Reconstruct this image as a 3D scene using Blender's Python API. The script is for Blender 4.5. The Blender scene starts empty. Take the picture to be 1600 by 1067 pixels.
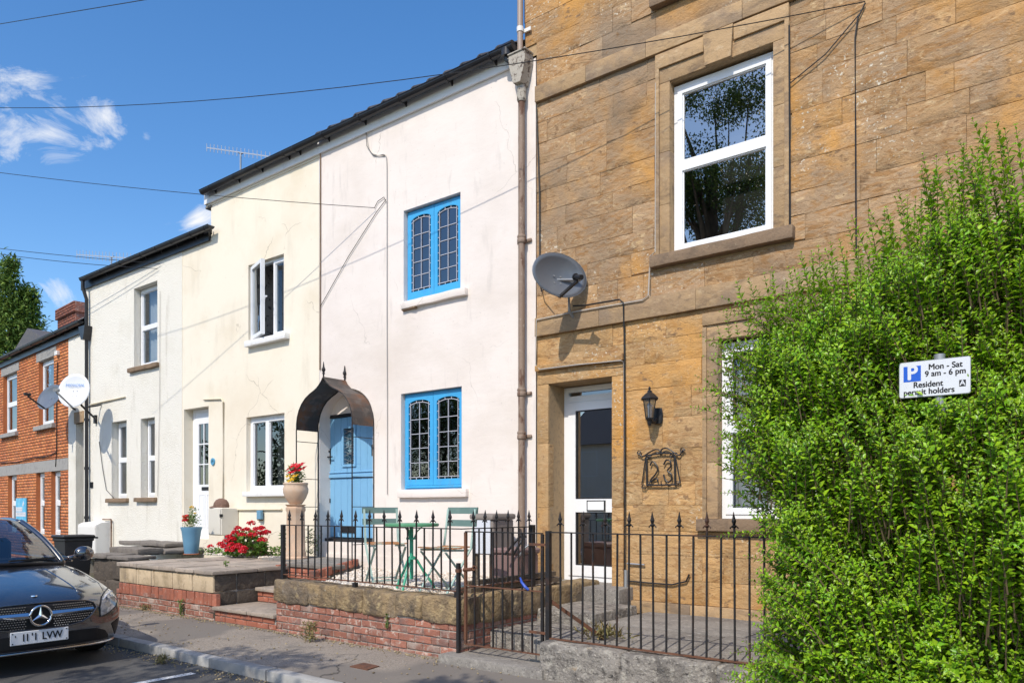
import bpy, bmesh, math, random
import numpy as np
from mathutils import Vector, Matrix
from mathutils.bvhtree import BVHTree

random.seed(7)
RNG = np.random.default_rng(7)
scene = bpy.context.scene
col = scene.collection

# ------------------------------------------------------------------ camera
F = 1200.0            # focal length in photograph pixels (1600 wide)
HOR = 793.7           # horizon row of the photograph
EYE = 1.5
CR, SR = 0.7882, 0.6154     # the street runs along X, houses face -Y
cam_d = bpy.data.cameras.new('camera'); cam = bpy.data.objects.new('camera', cam_d)
col.objects.link(cam); scene.camera = cam
cam.location = (0, 0, EYE)
cam.rotation_euler = (math.radians(90), 0, math.asin(SR))
cam_d.sensor_width = 36; cam_d.lens = 27.0
cam_d.shift_y = (HOR - 533.5) / 1600.0
cam_d.clip_start = 0.05; cam_d.clip_end = 3000

# ------------------------------------------------------------------ sun, sky, exposure
SUN_FROM = Vector((0.21, -1.0, 1.09)).normalized()
SUN_EL = math.asin(SUN_FROM.z)
SUN_ROT = math.atan2(SUN_FROM.x, SUN_FROM.y)
sun_d = bpy.data.lights.new('sun', 'SUN'); sun = bpy.data.objects.new('sun', sun_d)
col.objects.link(sun)
sun_d.energy = 3.95; sun_d.angle = math.radians(0.5); sun_d.color = (1.0, 0.925, 0.81)
sun.rotation_euler = SUN_FROM.to_track_quat('Z', 'Y').to_euler()
sun.location = (5, -20, 25)

world = bpy.data.worlds.new('World'); scene.world = world
world.use_nodes = True
wn = world.node_tree; wn.nodes.clear()
def wnode(t, **k):
    n = wn.nodes.new(t)
    for a, b in k.items(): setattr(n, a, b)
    return n
w_out = wnode('ShaderNodeOutputWorld')
w_bg = wnode('ShaderNodeBackground'); w_bg.inputs['Strength'].default_value = 0.15
w_sky = wnode('ShaderNodeTexSky', sky_type='NISHITA')
w_sky.sun_disc = False; w_sky.sun_elevation = SUN_EL; w_sky.sun_rotation = SUN_ROT
w_sky.altitude = 60; w_sky.air_density = 1.0; w_sky.dust_density = 0.9; w_sky.ozone_density = 1.4
w_hs = wnode('ShaderNodeHueSaturation'); w_hs.inputs['Saturation'].default_value = 1.32; w_hs.inputs['Value'].default_value = 1.40; w_hs.inputs['Hue'].default_value = 0.503
wn.links.new(w_sky.outputs[0], w_hs.inputs['Color'])
w_tc = wnode('ShaderNodeTexCoord')
def view_dir(px, py):
    v = Vector((-SR, CR, 0)) + Vector((CR, SR, 0)) * ((px - 800) / F) + Vector((0, 0, (HOR - py) / F))
    return v.normalized()
def wmath(op, a, b=None, c=None, clamp=False):
    n = wnode('ShaderNodeMath', operation=op); n.use_clamp = clamp
    for i, s in enumerate((a, b, c)):
        if s is None: continue
        if isinstance(s, (int, float)): n.inputs[i].default_value = s
        else: wn.links.new(s, n.inputs[i])
    return n.outputs[0]
# small fair weather clouds: soft patches of broken noise low in the sky
w_map = wnode('ShaderNodeMapping'); w_map.inputs['Scale'].default_value = (1.0, 1.0, 1.7)
wn.links.new(w_tc.outputs['Generated'], w_map.inputs['Vector'])
w_no = wnode('ShaderNodeTexNoise'); w_no.inputs['Scale'].default_value = 13.0
w_no.inputs['Detail'].default_value = 9; w_no.inputs['Roughness'].default_value = 0.68
w_no.inputs['Distortion'].default_value = 0.7
wn.links.new(w_map.outputs[0], w_no.inputs['Vector'])
cloud_spots = [((12, 150), 0.055, 1.0), ((80, 205), 0.055, 0.9), ((158, 182), 0.042, 0.95), ((15, 225), 0.05, 0.75), ((110, 215), .03, .6),
               ((312, 340), 0.034, 1.0), ((90, 465), 0.03, 1.05), ((255, 335), 0.025, .6), ((-10, 440), 0.035, 0.8), ((228, 215), 0.012, .8),
               ((150, 270), 0.09, 0.28), ((-250, 250), 0.12, 0.9), ((-500, 420), 0.16, 0.9), ((2400, 300), 0.14, 0.9)]
extra = [Vector((0.6, -0.7, 0.35)), Vector((-0.5, -0.8, 0.42)), Vector((-0.95, -0.35, 0.3)), Vector((0.9, 0.1, 0.4)), Vector((0.1, -0.9, 0.25))]  # out-of-view clouds added for the reflections
spots = [(view_dir(*p), r, a) for p, r, a in cloud_spots] + [(e.normalized(), 0.13, 0.85) for e in extra]
mask = None
for d, r, a in spots:
    vd = wnode('ShaderNodeVectorMath', operation='DISTANCE')
    wn.links.new(w_tc.outputs['Generated'], vd.inputs[0]); vd.inputs[1].default_value = d
    m = wmath('SUBTRACT', 1.0, wmath('DIVIDE', vd.outputs['Value'], r), clamp=True)
    m = wmath('MULTIPLY', wmath('POWER', m, 0.55), a)
    mask = m if mask is None else wmath('MAXIMUM', mask, m)
dens = wmath('MULTIPLY', wmath('SUBTRACT', wmath('ADD', w_no.outputs['Fac'], wmath('MULTIPLY', mask, 0.40)), 0.76), 3.6, clamp=True)
dens = wmath('MULTIPLY', dens, wmath('MULTIPLY', mask, 1.6, clamp=True))
w_mix = wnode('ShaderNodeMixRGB'); w_mix.inputs[2].default_value = (6.5, 6.6, 6.8, 1)
wn.links.new(dens, w_mix.inputs[0]); wn.links.new(w_hs.outputs[0], w_mix.inputs[1])
wn.links.new(w_mix.outputs[0], w_bg.inputs[0]); wn.links.new(w_bg.outputs[0], w_out.inputs[0])

vs = scene.view_settings
scene.display_settings.display_device = 'sRGB'
vs.view_transform = 'Standard'; vs.look = 'None'; vs.gamma = 1.0; vs.use_curve_mapping = False
vs.exposure = 0.0
scene.cycles.max_bounces = 6; scene.cycles.transparent_max_bounces = 12
scene.cycles.use_adaptive_sampling = True
scene.cycles.use_denoising = True

# ------------------------------------------------------------------ pixel -> place helpers
D = 7.66              # plane of the house fronts
W = 5.30              # plane of the garden walls and railings
def fx(px, Y=D):
    dep = 1950.0 * Y / (px + 737.0)
    return (CR * Y - dep) / SR
def fz(px, py, Y=D):
    dep = 1950.0 * Y / (px + 737.0)
    return EYE + (HOR - py) * dep / F
def pt(px, py, Y=D): return Vector((fx(px, Y), Y, fz(px, py, Y)))
def ground(px, py, z):
    dep = F * (EYE - z) / (py - HOR)
    Y = dep * (px + 737.0) / 1950.0
    return Vector(((CR * Y - dep) / SR, Y, z))

# ------------------------------------------------------------------ object helpers
def tag(o, label=None, cat=None, group=None, kind=None):
    if label: o['label'] = label
    if cat: o['category'] = cat
    if group: o['group'] = group
    if kind: o['kind'] = kind
    return o
def thing(name, label, cat, loc=(0, 0, 0), rotz=0.0, group=None):
    o = bpy.data.objects.new(name, None); col.objects.link(o)
    o.empty_display_size = 0.1
    o.location = loc; o.rotation_euler = (0, 0, rotz)
    return tag(o, label, cat, group)
def copy_tree(o, parent=None):
    c = o.copy(); col.objects.link(c); c.parent = parent
    for ch in [k for k in bpy.data.objects if k.parent == o]: copy_tree(ch, c)
    return c
def origin_of(o):
    v = Vector((0, 0, 0))
    while o is not None:
        v += o.location; o = o.parent
    return v

class MB:
    """collects shapes for ONE mesh object"""
    def __init__(s): s.v = []; s.f = []; s.m = []
    def add(s, vs_, fs, m=0):
        b = len(s.v); s.v.extend([tuple(p) for p in vs_])
        for f in fs: s.f.append(tuple(b + i for i in f)); s.m.append(m)
        return s
    def quad(s, a, b, c, d, m=0): return s.add([a, b, c, d], [(0, 1, 2, 3)], m)
    def box(s, x0, x1, y0, y1, z0, z1, m=0):
        x0, x1 = sorted((x0, x1)); y0, y1 = sorted((y0, y1)); z0, z1 = sorted((z0, z1))
        return s.add([(x0, y0, z0), (x1, y0, z0), (x1, y1, z0), (x0, y1, z0), (x0, y0, z1), (x1, y0, z1), (x1, y1, z1), (x0, y1, z1)],
                     [(3, 2, 1, 0), (4, 5, 6, 7), (0, 1, 5, 4), (1, 2, 6, 5), (2, 3, 7, 6), (3, 0, 4, 7)], m)
    def cbox(s, x0, x1, y0, y1, z0, z1, c=0.01, m=0):
        """box with chamfered edges"""
        bm = bmesh.new(); bmesh.ops.create_cube(bm, size=1)
        for v in bm.verts:
            v.co = Vector(((x0 + x1) / 2 + v.co.x * (x1 - x0), (y0 + y1) / 2 + v.co.y * (y1 - y0), (z0 + z1) / 2 + v.co.z * (z1 - z0)))
        bmesh.ops.bevel(bm, geom=bm.edges[:], offset=c, segments=1, affect='EDGES')
        bm.verts.index_update()
        s.add([v.co[:] for v in bm.verts], [[v.index for v in f.verts] for f in bm.faces], m); bm.free(); return s
    def obox(s, c, ax, ay, az, m=0):
        c, ax, ay, az = Vector(c), Vector(ax), Vector(ay), Vector(az)
        p = [c + sx * ax + sy * ay + sz * az for sz in (-1, 1) for sx, sy in ((-1, -1), (1, -1), (1, 1), (-1, 1))]
        return s.add(p, [(3, 2, 1, 0), (4, 5, 6, 7), (0, 1, 5, 4), (1, 2, 6, 5), (2, 3, 7, 6), (3, 0, 4, 7)], m)
    def beam(s, a, b, w, h, up=(0, 0, 1), m=0):
        a, b = Vector(a), Vector(b); d = (b - a); L = d.length; d.normalize()
        u = Vector(up); sd = d.cross(u)
        if sd.length < 1e-4: sd = d.cross(Vector((1, 0, 0)))
        sd.normalize(); u = sd.cross(d)
        return s.obox((a + b) / 2, d * (L / 2), sd * (w / 2), u * (h / 2), m)
    def tube(s, pts, r, n=8, m=0, cap=True):
        pts = [Vector(p) for p in pts]; k = len(pts)
        rs = r if isinstance(r, (list, tuple)) else [r] * k
        rings = []; ref = None
        for i, p in enumerate(pts):
            d = (pts[min(i + 1, k - 1)] - pts[max(i - 1, 0)])
            if d.length < 1e-9: d = Vector((0, 0, 1))
            d.normalize()
            if ref is None:
                ref = Vector((0, 0, 1)) if abs(d.z) < 0.9 else Vector((1, 0, 0))
            a = d.cross(ref)
            if a.length < 1e-3: a = d.cross(Vector((0.3, 0.8, 0.5)))
            a.normalize(); b_ = d.cross(a); ref = -b_ if False else ref
            rings.append([p + (a * math.cos(2 * math.pi * j / n) + b_ * math.sin(2 * math.pi * j / n)) * rs[i] for j in range(n)])
        b = len(s.v)
        for rg in rings: s.v.extend([tuple(q) for q in rg])
        for i in range(k - 1):
            for j in range(n):
                s.f.append((b + i * n + j, b + i * n + (j + 1) % n, b + (i + 1) * n + (j + 1) % n, b + (i + 1) * n + j)); s.m.append(m)
        if cap:
            s.f.append(tuple(b + j for j in range(n))); s.m.append(m)
            s.f.append(tuple(b + (k - 1) * n + j for j in reversed(range(n)))); s.m.append(m)
        return s
    def lathe(s, c, prof, n=20, m=0, sx=1.0, sy=1.0):
        """prof: (radius, z) from bottom up, round the vertical axis through c"""
        c = Vector(c); b = len(s.v)
        for r, z in prof:
            for j in range(n):
                a = 2 * math.pi * j / n
                s.v.append((c.x + r * sx * math.cos(a), c.y + r * sy * math.sin(a), c.z + z))
        k = len(prof)
        for i in range(k - 1):
            for j in range(n):
                s.f.append((b + i * n + j, b + i * n + (j + 1) % n, b + (i + 1) * n + (j + 1) % n, b + (i + 1) * n + j)); s.m.append(m)
        s.f.append(tuple(b + j for j in reversed(range(n)))); s.m.append(m)
        s.f.append(tuple(b + (k - 1) * n + j for j in range(n))); s.m.append(m)
        return s
    def prism(s, poly, a, b, axis='y', m=0):
        """poly: list of 2D points; extruded along axis from a to b"""
        def P(p, t):
            if axis == 'y': return (p[0], t, p[1])
            if axis == 'x': return (t, p[0], p[1])
            return (p[0], p[1], t)
        n = len(poly)
        vs_ = [P(p, a) for p in poly] + [P(p, b) for p in poly]
        fs = [tuple(range(n)), tuple(reversed(range(n, 2 * n)))] + [(i, n + i, n + (i + 1) % n, (i + 1) % n) for i in range(n)]
        return s.add(vs_, fs, m)
    def build(s, name, mats, parent=None, smooth=False, loc=None, fix=True):
        me = bpy.data.meshes.new(name)
        off = origin_of(parent) if parent is not None else Vector((0, 0, 0))
        if loc is not None: off = off + Vector(loc) if parent is not None else Vector(loc)
        vv = [(p[0] - off.x, p[1] - off.y, p[2] - off.z) for p in s.v]
        me.from_pydata(vv, [], s.f)
        mats = mats if isinstance(mats, (list, tuple)) else [mats]
        for mm in mats: me.materials.append(mm)
        if len(mats) > 1: me.polygons.foreach_set('material_index', s.m)
        if fix:
            bm = bmesh.new(); bm.from_mesh(me); bmesh.ops.recalc_face_normals(bm, faces=bm.faces); bm.to_mesh(me); bm.free()
        if smooth:
            me.polygons.foreach_set('use_smooth', [True] * len(me.polygons))
            if smooth is not True: me.set_sharp_from_angle(angle=math.radians(smooth))
        me.update()
        o = bpy.data.objects.new(name, me); col.objects.link(o)
        if parent is not None: o.parent = parent
        if loc is not None: o.location = loc
        return o

def local(name, mats, mb, parent, smooth=False):
    """part whose vertices are already in the parent's own space"""
    return mb_build_local(mb, name, mats, parent, smooth)
def mb_build_local(mb, name, mats, parent, smooth=False):
    o = mb.build(name, mats, None, smooth); o.parent = parent; return o

def np_mesh(name, verts, faces, mat, parent=None, rnd=None, smooth=False, off=None):
    """fast mesh from arrays; rnd: one value per face"""
    me = bpy.data.meshes.new(name)
    verts = np.asarray(verts, dtype=np.float64); faces = np.asarray(faces, dtype=np.int32)
    if off is None: off = origin_of(parent) if parent is not None else Vector((0, 0, 0))
    verts = verts - np.array(off)
    k = faces.shape[1]
    me.vertices.add(len(verts)); me.vertices.foreach_set('co', verts.astype(np.float32).ravel())
    me.loops.add(faces.size); me.loops.foreach_set('vertex_index', faces.ravel())
    me.polygons.add(len(faces))
    me.polygons.foreach_set('loop_start', np.arange(0, faces.size, k, dtype=np.int32))
    me.polygons.foreach_set('loop_total', np.full(len(faces), k, dtype=np.int32))
    me.update(calc_edges=True)
    for mm in (mat if isinstance(mat, (list, tuple)) else [mat]): me.materials.append(mm)
    if rnd is not None:
        at = me.attributes.new('rnd', 'FLOAT', 'FACE'); at.data.foreach_set('value', np.asarray(rnd, dtype=np.float32))
    if smooth: me.polygons.foreach_set('use_smooth', np.ones(len(faces), dtype=bool))
    o = bpy.data.objects.new(name, me); col.objects.link(o)
    if parent is not None: o.parent = parent
    return o

def leaf_arrays(P, U, N, L, Wd, fold=0.25, curl=0.15):
    """folded four-corner leaves. P base, U along, N face normal, L length, Wd width"""
    S = np.cross(U, N); S /= np.linalg.norm(S, axis=1)[:, None] + 1e-9
    N = np.cross(S, U)
    L = L[:, None]; Wd = Wd[:, None]
    a = P
    b = P + U * L * 0.48 + S * Wd * 0.5 + N * Wd * fold
    c = P + U * L - N * L * curl
    d = P + U * L * 0.48 - S * Wd * 0.5 + N * Wd * fold
    n = len(P)
    V = np.stack([a, b, c, d], axis=1).reshape(-1, 3)
    i = np.arange(n)[:, None] * 4
    Fc = np.concatenate([i + np.array([[0, 1, 2]]), i + np.array([[0, 2, 3]])], axis=1).reshape(-1, 3)
    return V, Fc
def unit(a): return a / (np.linalg.norm(a, axis=-1, keepdims=True) + 1e-9)

# ------------------------------------------------------------------ materials
def M(name, base, rough=0.8, layers=(), bump=(), rnd=0.0, rcol=None, metal=0.0, spec=0.4, attr=False, coat=0.0, shift=False, trans=0.0, ior=1.5, use_obj=False, crack=None):
    """layers: (scale, lo, hi, colour, (vx,vy,vz), detail, distortion); bump: (scale, strength, dist, (vx,vy,vz))"""
    m = bpy.data.materials.new(name); m.use_nodes = True
    nt = m.node_tree; nt.nodes.clear(); ln = nt.links.new
    out = nt.nodes.new('ShaderNodeOutputMaterial'); b = nt.nodes.new('ShaderNodeBsdfPrincipled')
    ln(b.outputs[0], out.inputs[0])
    b.inputs['Roughness'].default_value = rough; b.inputs['Metallic'].default_value = metal
    b.inputs['Specular IOR Level'].default_value = spec; b.inputs['Coat Weight'].default_value = coat
    b.inputs['Coat Roughness'].default_value = 0.03
    if use_obj:
        geo_s = nt.nodes.new('ShaderNodeTexCoord').outputs['Object']
    else:
        geo_s = nt.nodes.new('ShaderNodeNewGeometry').outputs['Position']
    oi = nt.nodes.new('ShaderNodeObjectInfo')
    rs = oi.outputs['Random']
    if attr:
        an = nt.nodes.new('ShaderNodeAttribute'); an.attribute_name = 'rnd'; rs = an.outputs['Fac']
    pos = geo_s
    if shift:
        vm = nt.nodes.new('ShaderNodeVectorMath'); vm.operation = 'MULTIPLY_ADD'
        cb = nt.nodes.new('ShaderNodeCombineXYZ')
        for k in range(3): ln(rs, cb.inputs[k])
        ln(cb.outputs[0], vm.inputs[0]); vm.inputs[1].default_value = (37, 91, 53); ln(geo_s, vm.inputs[2]); pos = vm.outputs[0]
    def noise(scale, vec, detail=6, dist=0.0, rgh=0.6, pos=pos):
        t = nt.nodes.new('ShaderNodeTexNoise'); t.inputs['Scale'].default_value = scale
        t.inputs['Detail'].default_value = detail; t.inputs['Distortion'].default_value = dist
        t.inputs['Roughness'].default_value = rgh
        if vec and tuple(vec) != (1, 1, 1):
            mp = nt.nodes.new('ShaderNodeMapping'); mp.inputs['Scale'].default_value = vec
            ln(pos, mp.inputs['Vector']); ln(mp.outputs[0], t.inputs['Vector'])
        else: ln(pos, t.inputs['Vector'])
        return t.outputs['Fac']
    rgb = nt.nodes.new('ShaderNodeRGB'); rgb.outputs[0].default_value = (*base, 1); c = rgb.outputs[0]
    if rcol is not None:
        mx = nt.nodes.new('ShaderNodeMixRGB')
        f1 = nt.nodes.new('ShaderNodeMath'); f1.operation = 'MULTIPLY'; ln(rs, f1.inputs[0]); f1.inputs[1].default_value = 7.31
        f2 = nt.nodes.new('ShaderNodeMath'); f2.operation = 'FRACT'; ln(f1.outputs[0], f2.inputs[0])
        ln(f2.outputs[0], mx.inputs[0]); ln(c, mx.inputs[1]); mx.inputs[2].default_value = (*rcol, 1); c = mx.outputs[0]
    for ly in layers:
        sc, lo, hi, lc = ly[:4]; vec = ly[4] if len(ly) > 4 else (1, 1, 1); det = ly[5] if len(ly) > 5 else 6; dst = ly[6] if len(ly) > 6 else 0.0
        mr = nt.nodes.new('ShaderNodeMapRange'); ln(noise(sc, vec, det, dst, pos=geo_s if len(ly) > 7 else pos), mr.inputs['Value'])
        mr.inputs['From Min'].default_value = lo; mr.inputs['From Max'].default_value = hi
        if len(ly) > 7 and ly[7]:
            mk = nt.nodes.new('ShaderNodeMapRange'); ln(noise(ly[7], (1, 1, 1), 3, 0, pos=geo_s), mk.inputs['Value']); mk.inputs['From Min'].default_value = .5; mk.inputs['From Max'].default_value = .62
            mm = nt.nodes.new('ShaderNodeMath'); mm.operation = 'MULTIPLY'; ln(mr.outputs[0], mm.inputs[0]); ln(mk.outputs[0], mm.inputs[1]); mr = mm
        mx = nt.nodes.new('ShaderNodeMixRGB'); ln(mr.outputs[0], mx.inputs[0]); ln(c, mx.inputs[1]); mx.inputs[2].default_value = (*lc, 1); c = mx.outputs[0]
    if crack:
        cs_, cw_, cc_ = crack
        dn = nt.nodes.new('ShaderNodeTexNoise'); dn.inputs['Scale'].default_value = 3.0; dn.inputs['Detail'].default_value = 4; ln(pos, dn.inputs['Vector'])
        va = nt.nodes.new('ShaderNodeVectorMath'); va.operation = 'MULTIPLY_ADD'; ln(dn.outputs['Color'], va.inputs[0]); va.inputs[1].default_value = (.35, .35, .35); ln(pos, va.inputs[2])
        vo = nt.nodes.new('ShaderNodeTexVoronoi'); vo.feature = 'DISTANCE_TO_EDGE'; vo.inputs['Scale'].default_value = cs_; ln(va.outputs[0], vo.inputs['Vector'])
        m1 = nt.nodes.new('ShaderNodeMapRange'); ln(vo.outputs['Distance'], m1.inputs['Value']); m1.inputs['From Min'].default_value = 0; m1.inputs['From Max'].default_value = cw_; m1.inputs['To Min'].default_value = 1; m1.inputs['To Max'].default_value = 0
        m2_ = nt.nodes.new('ShaderNodeMapRange'); ln(noise(.8, None, 3), m2_.inputs['Value']); m2_.inputs['From Min'].default_value = .52; m2_.inputs['From Max'].default_value = .6
        m3 = nt.nodes.new('ShaderNodeMath'); m3.operation = 'MULTIPLY'; ln(m1.outputs[0], m3.inputs[0]); ln(m2_.outputs[0], m3.inputs[1])
        mx = nt.nodes.new('ShaderNodeMixRGB'); ln(m3.outputs[0], mx.inputs[0]); ln(c, mx.inputs[1]); mx.inputs[2].default_value = (*cc_, 1); c = mx.outputs[0]
    if rnd:
        hs = nt.nodes.new('ShaderNodeHueSaturation'); mr = nt.nodes.new('ShaderNodeMapRange'); ln(rs, mr.inputs['Value'])
        mr.inputs['To Min'].default_value = 1 - rnd; mr.inputs['To Max'].default_value = 1 + rnd
        ln(mr.outputs[0], hs.inputs['Value']); ln(c, hs.inputs['Color']); c = hs.outputs[0]
    ln(c, b.inputs['Base Color'])
    nrm = None
    for bp in bump:
        sc, st, di = bp[:3]; vec = bp[3] if len(bp) > 3 else (1, 1, 1); dst = bp[4] if len(bp) > 4 else 0.0
        bn = nt.nodes.new('ShaderNodeBump'); bn.inputs['Strength'].default_value = st; bn.inputs['Distance'].default_value = di
        ln(noise(sc, vec, 5, dst), bn.inputs['Height'])
        if nrm is not None: ln(nrm, bn.inputs['Normal'])
        nrm = bn.outputs[0]
    if nrm is not None: ln(nrm, b.inputs['Normal'])
    if trans:
        tr = nt.nodes.new('ShaderNodeBsdfTranslucent'); ln(c, tr.inputs['Color'])
        if nrm is not None: ln(nrm, tr.inputs['Normal'])
        mx = nt.nodes.new('ShaderNodeMixShader'); mx.inputs[0].default_value = trans
        ln(b.outputs[0], mx.inputs[1]); ln(tr.outputs[0], mx.inputs[2]); ln(mx.outputs[0], out.inputs[0])
    return m
def G(name, tint=(0.75, 0.8, 0.8), base=0.05, wave=0.0, wscale=3.0, gcol=(0.95, 0.97, 1)):
    """window glass: see-through with a mirror reflection"""
    m = bpy.data.materials.new(name); m.use_nodes = True
    nt = m.node_tree; nt.nodes.clear(); ln = nt.links.new
    out = nt.nodes.new('ShaderNodeOutputMaterial'); mx = nt.nodes.new('ShaderNodeMixShader')
    t = nt.nodes.new('ShaderNodeBsdfTransparent'); t.inputs[0].default_value = (*tint, 1)
    g = nt.nodes.new('ShaderNodeBsdfGlossy'); g.inputs['Roughness'].default_value = 0.0; g.inputs['Color'].default_value = (*gcol, 1)
    geo = nt.nodes.new('ShaderNodeNewGeometry')
    dt = nt.nodes.new('ShaderNodeVectorMath'); dt.operation = 'DOT_PRODUCT'; ln(geo.outputs['Incoming'], dt.inputs[0]); ln(geo.outputs['Normal'], dt.inputs[1])
    def mth(op, a, b, clamp=False):
        n = nt.nodes.new('ShaderNodeMath'); n.operation = op; n.use_clamp = clamp
        for k, s in enumerate((a, b)):
            if isinstance(s, (int, float)): n.inputs[k].default_value = s
            elif s is not None: ln(s, n.inputs[k])
        return n.outputs[0]
    ab = mth('ABSOLUTE', dt.outputs['Value'], None)
    sch = mth('POWER', mth('SUBTRACT', 1.0, ab, True), 5.0)
    fac = mth('ADD', mth('MULTIPLY', sch, .93), .05 + base, True)
    ln(fac, mx.inputs[0]); ln(t.outputs[0], mx.inputs[1]); ln(g.outputs[0], mx.inputs[2]); ln(mx.outputs[0], out.inputs[0])
    if wave:
        n = nt.nodes.new('ShaderNodeTexNoise'); n.inputs['Scale'].default_value = wscale; n.inputs['Detail'].default_value = 1
        ln(geo.outputs['Position'], n.inputs['Vector'])
        b = nt.nodes.new('ShaderNodeBump'); b.inputs['Strength'].default_value = wave; b.inputs['Distance'].default_value = 0.02
        ln(n.outputs['Fac'], b.inputs['Height']); ln(b.outputs[0], g.inputs['Normal'])
    return m

m_pink = M('pale pink render', (0.80, 0.725, 0.665), 0.9, [(1.3, .45, .75, (0.74, 0.665, 0.605)), (0.5, .5, .7, (0.70, 0.62, 0.55), (1, 1, 1.5)), (7, .58, .8, (0.62, 0.56, 0.51), (1, 1, .22)), (30, .66, .72, (.60, .54, .49))],
           [(2.2, .35, .015, (1, 1, 2.5)), (60, .2, .003), (9, .2, .006)], crack=(.5, .0035, (.52, .46, .41)))
m_cream = M('cream render', (0.82, 0.75, 0.615), 0.9, [(.8, .45, .7, (0.76, 0.67, 0.53)), (3, .56, .95, (0.62, 0.55, 0.43), (1, 1, .25)), (14, .64, .9, (0.58, 0.51, 0.41)), (1.2, .56, .9, (.70, .60, .44))],
            [(3, .4, .012), (55, .2, .004)], crack=(.6, .0045, (.44, .37, .28)))
m_white = M('rough white render', (0.79, 0.755, 0.67), 0.92, [(1.6, .5, .8, (0.71, 0.67, 0.57)), (5, .6, .8, (0.6, 0.56, 0.47), (1, 1, .2))],
            [(38, .8, .02), (110, .5, .006), (3, .3, .015)])
def stone_mat(name, base, alt, lich, grey):
    return M(name, base, 0.92,
            [(1.6, .42, .66, tuple(c * .86 for c in alt), (1, 1, 1.6), 4, .6), (2.6, .48, .62, (0.34, 0.185, 0.075), (1, 1, 3.0), 8, 2.6), (5, .56, .70, (0.57, 0.41, 0.23), (1, 1, 2.2), 6, 2.2), (14, .59, .70, (0.22, 0.115, 0.048), (1, 1, 2.2), 6, 2.0),
             (.9, .50, .68, (0.54, 0.275, 0.075), (1, 1, 1), 4, .5, 0), (.55, .50, .66, grey, (1, 1, .7), 5, .8, 0), (9, .60, .67, (0.25, 0.15, 0.075), (1, 1, 1.4)),
             (30, .615, .65, (0.62, 0.565, 0.45), (1, 1, 1), 3, .1, lich), (60, .60, .70, (0.28, 0.165, 0.08))],
            [(3.5, .5, .03, (1, 1, 2.4), 2.5), (18, .55, .014, (1, 1, 1.3), .8), (80, .55, .005)], rnd=0.11, rcol=alt, shift=True)
m_stone = stone_mat('weathered ashlar stone', (0.45, 0.275, 0.13), (0.40, 0.27, 0.16), 1.1, (0.27, 0.20, 0.135))
m_stone_low = stone_mat('golden ashlar stone', (0.54, 0.32, 0.13), (0.47, 0.305, 0.15), .7, (0.40, 0.26, 0.13))
m_trim = M('dressed stone trim', (0.42, 0.28, 0.15), 0.9, [(1.6, .45, .65, (0.30, 0.205, 0.125)), (3, .52, .68, (0.24, 0.165, 0.10), (1, 1, 2.2), 7, 1.6), (7, .56, .7, (0.48, 0.35, 0.21), (1, 1, 2)), (.8, .52, .66, (0.25, 0.185, 0.13)), (20, .6, .8, (0.22, 0.15, 0.085), (1, 1, 1)), (11, .68, .75, (0.5, 0.42, 0.3))],
           [(5, .6, .02, (1, 1, 2)), (20, .6, .012), (80, .5, .004)], rnd=0.14, shift=True)
m_sill = M('weathered brown stone', (0.24, 0.165, 0.105), 0.92, [(6, .5, .75, (0.14, 0.10, 0.07)), (30, .62, .75, (0.36, 0.28, 0.19))], [(25, .7, .015), (90, .4, .004)])
m_mortar = M('lime mortar', (0.42, 0.29, 0.16), 0.95, [(20, .5, .7, (0.28, 0.2, 0.12))], [(60, .5, .006)])
m_grey = M('grey rubble concrete', (0.27, 0.245, 0.215), 0.95, [(4, .45, .62, (0.15, 0.135, 0.12)), (12, .52, .64, (0.38, 0.35, 0.30)), (26, .55, .66, (0.10, 0.09, 0.08)), (40, .60, .68, (0.50, 0.46, 0.40)), (6, .64, .70, (0.30, 0.22, 0.14))],
           [(10, 1.0, .05), (32, .9, .02), (90, .6, .006)])
m_conc = M('worn grey concrete', (0.25, 0.23, 0.205), 0.93, [(2.2, .45, .65, (0.17, 0.155, 0.14)), (18, .55, .68, (0.33, 0.305, 0.27)), (45, .56, .68, (0.11, 0.10, 0.09)), (70, .60, .70, (0.42, 0.39, 0.34))],
           [(30, .7, .014), (100, .6, .005)])
m_slab = M('buff paving slab', (0.40, 0.33, 0.265), 0.92, [(2.5, .42, .66, (0.27, 0.23, 0.19)), (12, .54, .68, (0.22, 0.19, 0.16)), (50, .58, .70, (0.50, 0.44, 0.37)), (6, .62, .7, (.17, .15, .125))], [(30, .5, .008), (110, .4, .003)], rnd=.14, shift=True)
m_slabedge = M('dark slab edge', (0.20, 0.175, 0.15), 0.95, [(12, .5, .7, (0.12, 0.105, 0.095))], [(40, .7, .012)])
m_brick = M('old red brick', (0.33, 0.135, 0.09), 0.92, [(14, .5, .7, (0.25, 0.105, 0.075)), (18, .55, .66, (0.46, 0.36, 0.30)), (4, .52, .66, (0.20, 0.12, 0.10)), (2.2, .55, .68, (0.40, 0.31, 0.26))],
            [(30, .8, .012), (100, .5, .004)], rnd=.2, rcol=(0.27, 0.12, 0.085), shift=True)
m_brickred = M('red step brick', (0.37, 0.13, 0.08), 0.9, [(6, .5, .7, (0.25, 0.105, 0.075)), (22, .58, .72, (0.47, 0.33, 0.27)), (3, .56, .7, (.2, .11, .09))], [(35, .5, .008)], rnd=.15, shift=True)
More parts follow.
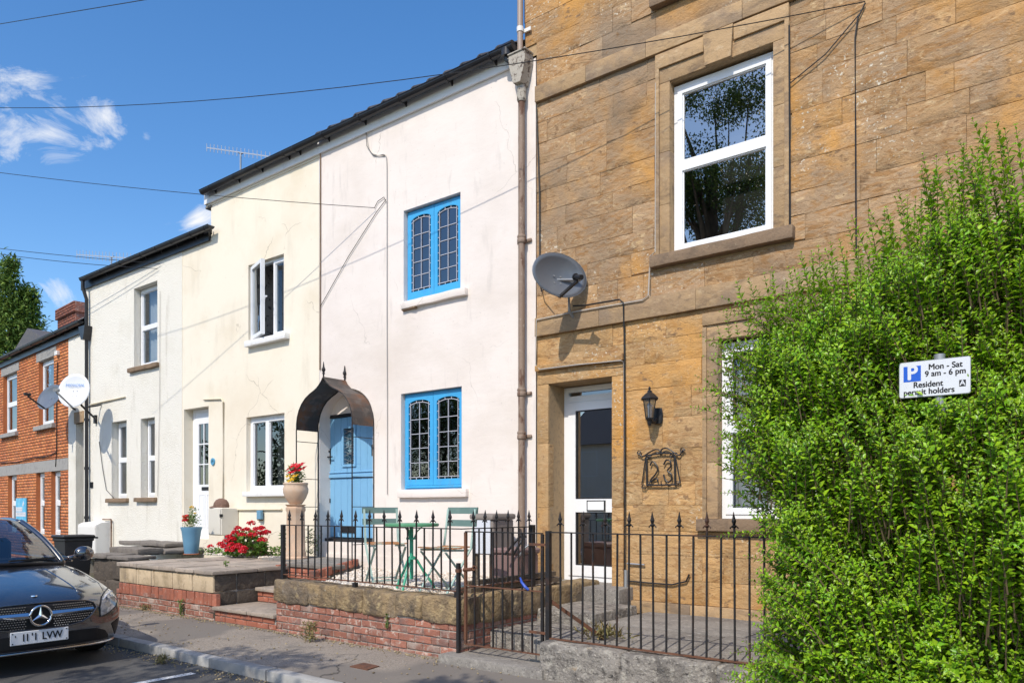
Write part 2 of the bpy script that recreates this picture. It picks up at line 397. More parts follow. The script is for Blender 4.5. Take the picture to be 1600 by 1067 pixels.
m_ledge = M('lichened ledge stone', (0.33, 0.235, 0.125), 0.95, [(1.8, .46, .6, (0.21, 0.165, 0.12), (1, 1, 1), 5, .5, 0), (3.2, .46, .60, (0.13, 0.10, 0.07), (1, 1, .5)), (7, .5, .7, (0.20, 0.14, 0.085)), (11, .56, .72, (0.46, 0.35, 0.19)), (30, .6, .74, (0.13, 0.10, 0.07)), (9, .66, .74, (0.47, 0.43, 0.36))],
            [(9, 1.0, .05), (30, .9, .02), (90, .6, .006)], rnd=.1, shift=True)
m_cblock = M('cream stone block', (0.58, 0.455, 0.30), 0.93, [(3.5, .48, .66, (0.38, 0.29, 0.18)), (4.2, .54, .66, (0.27, 0.21, 0.145), (1.6, 1, .25)), (16, .58, .72, (0.33, 0.25, 0.165)), (40, .6, .7, (.66, .56, .42))], [(20, .6, .012)], rnd=.12, shift=True)
m_dstone = M('dark rough stone', (0.10, 0.08, 0.062), 0.95, [(8, .5, .7, (0.055, 0.045, 0.038)), (20, .58, .72, (0.2, 0.16, 0.115))], [(16, .9, .03), (60, .6, .008)])  # dark mottled tone for the end wall and the terrace return
m_greymortar = M('grey cement joints', (0.42, 0.38, 0.33), 0.95, [(15, .5, .7, (0.24, 0.21, 0.185))], [(50, .8, .012)])
m_obrick = M('orange facing brick', (0.52, 0.165, 0.058), 0.9, [(3, .45, .7, (0.44, 0.135, 0.055)), (16, .6, .75, (0.36, 0.12, 0.06))], [(30, .4, .006)], rnd=.18, rcol=(0.60, 0.235, 0.085), attr=True)
m_dkbrick = M('dark chimney brick', (0.20, 0.075, 0.05), 0.95, [(10, .5, .7, (0.12, 0.055, 0.045))], [(30, .5, .01)], rnd=.25, attr=True)
m_upvc = M('white window plastic', (0.82, 0.83, 0.84), 0.32, [(2, .5, .8, (0.77, 0.78, 0.79))], rnd=0)
m_whitewood = M('white painted board', (0.80, 0.80, 0.80), 0.5, [(6, .55, .8, (0.70, 0.70, 0.69))], [(20, .1, .003)])
m_sillwhite = M('white painted sill', (0.80, 0.79, 0.77), 0.6, [(8, .55, .8, (0.62, 0.6, 0.57))], [(20, .3, .006)])
m_bluewin = M('sky blue gloss paint', (0.06, 0.38, 0.71), 0.42, [(5, .5, .8, (0.05, 0.32, 0.63)), (12, .58, .72, (0.09, 0.34, 0.58), (1, 1, .3)), (40, .68, .75, (0.10, 0.30, 0.5))], [(30, .15, .003)])
m_bluedoor = M('soft blue door paint', (0.20, 0.43, 0.66), 0.45, [(4, .5, .8, (0.17, 0.385, 0.60)), (9, .6, .75, (0.15, 0.33, 0.52), (1, 1, .2)), (40, .68, .74, (.33, .5, .64))], [(60, .1, .002, (1, 1, .1))])
m_black = M('black painted metal', (0.018, 0.018, 0.02), 0.45, [(20, .6, .75, (0.035, 0.03, 0.028))], [(60, .2, .003)])
m_iron = M('rusting black railing iron', (0.022, 0.021, 0.022), 0.55, [(8, .56, .72, (0.06, 0.035, 0.025)), (3.1, .60, .74, (0.11, 0.05, 0.03))], [(90, .5, .004)], metal=.15)
m_rust = M('rusty iron', (0.14, 0.062, 0.035), 0.85, [(12, .5, .7, (0.055, 0.035, 0.028)), (30, .6, .72, (0.22, 0.09, 0.04))], [(70, .6, .005)])
m_gutter = M('black gutter plastic', (0.022, 0.022, 0.025), 0.3, [(4, .5, .7, (0.04, 0.04, 0.042))])
m_pipe = M('flaking brown pipe paint', (0.27, 0.195, 0.145), 0.7, [(9, .53, .62, (0.13, 0.065, 0.04), (1, 1, .35)), (22, .6, .7, (0.38, 0.31, 0.25))], [(30, .5, .006)])
m_hopper = M('flaking grey cream hopper', (0.42, 0.38, 0.32), 0.8, [(18, .52, .6, (0.13, 0.1, 0.08))], [(30, .6, .008)])
m_tanpipe = M('tan plastic pipe', (0.36, 0.28, 0.23), 0.4)
m_cable_w = M('pale cable', (0.45, 0.42, 0.38), 0.6)
m_cable_b = M('black cable', (0.015, 0.015, 0.015), 0.5)
m_cable_c = M('cream painted pipe', (0.70, 0.62, 0.46), 0.6, [(30, .6, .75, (0.5, 0.42, 0.3))])
m_rooftile = M('dark grey roof tile', (0.055, 0.052, 0.055), 0.8, [(14, .5, .7, (0.095, 0.085, 0.08)), (40, .62, .72, (0.16, 0.15, 0.12))], [(30, .5, .008)], rnd=.2)
m_slate = M('grey slate', (0.13, 0.125, 0.13), 0.7, [(10, .5, .7, (0.19, 0.17, 0.15)), (40, .6, .75, (0.25, 0.23, 0.17))], [(30, .5, .01)], rnd=.2, attr=True)
m_lead = M('grey white lead came', (0.55, 0.56, 0.62), 0.5)
m_room = M('dim room', (0.10, 0.095, 0.09), 0.9)  # interior dimness is put into this dark base colour
m_wallpaper = M('patterned wallpaper', (0.42, 0.37, 0.33), 0.9, [(9, .58, .64, (0.12, 0.1, 0.1), (1, 1, 1), 2), (20, .62, .68, (0.2, 0.17, 0.16), (1, 1, 1), 2)])
m_curtain = M('white net curtain', (0.72, 0.73, 0.76), 0.9, [(6, .5, .7, (0.62, 0.64, 0.68), (6, 6, .3))], trans=.35)
m_gcurtain = M('grey curtain', (0.30, 0.32, 0.34), 0.9, [(6, .5, .7, (0.24, 0.26, 0.28), (6, 6, .3))], trans=.3)
m_glass = G('window glass', (0.72, 0.77, 0.78), 0.09, 0.02, 2.0)
m_glass_d = G('dark window glass', (0.42, 0.45, 0.46), 0.17, 0.015, 2.0)
m_glass_lead = G('leaded glass', (0.40, 0.44, 0.46), 0.12, 0.05, 8.0)
m_glass_old = G('wavy window glass', (0.45, 0.48, 0.50), 0.42, 0.02, 2.5, (1.0, .95, .88))
m_glass_door = G('door glass', (0.5, 0.5, 0.5), 0.34, 0.01, 1.5, (1, .97, .93))
m_glass_blue = G('border glass', (0.10, 0.13, 0.2), 0.02)
m_road = M('asphalt', (0.075, 0.073, 0.072), 0.9, [(1.2, .45, .75, (0.10, 0.098, 0.094)), (60, .56, .72, (0.15, 0.145, 0.14)), (130, .58, .7, (0.04, 0.04, 0.04)), (0.5, .55, .7, (0.06, 0.058, 0.057))], [(90, .6, .008), (220, .6, .004)])
m_pave = M('worn tarmac pavement', (0.275, 0.232, 0.188), 0.93, [(1.0, .4, .75, (0.345, 0.295, 0.24)), (45, .52, .66, (0.38, 0.345, 0.295)), (75, .53, .66, (0.10, 0.09, 0.08)), (2.5, .56, .72, (0.15, 0.135, 0.118)), (.6, .52, .56, (0.19, 0.168, 0.145), (1, .6, 1), 2)], [(80, .7, .008), (200, .6, .003)], crack=(.45, .006, (.05, .045, .04)))
m_kerb = M('grey kerb stone', (0.34, 0.33, 0.31), 0.9, [(8, .5, .75, (0.23, 0.22, 0.21)), (50, .6, .75, (0.42, 0.41, 0.38))], [(50, .5, .006)], rnd=.12)
m_paint = M('worn white road paint', (0.70, 0.70, 0.68), 0.8, [(40, .52, .62, (0.16, 0.155, 0.15))], [(120, .5, .003)])
m_earth = M('dry ground', (0.12, 0.10, 0.07), 0.95, [(2, .4, .7, (0.08, 0.09, 0.04))], [(20, .5, .02)])
m_pebble = M('white pebbles', (0.72, 0.68, 0.61), 0.8, rnd=.24, rcol=(0.52, 0.42, 0.33), attr=True)
m_leaf = M('privet leaf', (0.14, 0.33, 0.012), 0.38, rnd=.42, rcol=(0.30, 0.45, 0.018), attr=True, trans=.26, spec=.45)
m_twig = M('privet stem', (0.12, 0.085, 0.045), 0.8)
m_leaf_tree = M('tree leaf', (0.05, 0.10, 0.018), 0.45, rnd=.4, rcol=(0.085, 0.13, 0.025), attr=True, trans=.35)
m_bark = M('grey brown bark', (0.12, 0.09, 0.065), 0.95, [(10, .5, .7, (0.06, 0.045, 0.035), (1, 1, .3))], [(20, .8, .03, (1, 1, .3))])
m_conif = M('conifer spray', (0.10, 0.19, 0.035), 0.6, rnd=.45, rcol=(0.19, 0.27, 0.045), attr=True, trans=.3)
m_plant = M('garden leaf', (0.09, 0.19, 0.03), 0.45, rnd=.35, rcol=(0.16, 0.25, 0.04), attr=True, trans=.3)
m_dry = M('dry weed', (0.30, 0.22, 0.10), 0.8, rnd=.3, rcol=(0.20, 0.19, 0.07), attr=True, trans=.2)
m_redfl = M('red petal', (0.70, 0.012, 0.018), 0.45, rnd=.25, rcol=(0.62, 0.02, 0.05), attr=True, trans=.25)
m_yelfl = M('yellow petal', (0.80, 0.52, 0.03), 0.5, rnd=.15, attr=True, trans=.25)
m_terra = M('pale terracotta', (0.56, 0.39, 0.27), 0.85, [(6, .5, .75, (0.42, 0.32, 0.24)), (3, .5, .7, (0.62, 0.48, 0.36)), (20, .62, .75, (0.36, 0.28, 0.2))], [(20, .4, .006)])
m_terrared = M('terracotta saucer', (0.42, 0.15, 0.07), 0.85)
m_potblue = M('blue glazed pot', (0.14, 0.30, 0.44), 0.45, [(5, .5, .75, (0.17, 0.34, 0.47)), (30, .62, .75, (0.22, 0.36, 0.45))], [(60, .25, .004, (.1, .1, 1))])
m_soil = M('potting soil', (0.05, 0.035, 0.025), 0.95)
m_table = M('green table paint', (0.10, 0.30, 0.16), 0.45, [(8, .5, .75, (0.14, 0.36, 0.22)), (30, .66, .74, (0.2, 0.3, 0.2))])
m_tableleg = M('sea green leg paint', (0.06, 0.38, 0.24), 0.45, [(12, .55, .75, (0.2, 0.48, 0.38))])
m_chair = M('faded mint chair paint', (0.37, 0.50, 0.45), 0.55, [(10, .5, .75, (0.28, 0.42, 0.38)), (35, .64, .72, (0.2, 0.14, 0.1))])
m_chairback = M('dull green slat paint', (0.13, 0.21, 0.19), 0.5, [(8, .5, .75, (0.18, 0.26, 0.235))])
m_rustwood = M('peeling seat slat', (0.42, 0.20, 0.09), 0.8, [(7, .52, .62, (0.40, 0.52, 0.46)), (20, .6, .7, (0.25, 0.12, 0.06))], rnd=.25)
m_mauve = M('mauve brown plastic', (0.21, 0.135, 0.125), 0.6, [(5, .5, .8, (0.25, 0.165, 0.15))])
m_greyboard = M('grey weathered board', (0.26, 0.225, 0.20), 0.85, [(6, .5, .75, (0.19, 0.165, 0.15))])
m_oldwood = M('weathered timber', (0.15, 0.115, 0.08), 0.9, [(4, .45, .75, (0.085, 0.065, 0.05), (1, 6, 6)), (20, .6, .75, (0.25, 0.21, 0.16))], [(14, .6, .01, (1, 5, 5))], rnd=.2)
m_canopy = M('rust stained canopy steel', (0.085, 0.075, 0.07), 0.5, [(2.2, .46, .64, (0.20, 0.095, 0.05)), (7, .53, .66, (0.15, 0.125, 0.11)), (24, .68, .72, (0.28, 0.26, 0.24))], [(20, .3, .006)], metal=.45)
m_dishgrey = M('dark grey dish', (0.17, 0.19, 0.22), 0.38, [(4, .5, .8, (0.21, 0.23, 0.255))], metal=.3)
m_dishwhite = M('white dish', (0.74, 0.76, 0.78), 0.45, [(7, .55, .75, (0.62, 0.64, 0.65), (1, 1, .3))])
m_galv = M('galvanised tube', (0.36, 0.37, 0.38), 0.45, metal=.6)
m_alu = M('aerial aluminium', (0.55, 0.56, 0.58), 0.4, metal=.5)
m_bin = M('black bin plastic', (0.028, 0.028, 0.03), 0.5, [(20, .6, .75, (0.05, 0.048, 0.045))])
m_meter = M('white meter box', (0.76, 0.74, 0.70), 0.5, [(6, .55, .8, (0.66, 0.63, 0.58))])
m_meterc = M('cream meter box', (0.68, 0.64, 0.56), 0.55, [(5, .55, .8, (0.58, 0.54, 0.46))])
m_signwhite = M('sign white', (0.66, 0.68, 0.73), 0.4)
m_dishblue = M('pale blue print', (0.12, 0.28, 0.62), 0.5)
m_signblue = M('sign blue', (0.012, 0.10, 0.55), 0.4)
m_signblack = M('sign black', (0.012, 0.012, 0.014), 0.5)
m_steel = M('grey steel post', (0.33, 0.34, 0.35), 0.45, metal=.4)
m_postercyan = M('cyan poster', (0.06, 0.42, 0.70), 0.4, [(5, .4, .7, (0.25, 0.62, 0.80))])
m_numblue = M('blue number plaque', (0.10, 0.33, 0.52), 0.35)
m_bluetape = M('blue cord', (0.02, 0.08, 0.45), 0.5)
m_carpaint = M('black car paint', (0.016, 0.017, 0.022), 0.20, coat=1.0, spec=.9)
m_carpaint.node_tree.nodes['Principled BSDF'].inputs['Coat IOR'].default_value = 2.0
m_chrome = M('chrome', (0.72, 0.73, 0.75), 0.12, metal=1.0)
m_cardark = M('black grille plastic', (0.006, 0.006, 0.007), 0.5)
m_tyre = M('tyre rubber', (0.015, 0.015, 0.015), 0.85)
m_rim = M('alloy rim', (0.45, 0.46, 0.48), 0.3, metal=.9)
m_carglass = G('windscreen glass', (0.40, 0.46, 0.50), 0.10)
m_lamp = M('headlight lens', (0.24, 0.235, 0.235), 0.06, [(14, .5, .6, (0.5, 0.48, 0.46))], coat=1.0, spec=.8)
m_seat = M('dark seat fabric', (0.03, 0.03, 0.035), 0.9)
m_plate = M('number plate white', (0.70, 0.71, 0.73), 0.4)
m_lanternglass = G('lantern glass', (0.62, 0.66, 0.68), 0.16)
m_cap = M('brown tweed cap', (0.17, 0.10, 0.075), 0.95, [(40, .5, .7, (0.24, 0.15, 0.11))], [(80, .5, .004)])
m_weedstem = M('weed stem', (0.12, 0.16, 0.05), 0.8)

# ================================================================== builders for walls and openings
def front_sheet(mb, X0, X1, Z0, Z1, holes, Y, m=0):
    """vertical sheet at Y with rectangular holes (x0,x1,z0,z1,depth); adds the reveals of each hole"""
    xs = sorted({X0, X1, *[h[0] for h in holes], *[h[1] for h in holes]})
    zs = sorted({Z0, Z1, *[h[2] for h in holes], *[h[3] for h in holes]})
    xs = [x for x in xs if X0 <= x <= X1]; zs = [z for z in zs if Z0 <= z <= Z1]
    for i in range(len(xs) - 1):
        for j in range(len(zs) - 1):
            cx, cz = (xs[i] + xs[i + 1]) / 2, (zs[j] + zs[j + 1]) / 2
            if any(h[0] < cx < h[1] and h[2] < cz < h[3] for h in holes): continue
            mb.quad((xs[i], Y, zs[j]), (xs[i + 1], Y, zs[j]), (xs[i + 1], Y, zs[j + 1]), (xs[i], Y, zs[j + 1]), m)
    for x0, x1, z0, z1, d in holes:
        if d <= 0: continue
        mb.quad((x0, Y, z0), (x0, Y, z1), (x0, Y + d, z1), (x0, Y + d, z0), m)
        mb.quad((x1, Y, z0), (x1, Y + d, z0), (x1, Y + d, z1), (x1, Y, z1), m)
        mb.quad((x0, Y, z1), (x1, Y, z1), (x1, Y + d, z1), (x0, Y + d, z1), m)
        mb.quad((x0, Y, z0), (x0, Y + d, z0), (x1, Y + d, z0), (x1, Y, z0), m)
def body(mb, X0, X1, Y, Z0, Z1, dep=5.5, m=0, mr=1, left=True, right=True):
    """side and back walls of a house and a dim partition behind the front rooms"""
    if left: mb.quad((X0, Y, Z0), (X0, Y, Z1), (X0, Y + dep, Z1), (X0, Y + dep, Z0), m)
    if right: mb.quad((X1, Y, Z0), (X1, Y + dep, Z0), (X1, Y + dep, Z1), (X1, Y, Z1), m)
    mb.quad((X0, Y + dep, Z0), (X1, Y + dep, Z0), (X1, Y + dep, Z1), (X0, Y + dep, Z1), m)
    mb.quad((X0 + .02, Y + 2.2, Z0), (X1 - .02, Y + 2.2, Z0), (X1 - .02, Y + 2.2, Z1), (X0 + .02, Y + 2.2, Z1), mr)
def frame_bars(mb, x0, x1, z0, z1, y0, y1, w, m=0, c=None):
    mb.box(x0, x0 + w, y0, y1, z0, z1, m); mb.box(x1 - w, x1, y0, y1, z0, z1, m)
    mb.box(x0 + w, x1 - w, y0, y1, z0, z0 + w, m); mb.box(x0 + w, x1 - w, y0, y1, z1 - w, z1, m)
def wavy_sheet(x0, x1, z0, z1, y, amp=.02, waves=7, n=40):
    mb = MB()
    for i in range(n):
        a, b = i / n, (i + 1) / n
        ya = y + amp * math.sin(a * waves * 6.28) + amp * .5 * math.sin(a * waves * 2.7 * 6.28 + 1)
        yb = y + amp * math.sin(b * waves * 6.28) + amp * .5 * math.sin(b * waves * 2.7 * 6.28 + 1)
        mb.quad((x0 + (x1 - x0) * a, ya, z0), (x0 + (x1 - x0) * b, yb, z0), (x0 + (x1 - x0) * b, yb, z1), (x0 + (x1 - x0) * a, ya, z1))
    return mb
def upvc(house, x0, x1, z0, z1, yf, splits, glass=None, fw=.05, sw=.05, curtain=None, cpart=(0, 1), skip_sash=()):
    glass = glass or m_glass
    mb = MB(); frame_bars(mb, x0, x1, z0, z1, yf, yf + .07, fw)
    ix0, ix1, iz0, iz1 = x0 + fw, x1 - fw, z0 + fw, z1 - fw
    w = mb.build('window', m_upvc, house)
    for k, (u0, u1, v0, v1) in enumerate(splits):
        a0, a1 = ix0 + (ix1 - ix0) * u0, ix0 + (ix1 - ix0) * u1
        b0, b1 = iz0 + (iz1 - iz0) * v0, iz0 + (iz1 - iz0) * v1
        if k in skip_sash: continue
        sb = MB(); frame_bars(sb, a0, a1, b0, b1, yf - .012, yf + .05, sw)
        bd = .012   # glazing bead
        frame_bars(sb, a0 + sw, a1 - sw, b0 + sw, b1 - sw, yf + .004, yf + .03, bd)
        sb.build('sash', m_upvc, w)
        t = random.uniform(-.004, .004)
        MB().quad((a0 + sw, yf + .018 + t, b0 + sw), (a1 - sw, yf + .018 - t, b0 + sw), (a1 - sw, yf + .018 - t, b1 - sw), (a0 + sw, yf + .018 + t, b1 - sw)).build('pane', glass, w)
    if curtain is not None:
        c0, c1 = ix0 + (ix1 - ix0) * cpart[0], ix0 + (ix1 - ix0) * cpart[1]
        wavy_sheet(c0, c1, z0, z1, yf + .16, .018, max(2, int(7 * (c1 - c0)))).build('curtain', curtain, w, smooth=True, fix=False)
    return w
def stone_slab(mb, x0, x1, y0, y1, z0, z1, c=.012, m=0): return mb.cbox(x0, x1, y0, y1, z0, z1, c, m)
def jitter(o, amp, seed=0, sub=0):
    """small unevenness for a finished mesh"""
    r = random.Random(seed)
    for v in o.data.vertices: v.co += Vector((r.uniform(-amp, amp), r.uniform(-amp, amp), r.uniform(-amp, amp)))
    return o
def rough_block(x0, x1, y0, y1, z0, z1, amp=.012, cell=.12, seed=0, c=.02):
    """a rough stone: box cut into cells, corners knocked off, faces uneven"""
    bm = bmesh.new(); bmesh.ops.create_cube(bm, size=1)
    for v in bm.verts: v.co = Vector(((x0 + x1) / 2 + v.co.x * (x1 - x0), (y0 + y1) / 2 + v.co.y * (y1 - y0), (z0 + z1) / 2 + v.co.z * (z1 - z0)))
    bmesh.ops.bevel(bm, geom=bm.edges[:], offset=c, segments=2, affect='EDGES', profile=.6)
    for _ in range(3):
        es = [e for e in bm.edges if e.calc_length() > cell * 1.8]
        if not es: break
        bmesh.ops.subdivide_edges(bm, edges=es, cuts=1, use_grid_fill=True)
    from mathutils import noise as nz
    for v in bm.verts:
        n = nz.noise_vector(v.co * 5 + Vector((seed * 3.1, 0, 0))) + nz.noise_vector(v.co * 17 + Vector((seed, 0, 0))) * .5
        v.co += n * amp
    bmesh.ops.triangulate(bm, faces=[f for f in bm.faces if len(f.verts) > 4])
    bm.verts.index_update()
    mb = MB(); mb.add([v.co[:] for v in bm.verts], [[v.index for v in f.verts] for f in bm.faces]); bm.free(); return mb
def ashlar(x0, x1, z0, z1, y, dep=.03, c=.006, amp=.004, seed=0):
    from mathutils import noise as nz
    nx = max(2, min(6, int((x1 - x0) / .11))); nzv = max(2, min(4, int((z1 - z0) / .1)))
    V = []; Fc = []
    xs = [x0 + c + (x1 - x0 - 2 * c) * i / nx for i in range(nx + 1)]; zs = [z0 + c + (z1 - z0 - 2 * c) * j / nzv for j in range(nzv + 1)]
    for j in range(nzv + 1):
        for i in range(nx + 1):
            n = nz.noise(Vector((xs[i] * 4 + seed * 7.7, zs[j] * 9, seed))) * amp
            V.append((xs[i], y - n, zs[j]))
    for j in range(nzv):
        for i in range(nx):
            a = j * (nx + 1) + i; Fc.append((a, a + 1, a + nx + 2, a + nx + 1))
    ring = [j * (nx + 1) for j in range(nzv, -1, -1)] + list(range(1, nx + 1)) + [j * (nx + 1) + nx for j in range(1, nzv + 1)] + [nzv * (nx + 1) + i for i in range(nx - 1, 0, -1)]
    b = len(V); k = len(ring)
    for lev, (ins, yy) in enumerate(((0, y + c), (0, y + dep))):
        for r in ring:
            x, _, z = V[r]
            X = x0 if x <= xs[0] + 1e-6 else x1 if x >= xs[-1] - 1e-6 else x
            Z = z0 if z <= zs[0] + 1e-6 else z1 if z >= zs[-1] - 1e-6 else z
            V.append((X, yy, Z))
    for i in range(k):
        j = (i + 1) % k
        Fc.append((ring[i], b + i, b + j, ring[j])); Fc.append((b + i, b + k + i, b + k + j, b + j))
    return MB().add(V, Fc)
def subtract(r, h):
    x0, x1, z0, z1 = r; a0, a1, b0, b1 = h
    if a1 <= x0 or a0 >= x1 or b1 <= z0 or b0 >= z1: return [r]
    o = []
    if b0 > z0: o.append((x0, x1, z0, b0))
    if b1 < z1: o.append((x0, x1, b1, z1))
    m0, m1 = max(z0, b0), min(z1, b1)
    if a0 > x0: o.append((x0, a0, m0, m1))
    if a1 < x1: o.append((a1, x1, m0, m1))
    return o

# brick meshes shared between alike pieces (front towards -Y, centre at the middle of the face)
def brick_mesh(L, H, seed, dep=.06, c=.007):
    r = random.Random(seed); j = lambda a: r.uniform(-a, a)
    x, z = L / 2, H / 2
    F0 = [(-x + c + j(.004), j(.002), -z + c + j(.003)), (x - c + j(.004), j(.002), -z + c + j(.003)), (x - c + j(.004), j(.002), z - c + j(.003)), (-x + c + j(.004), j(.002), z - c + j(.003))]
    R1 = [(-x, c, -z), (x, c, -z), (x, c, z), (-x, c, z)]; R2 = [(p[0], dep, p[2]) for p in R1]
    V = F0 + R1 + R2; Fc = [(0, 1, 2, 3)]
    for i in range(4):
        k = (i + 1) % 4
        Fc += [(i, 4 + i, 4 + k, k), (4 + i, 8 + i, 8 + k, 4 + k)]
    return V, Fc
_bm_cache = {}
def brick_obj(parent, L, H, pos, mat, rz=0.0, key='b', variant=None, name='brick'):
    v = random.randrange(5) if variant is None else variant
    k = (key, round(L, 3), round(H, 3), v, mat.name)
    if k not in _bm_cache:
        V, Fc = brick_mesh(L, H, hash(k[1:4]) % 9999 + v); me = bpy.data.meshes.new('brick'); me.from_pydata(V, [], Fc); me.materials.append(mat); me.update()
        bm = bmesh.new(); bm.from_mesh(me); bmesh.ops.recalc_face_normals(bm, faces=bm.faces); bm.to_mesh(me); bm.free()
        c = sum((p.normal.y for p in me.polygons if abs(p.normal.y) > .9))
        if c > 0: me.flip_normals()
        _bm_cache[k] = me
    o = bpy.data.objects.new(name, _bm_cache[k]); col.objects.link(o); o.parent = parent
    o.location = Vector(pos) - origin_of(parent)
    o.rotation_euler = (random.uniform(-.015, .015), random.uniform(-.012, .012), rz + random.uniform(-.012, .012))
    return o
def brick_rows(parent, x0, x1, z0, rows, rh, Y, mat, L=.225, gap=.011, side=False, skip=None):
    """stretcher rows of single bricks; side=True: the face looks along +X at x=Y and runs along Y from x0 to x1"""
    for r in range(rows):
        x = x0 + (0 if r % 2 == 0 else -L / 2)
        while x < x1 - .02:
            a, b = max(x, x0), min(x + L, x1)
            if b - a > .045 and not (skip and skip((a + b) / 2, z0 + (r + .5) * rh)):
                ll = round((b - a - gap) / .02) * .02 if (b - a) < L - .005 else L - gap
                ll = min(ll, b - a - .004)
                pos = ((a + b) / 2, Y + random.uniform(-.004, .005), z0 + (r + .5) * rh)
                if side: brick_obj(parent, ll, rh - gap, (Y + random.uniform(-.004, .004), (a + b) / 2, z0 + (r + .5) * rh), mat, rz=math.pi / 2)
                else: brick_obj(parent, ll, rh - gap, pos, mat)
            x += L
def joined_bricks(name, parent, x0, x1, z0, z1, y, holes, mat, L=.225, rh=.075, gap=.01, proud=.008, dep=.03):
    V = []; Fc = []; R = []
    r = 0; z = z0
    while z < z1 - .01:
        x = x0 - (0 if r % 2 == 0 else L / 2)
        while x < x1:
            for (a, b, c, d) in _clip_all((max(x, x0), min(x + L, x1), z, min(z + rh, z1)), holes):
                if b - a < .03 or d - c < .02: continue
                a += gap / 2; b -= gap / 2; c += gap / 2; d -= gap / 2
                yy = y - proud + random.uniform(-.003, .003); i = len(V)
                V += [(a, yy, c), (b, yy, c), (b, yy, d), (a, yy, d), (a, yy + dep, c), (b, yy + dep, c), (b, yy + dep, d), (a, yy + dep, d)]
                Fc += [(i, i + 1, i + 2, i + 3), (i + 4, i + 5, i + 1, i), (i + 5, i + 6, i + 2, i + 1), (i + 6, i + 7, i + 3, i + 2), (i + 7, i + 4, i, i + 3)]
                R += [random.random()] * 5
            x += L
        z += rh; r += 1
    o = np_mesh(name, V, Fc, mat, parent, R, off=Vector((0, 0, 0))); o['kind'] = 'stuff'; return o
def _clip_all(r, holes):
    rs = [r]
    for h in holes: rs = [q for x in rs for q in subtract(x, h)]
    return rs

# ================================================================== ground, road, pavements, sky
def struct(name, mb, mat, **k): return tag(mb.build(name, mat, None, **k), kind='structure')
struct('ground', MB().quad((-900, -700, -.03), (600, -700, -.03), (600, 900, -.03), (-900, 900, -.03)), m_earth)
struct('road', MB().quad((-220, -4.6, 0), (90, -4.6, 0), (90, 3.95, 0), (-220, 3.95, 0)), m_road)
struct('far_pavement', MB().box(-220, 90, -7.0, -4.6, -.02, .1), m_pave)
PV = .088
def pave_sheet():
    mb = MB(); r = random.Random(3); from mathutils import noise as nz
    xs = [-60, -30] + [-22 + .5 * i for i in range(54)] + [10, 40]; ys = [4.085, 4.4, 4.75, 5.05, 5.36]
    idx = {}
    for i, x in enumerate(xs):
        for j, y in enumerate(ys):
            idx[i, j] = len(mb.v); mb.v.append((x, y, PV + .006 * nz.noise(Vector((x, y * 2, 0))) - (.004 if j == 0 else 0)))
    for i in range(len(xs) - 1):
        for j in range(len(ys) - 1):
            mb.f.append((idx[i, j], idx[i + 1, j], idx[i + 1, j + 1], idx[i, j + 1])); mb.m.append(0)
    return mb
pavement = struct('pavement', pave_sheet(), m_pave, smooth=True)
def kerb_run():
    k = thing('kerb', 'grey kerb stones between the asphalt road and the tarmac pavement', 'kerb', (-22, 3.95, 0))
    x = -22.0; var = []
    for s in range(4):
        me = rough_block(-.44, .44, 0, .13, -.05, PV + .004, .004, .16, s, .014)
        o = me.build('kerb_stone', m_kerb, None, smooth=40); var.append(o.data); bpy.data.objects.remove(o)
    while x < 2:
        o = bpy.data.objects.new('kerb_stone', var[random.randrange(4)]); col.objects.link(o); o.parent = k
        o.location = (x + 22 + .45, random.uniform(-.006, .006), random.uniform(-.004, .004)); o.rotation_euler = (0, 0, random.uniform(-.006, .006)); x += .9
    return tag(k, kind='structure')
kerb_run()
mk = MB()
mk.quad((-6.62, .9, .004), (-6.53, .9, .004), (-6.53, 3.72, .004), (-6.62, 3.72, .004))
struct('bay_marking', mk, m_paint)
MB().quad((-60, 5.36, .04), (40, 5.36, .04), (40, 40, .04), (-60, 40, .04)).build('garden_ground', m_earth)['kind'] = 'structure'

# ================================================================== pink cottage
XP0, XP1 = fx(500), fx(838)
pink = thing('cottage', 'pale pink rendered cottage with bright blue leaded windows and blue stable door', 'house', (XP0, D, .62))
EZ = 7.05      # underside of the eaves of the two taller cottages
def rect(px0, py0, px1, py1, Y=D):
    """opening from its top-left and bottom-right corners in the photograph"""
    return fx(px0, Y), fx(px1, Y), fz(px1, py1, Y), fz(px0, py0, Y)
WU = (fx(631.7), fx(720.5), (fz(631.7, 475) + fz(720.5, 452)) / 2, (fz(631.7, 330.3) + fz(720.3, 300.3)) / 2)
WL = (fx(627.6), fx(722.4), (fz(628, 766) + fz(722.4, 763)) / 2, (fz(627.5, 615.3) + fz(722, 603.6)) / 2)
DX0, DX1 = fx(500.5), fx(583.5); DZ0 = .98; DC = (DX0 + DX1) / 2
ARCH_SPRING = fz(540, 655); ARCH_TOP = fz(541, 607)
RV = .10
mb = MB()
front_sheet(mb, XP0, XP1, .5, EZ, [(*WU, RV), (*WL, RV), (DX0, DX1, DZ0, ARCH_TOP + .001, 0)], D - .012)
nA = 18; arc = [(DC - (DX1 - DX0) / 2 * math.cos(math.pi * i / nA), ARCH_SPRING + (ARCH_TOP - ARCH_SPRING) * math.sin(math.pi * i / nA)) for i in range(nA + 1)]
Yp = D - .012; DR = .27
for i in range(nA):
    (xa, za), (xb, zb) = arc[i], arc[i + 1]
    mb.quad((xa, Yp, za), (xb, Yp, zb), (xb, Yp, ARCH_TOP + .001), (xa, Yp, ARCH_TOP + .001))
    mb.quad((xa, Yp, za), (xb, Yp, zb), (xb, Yp + DR, zb), (xa, Yp + DR, za))
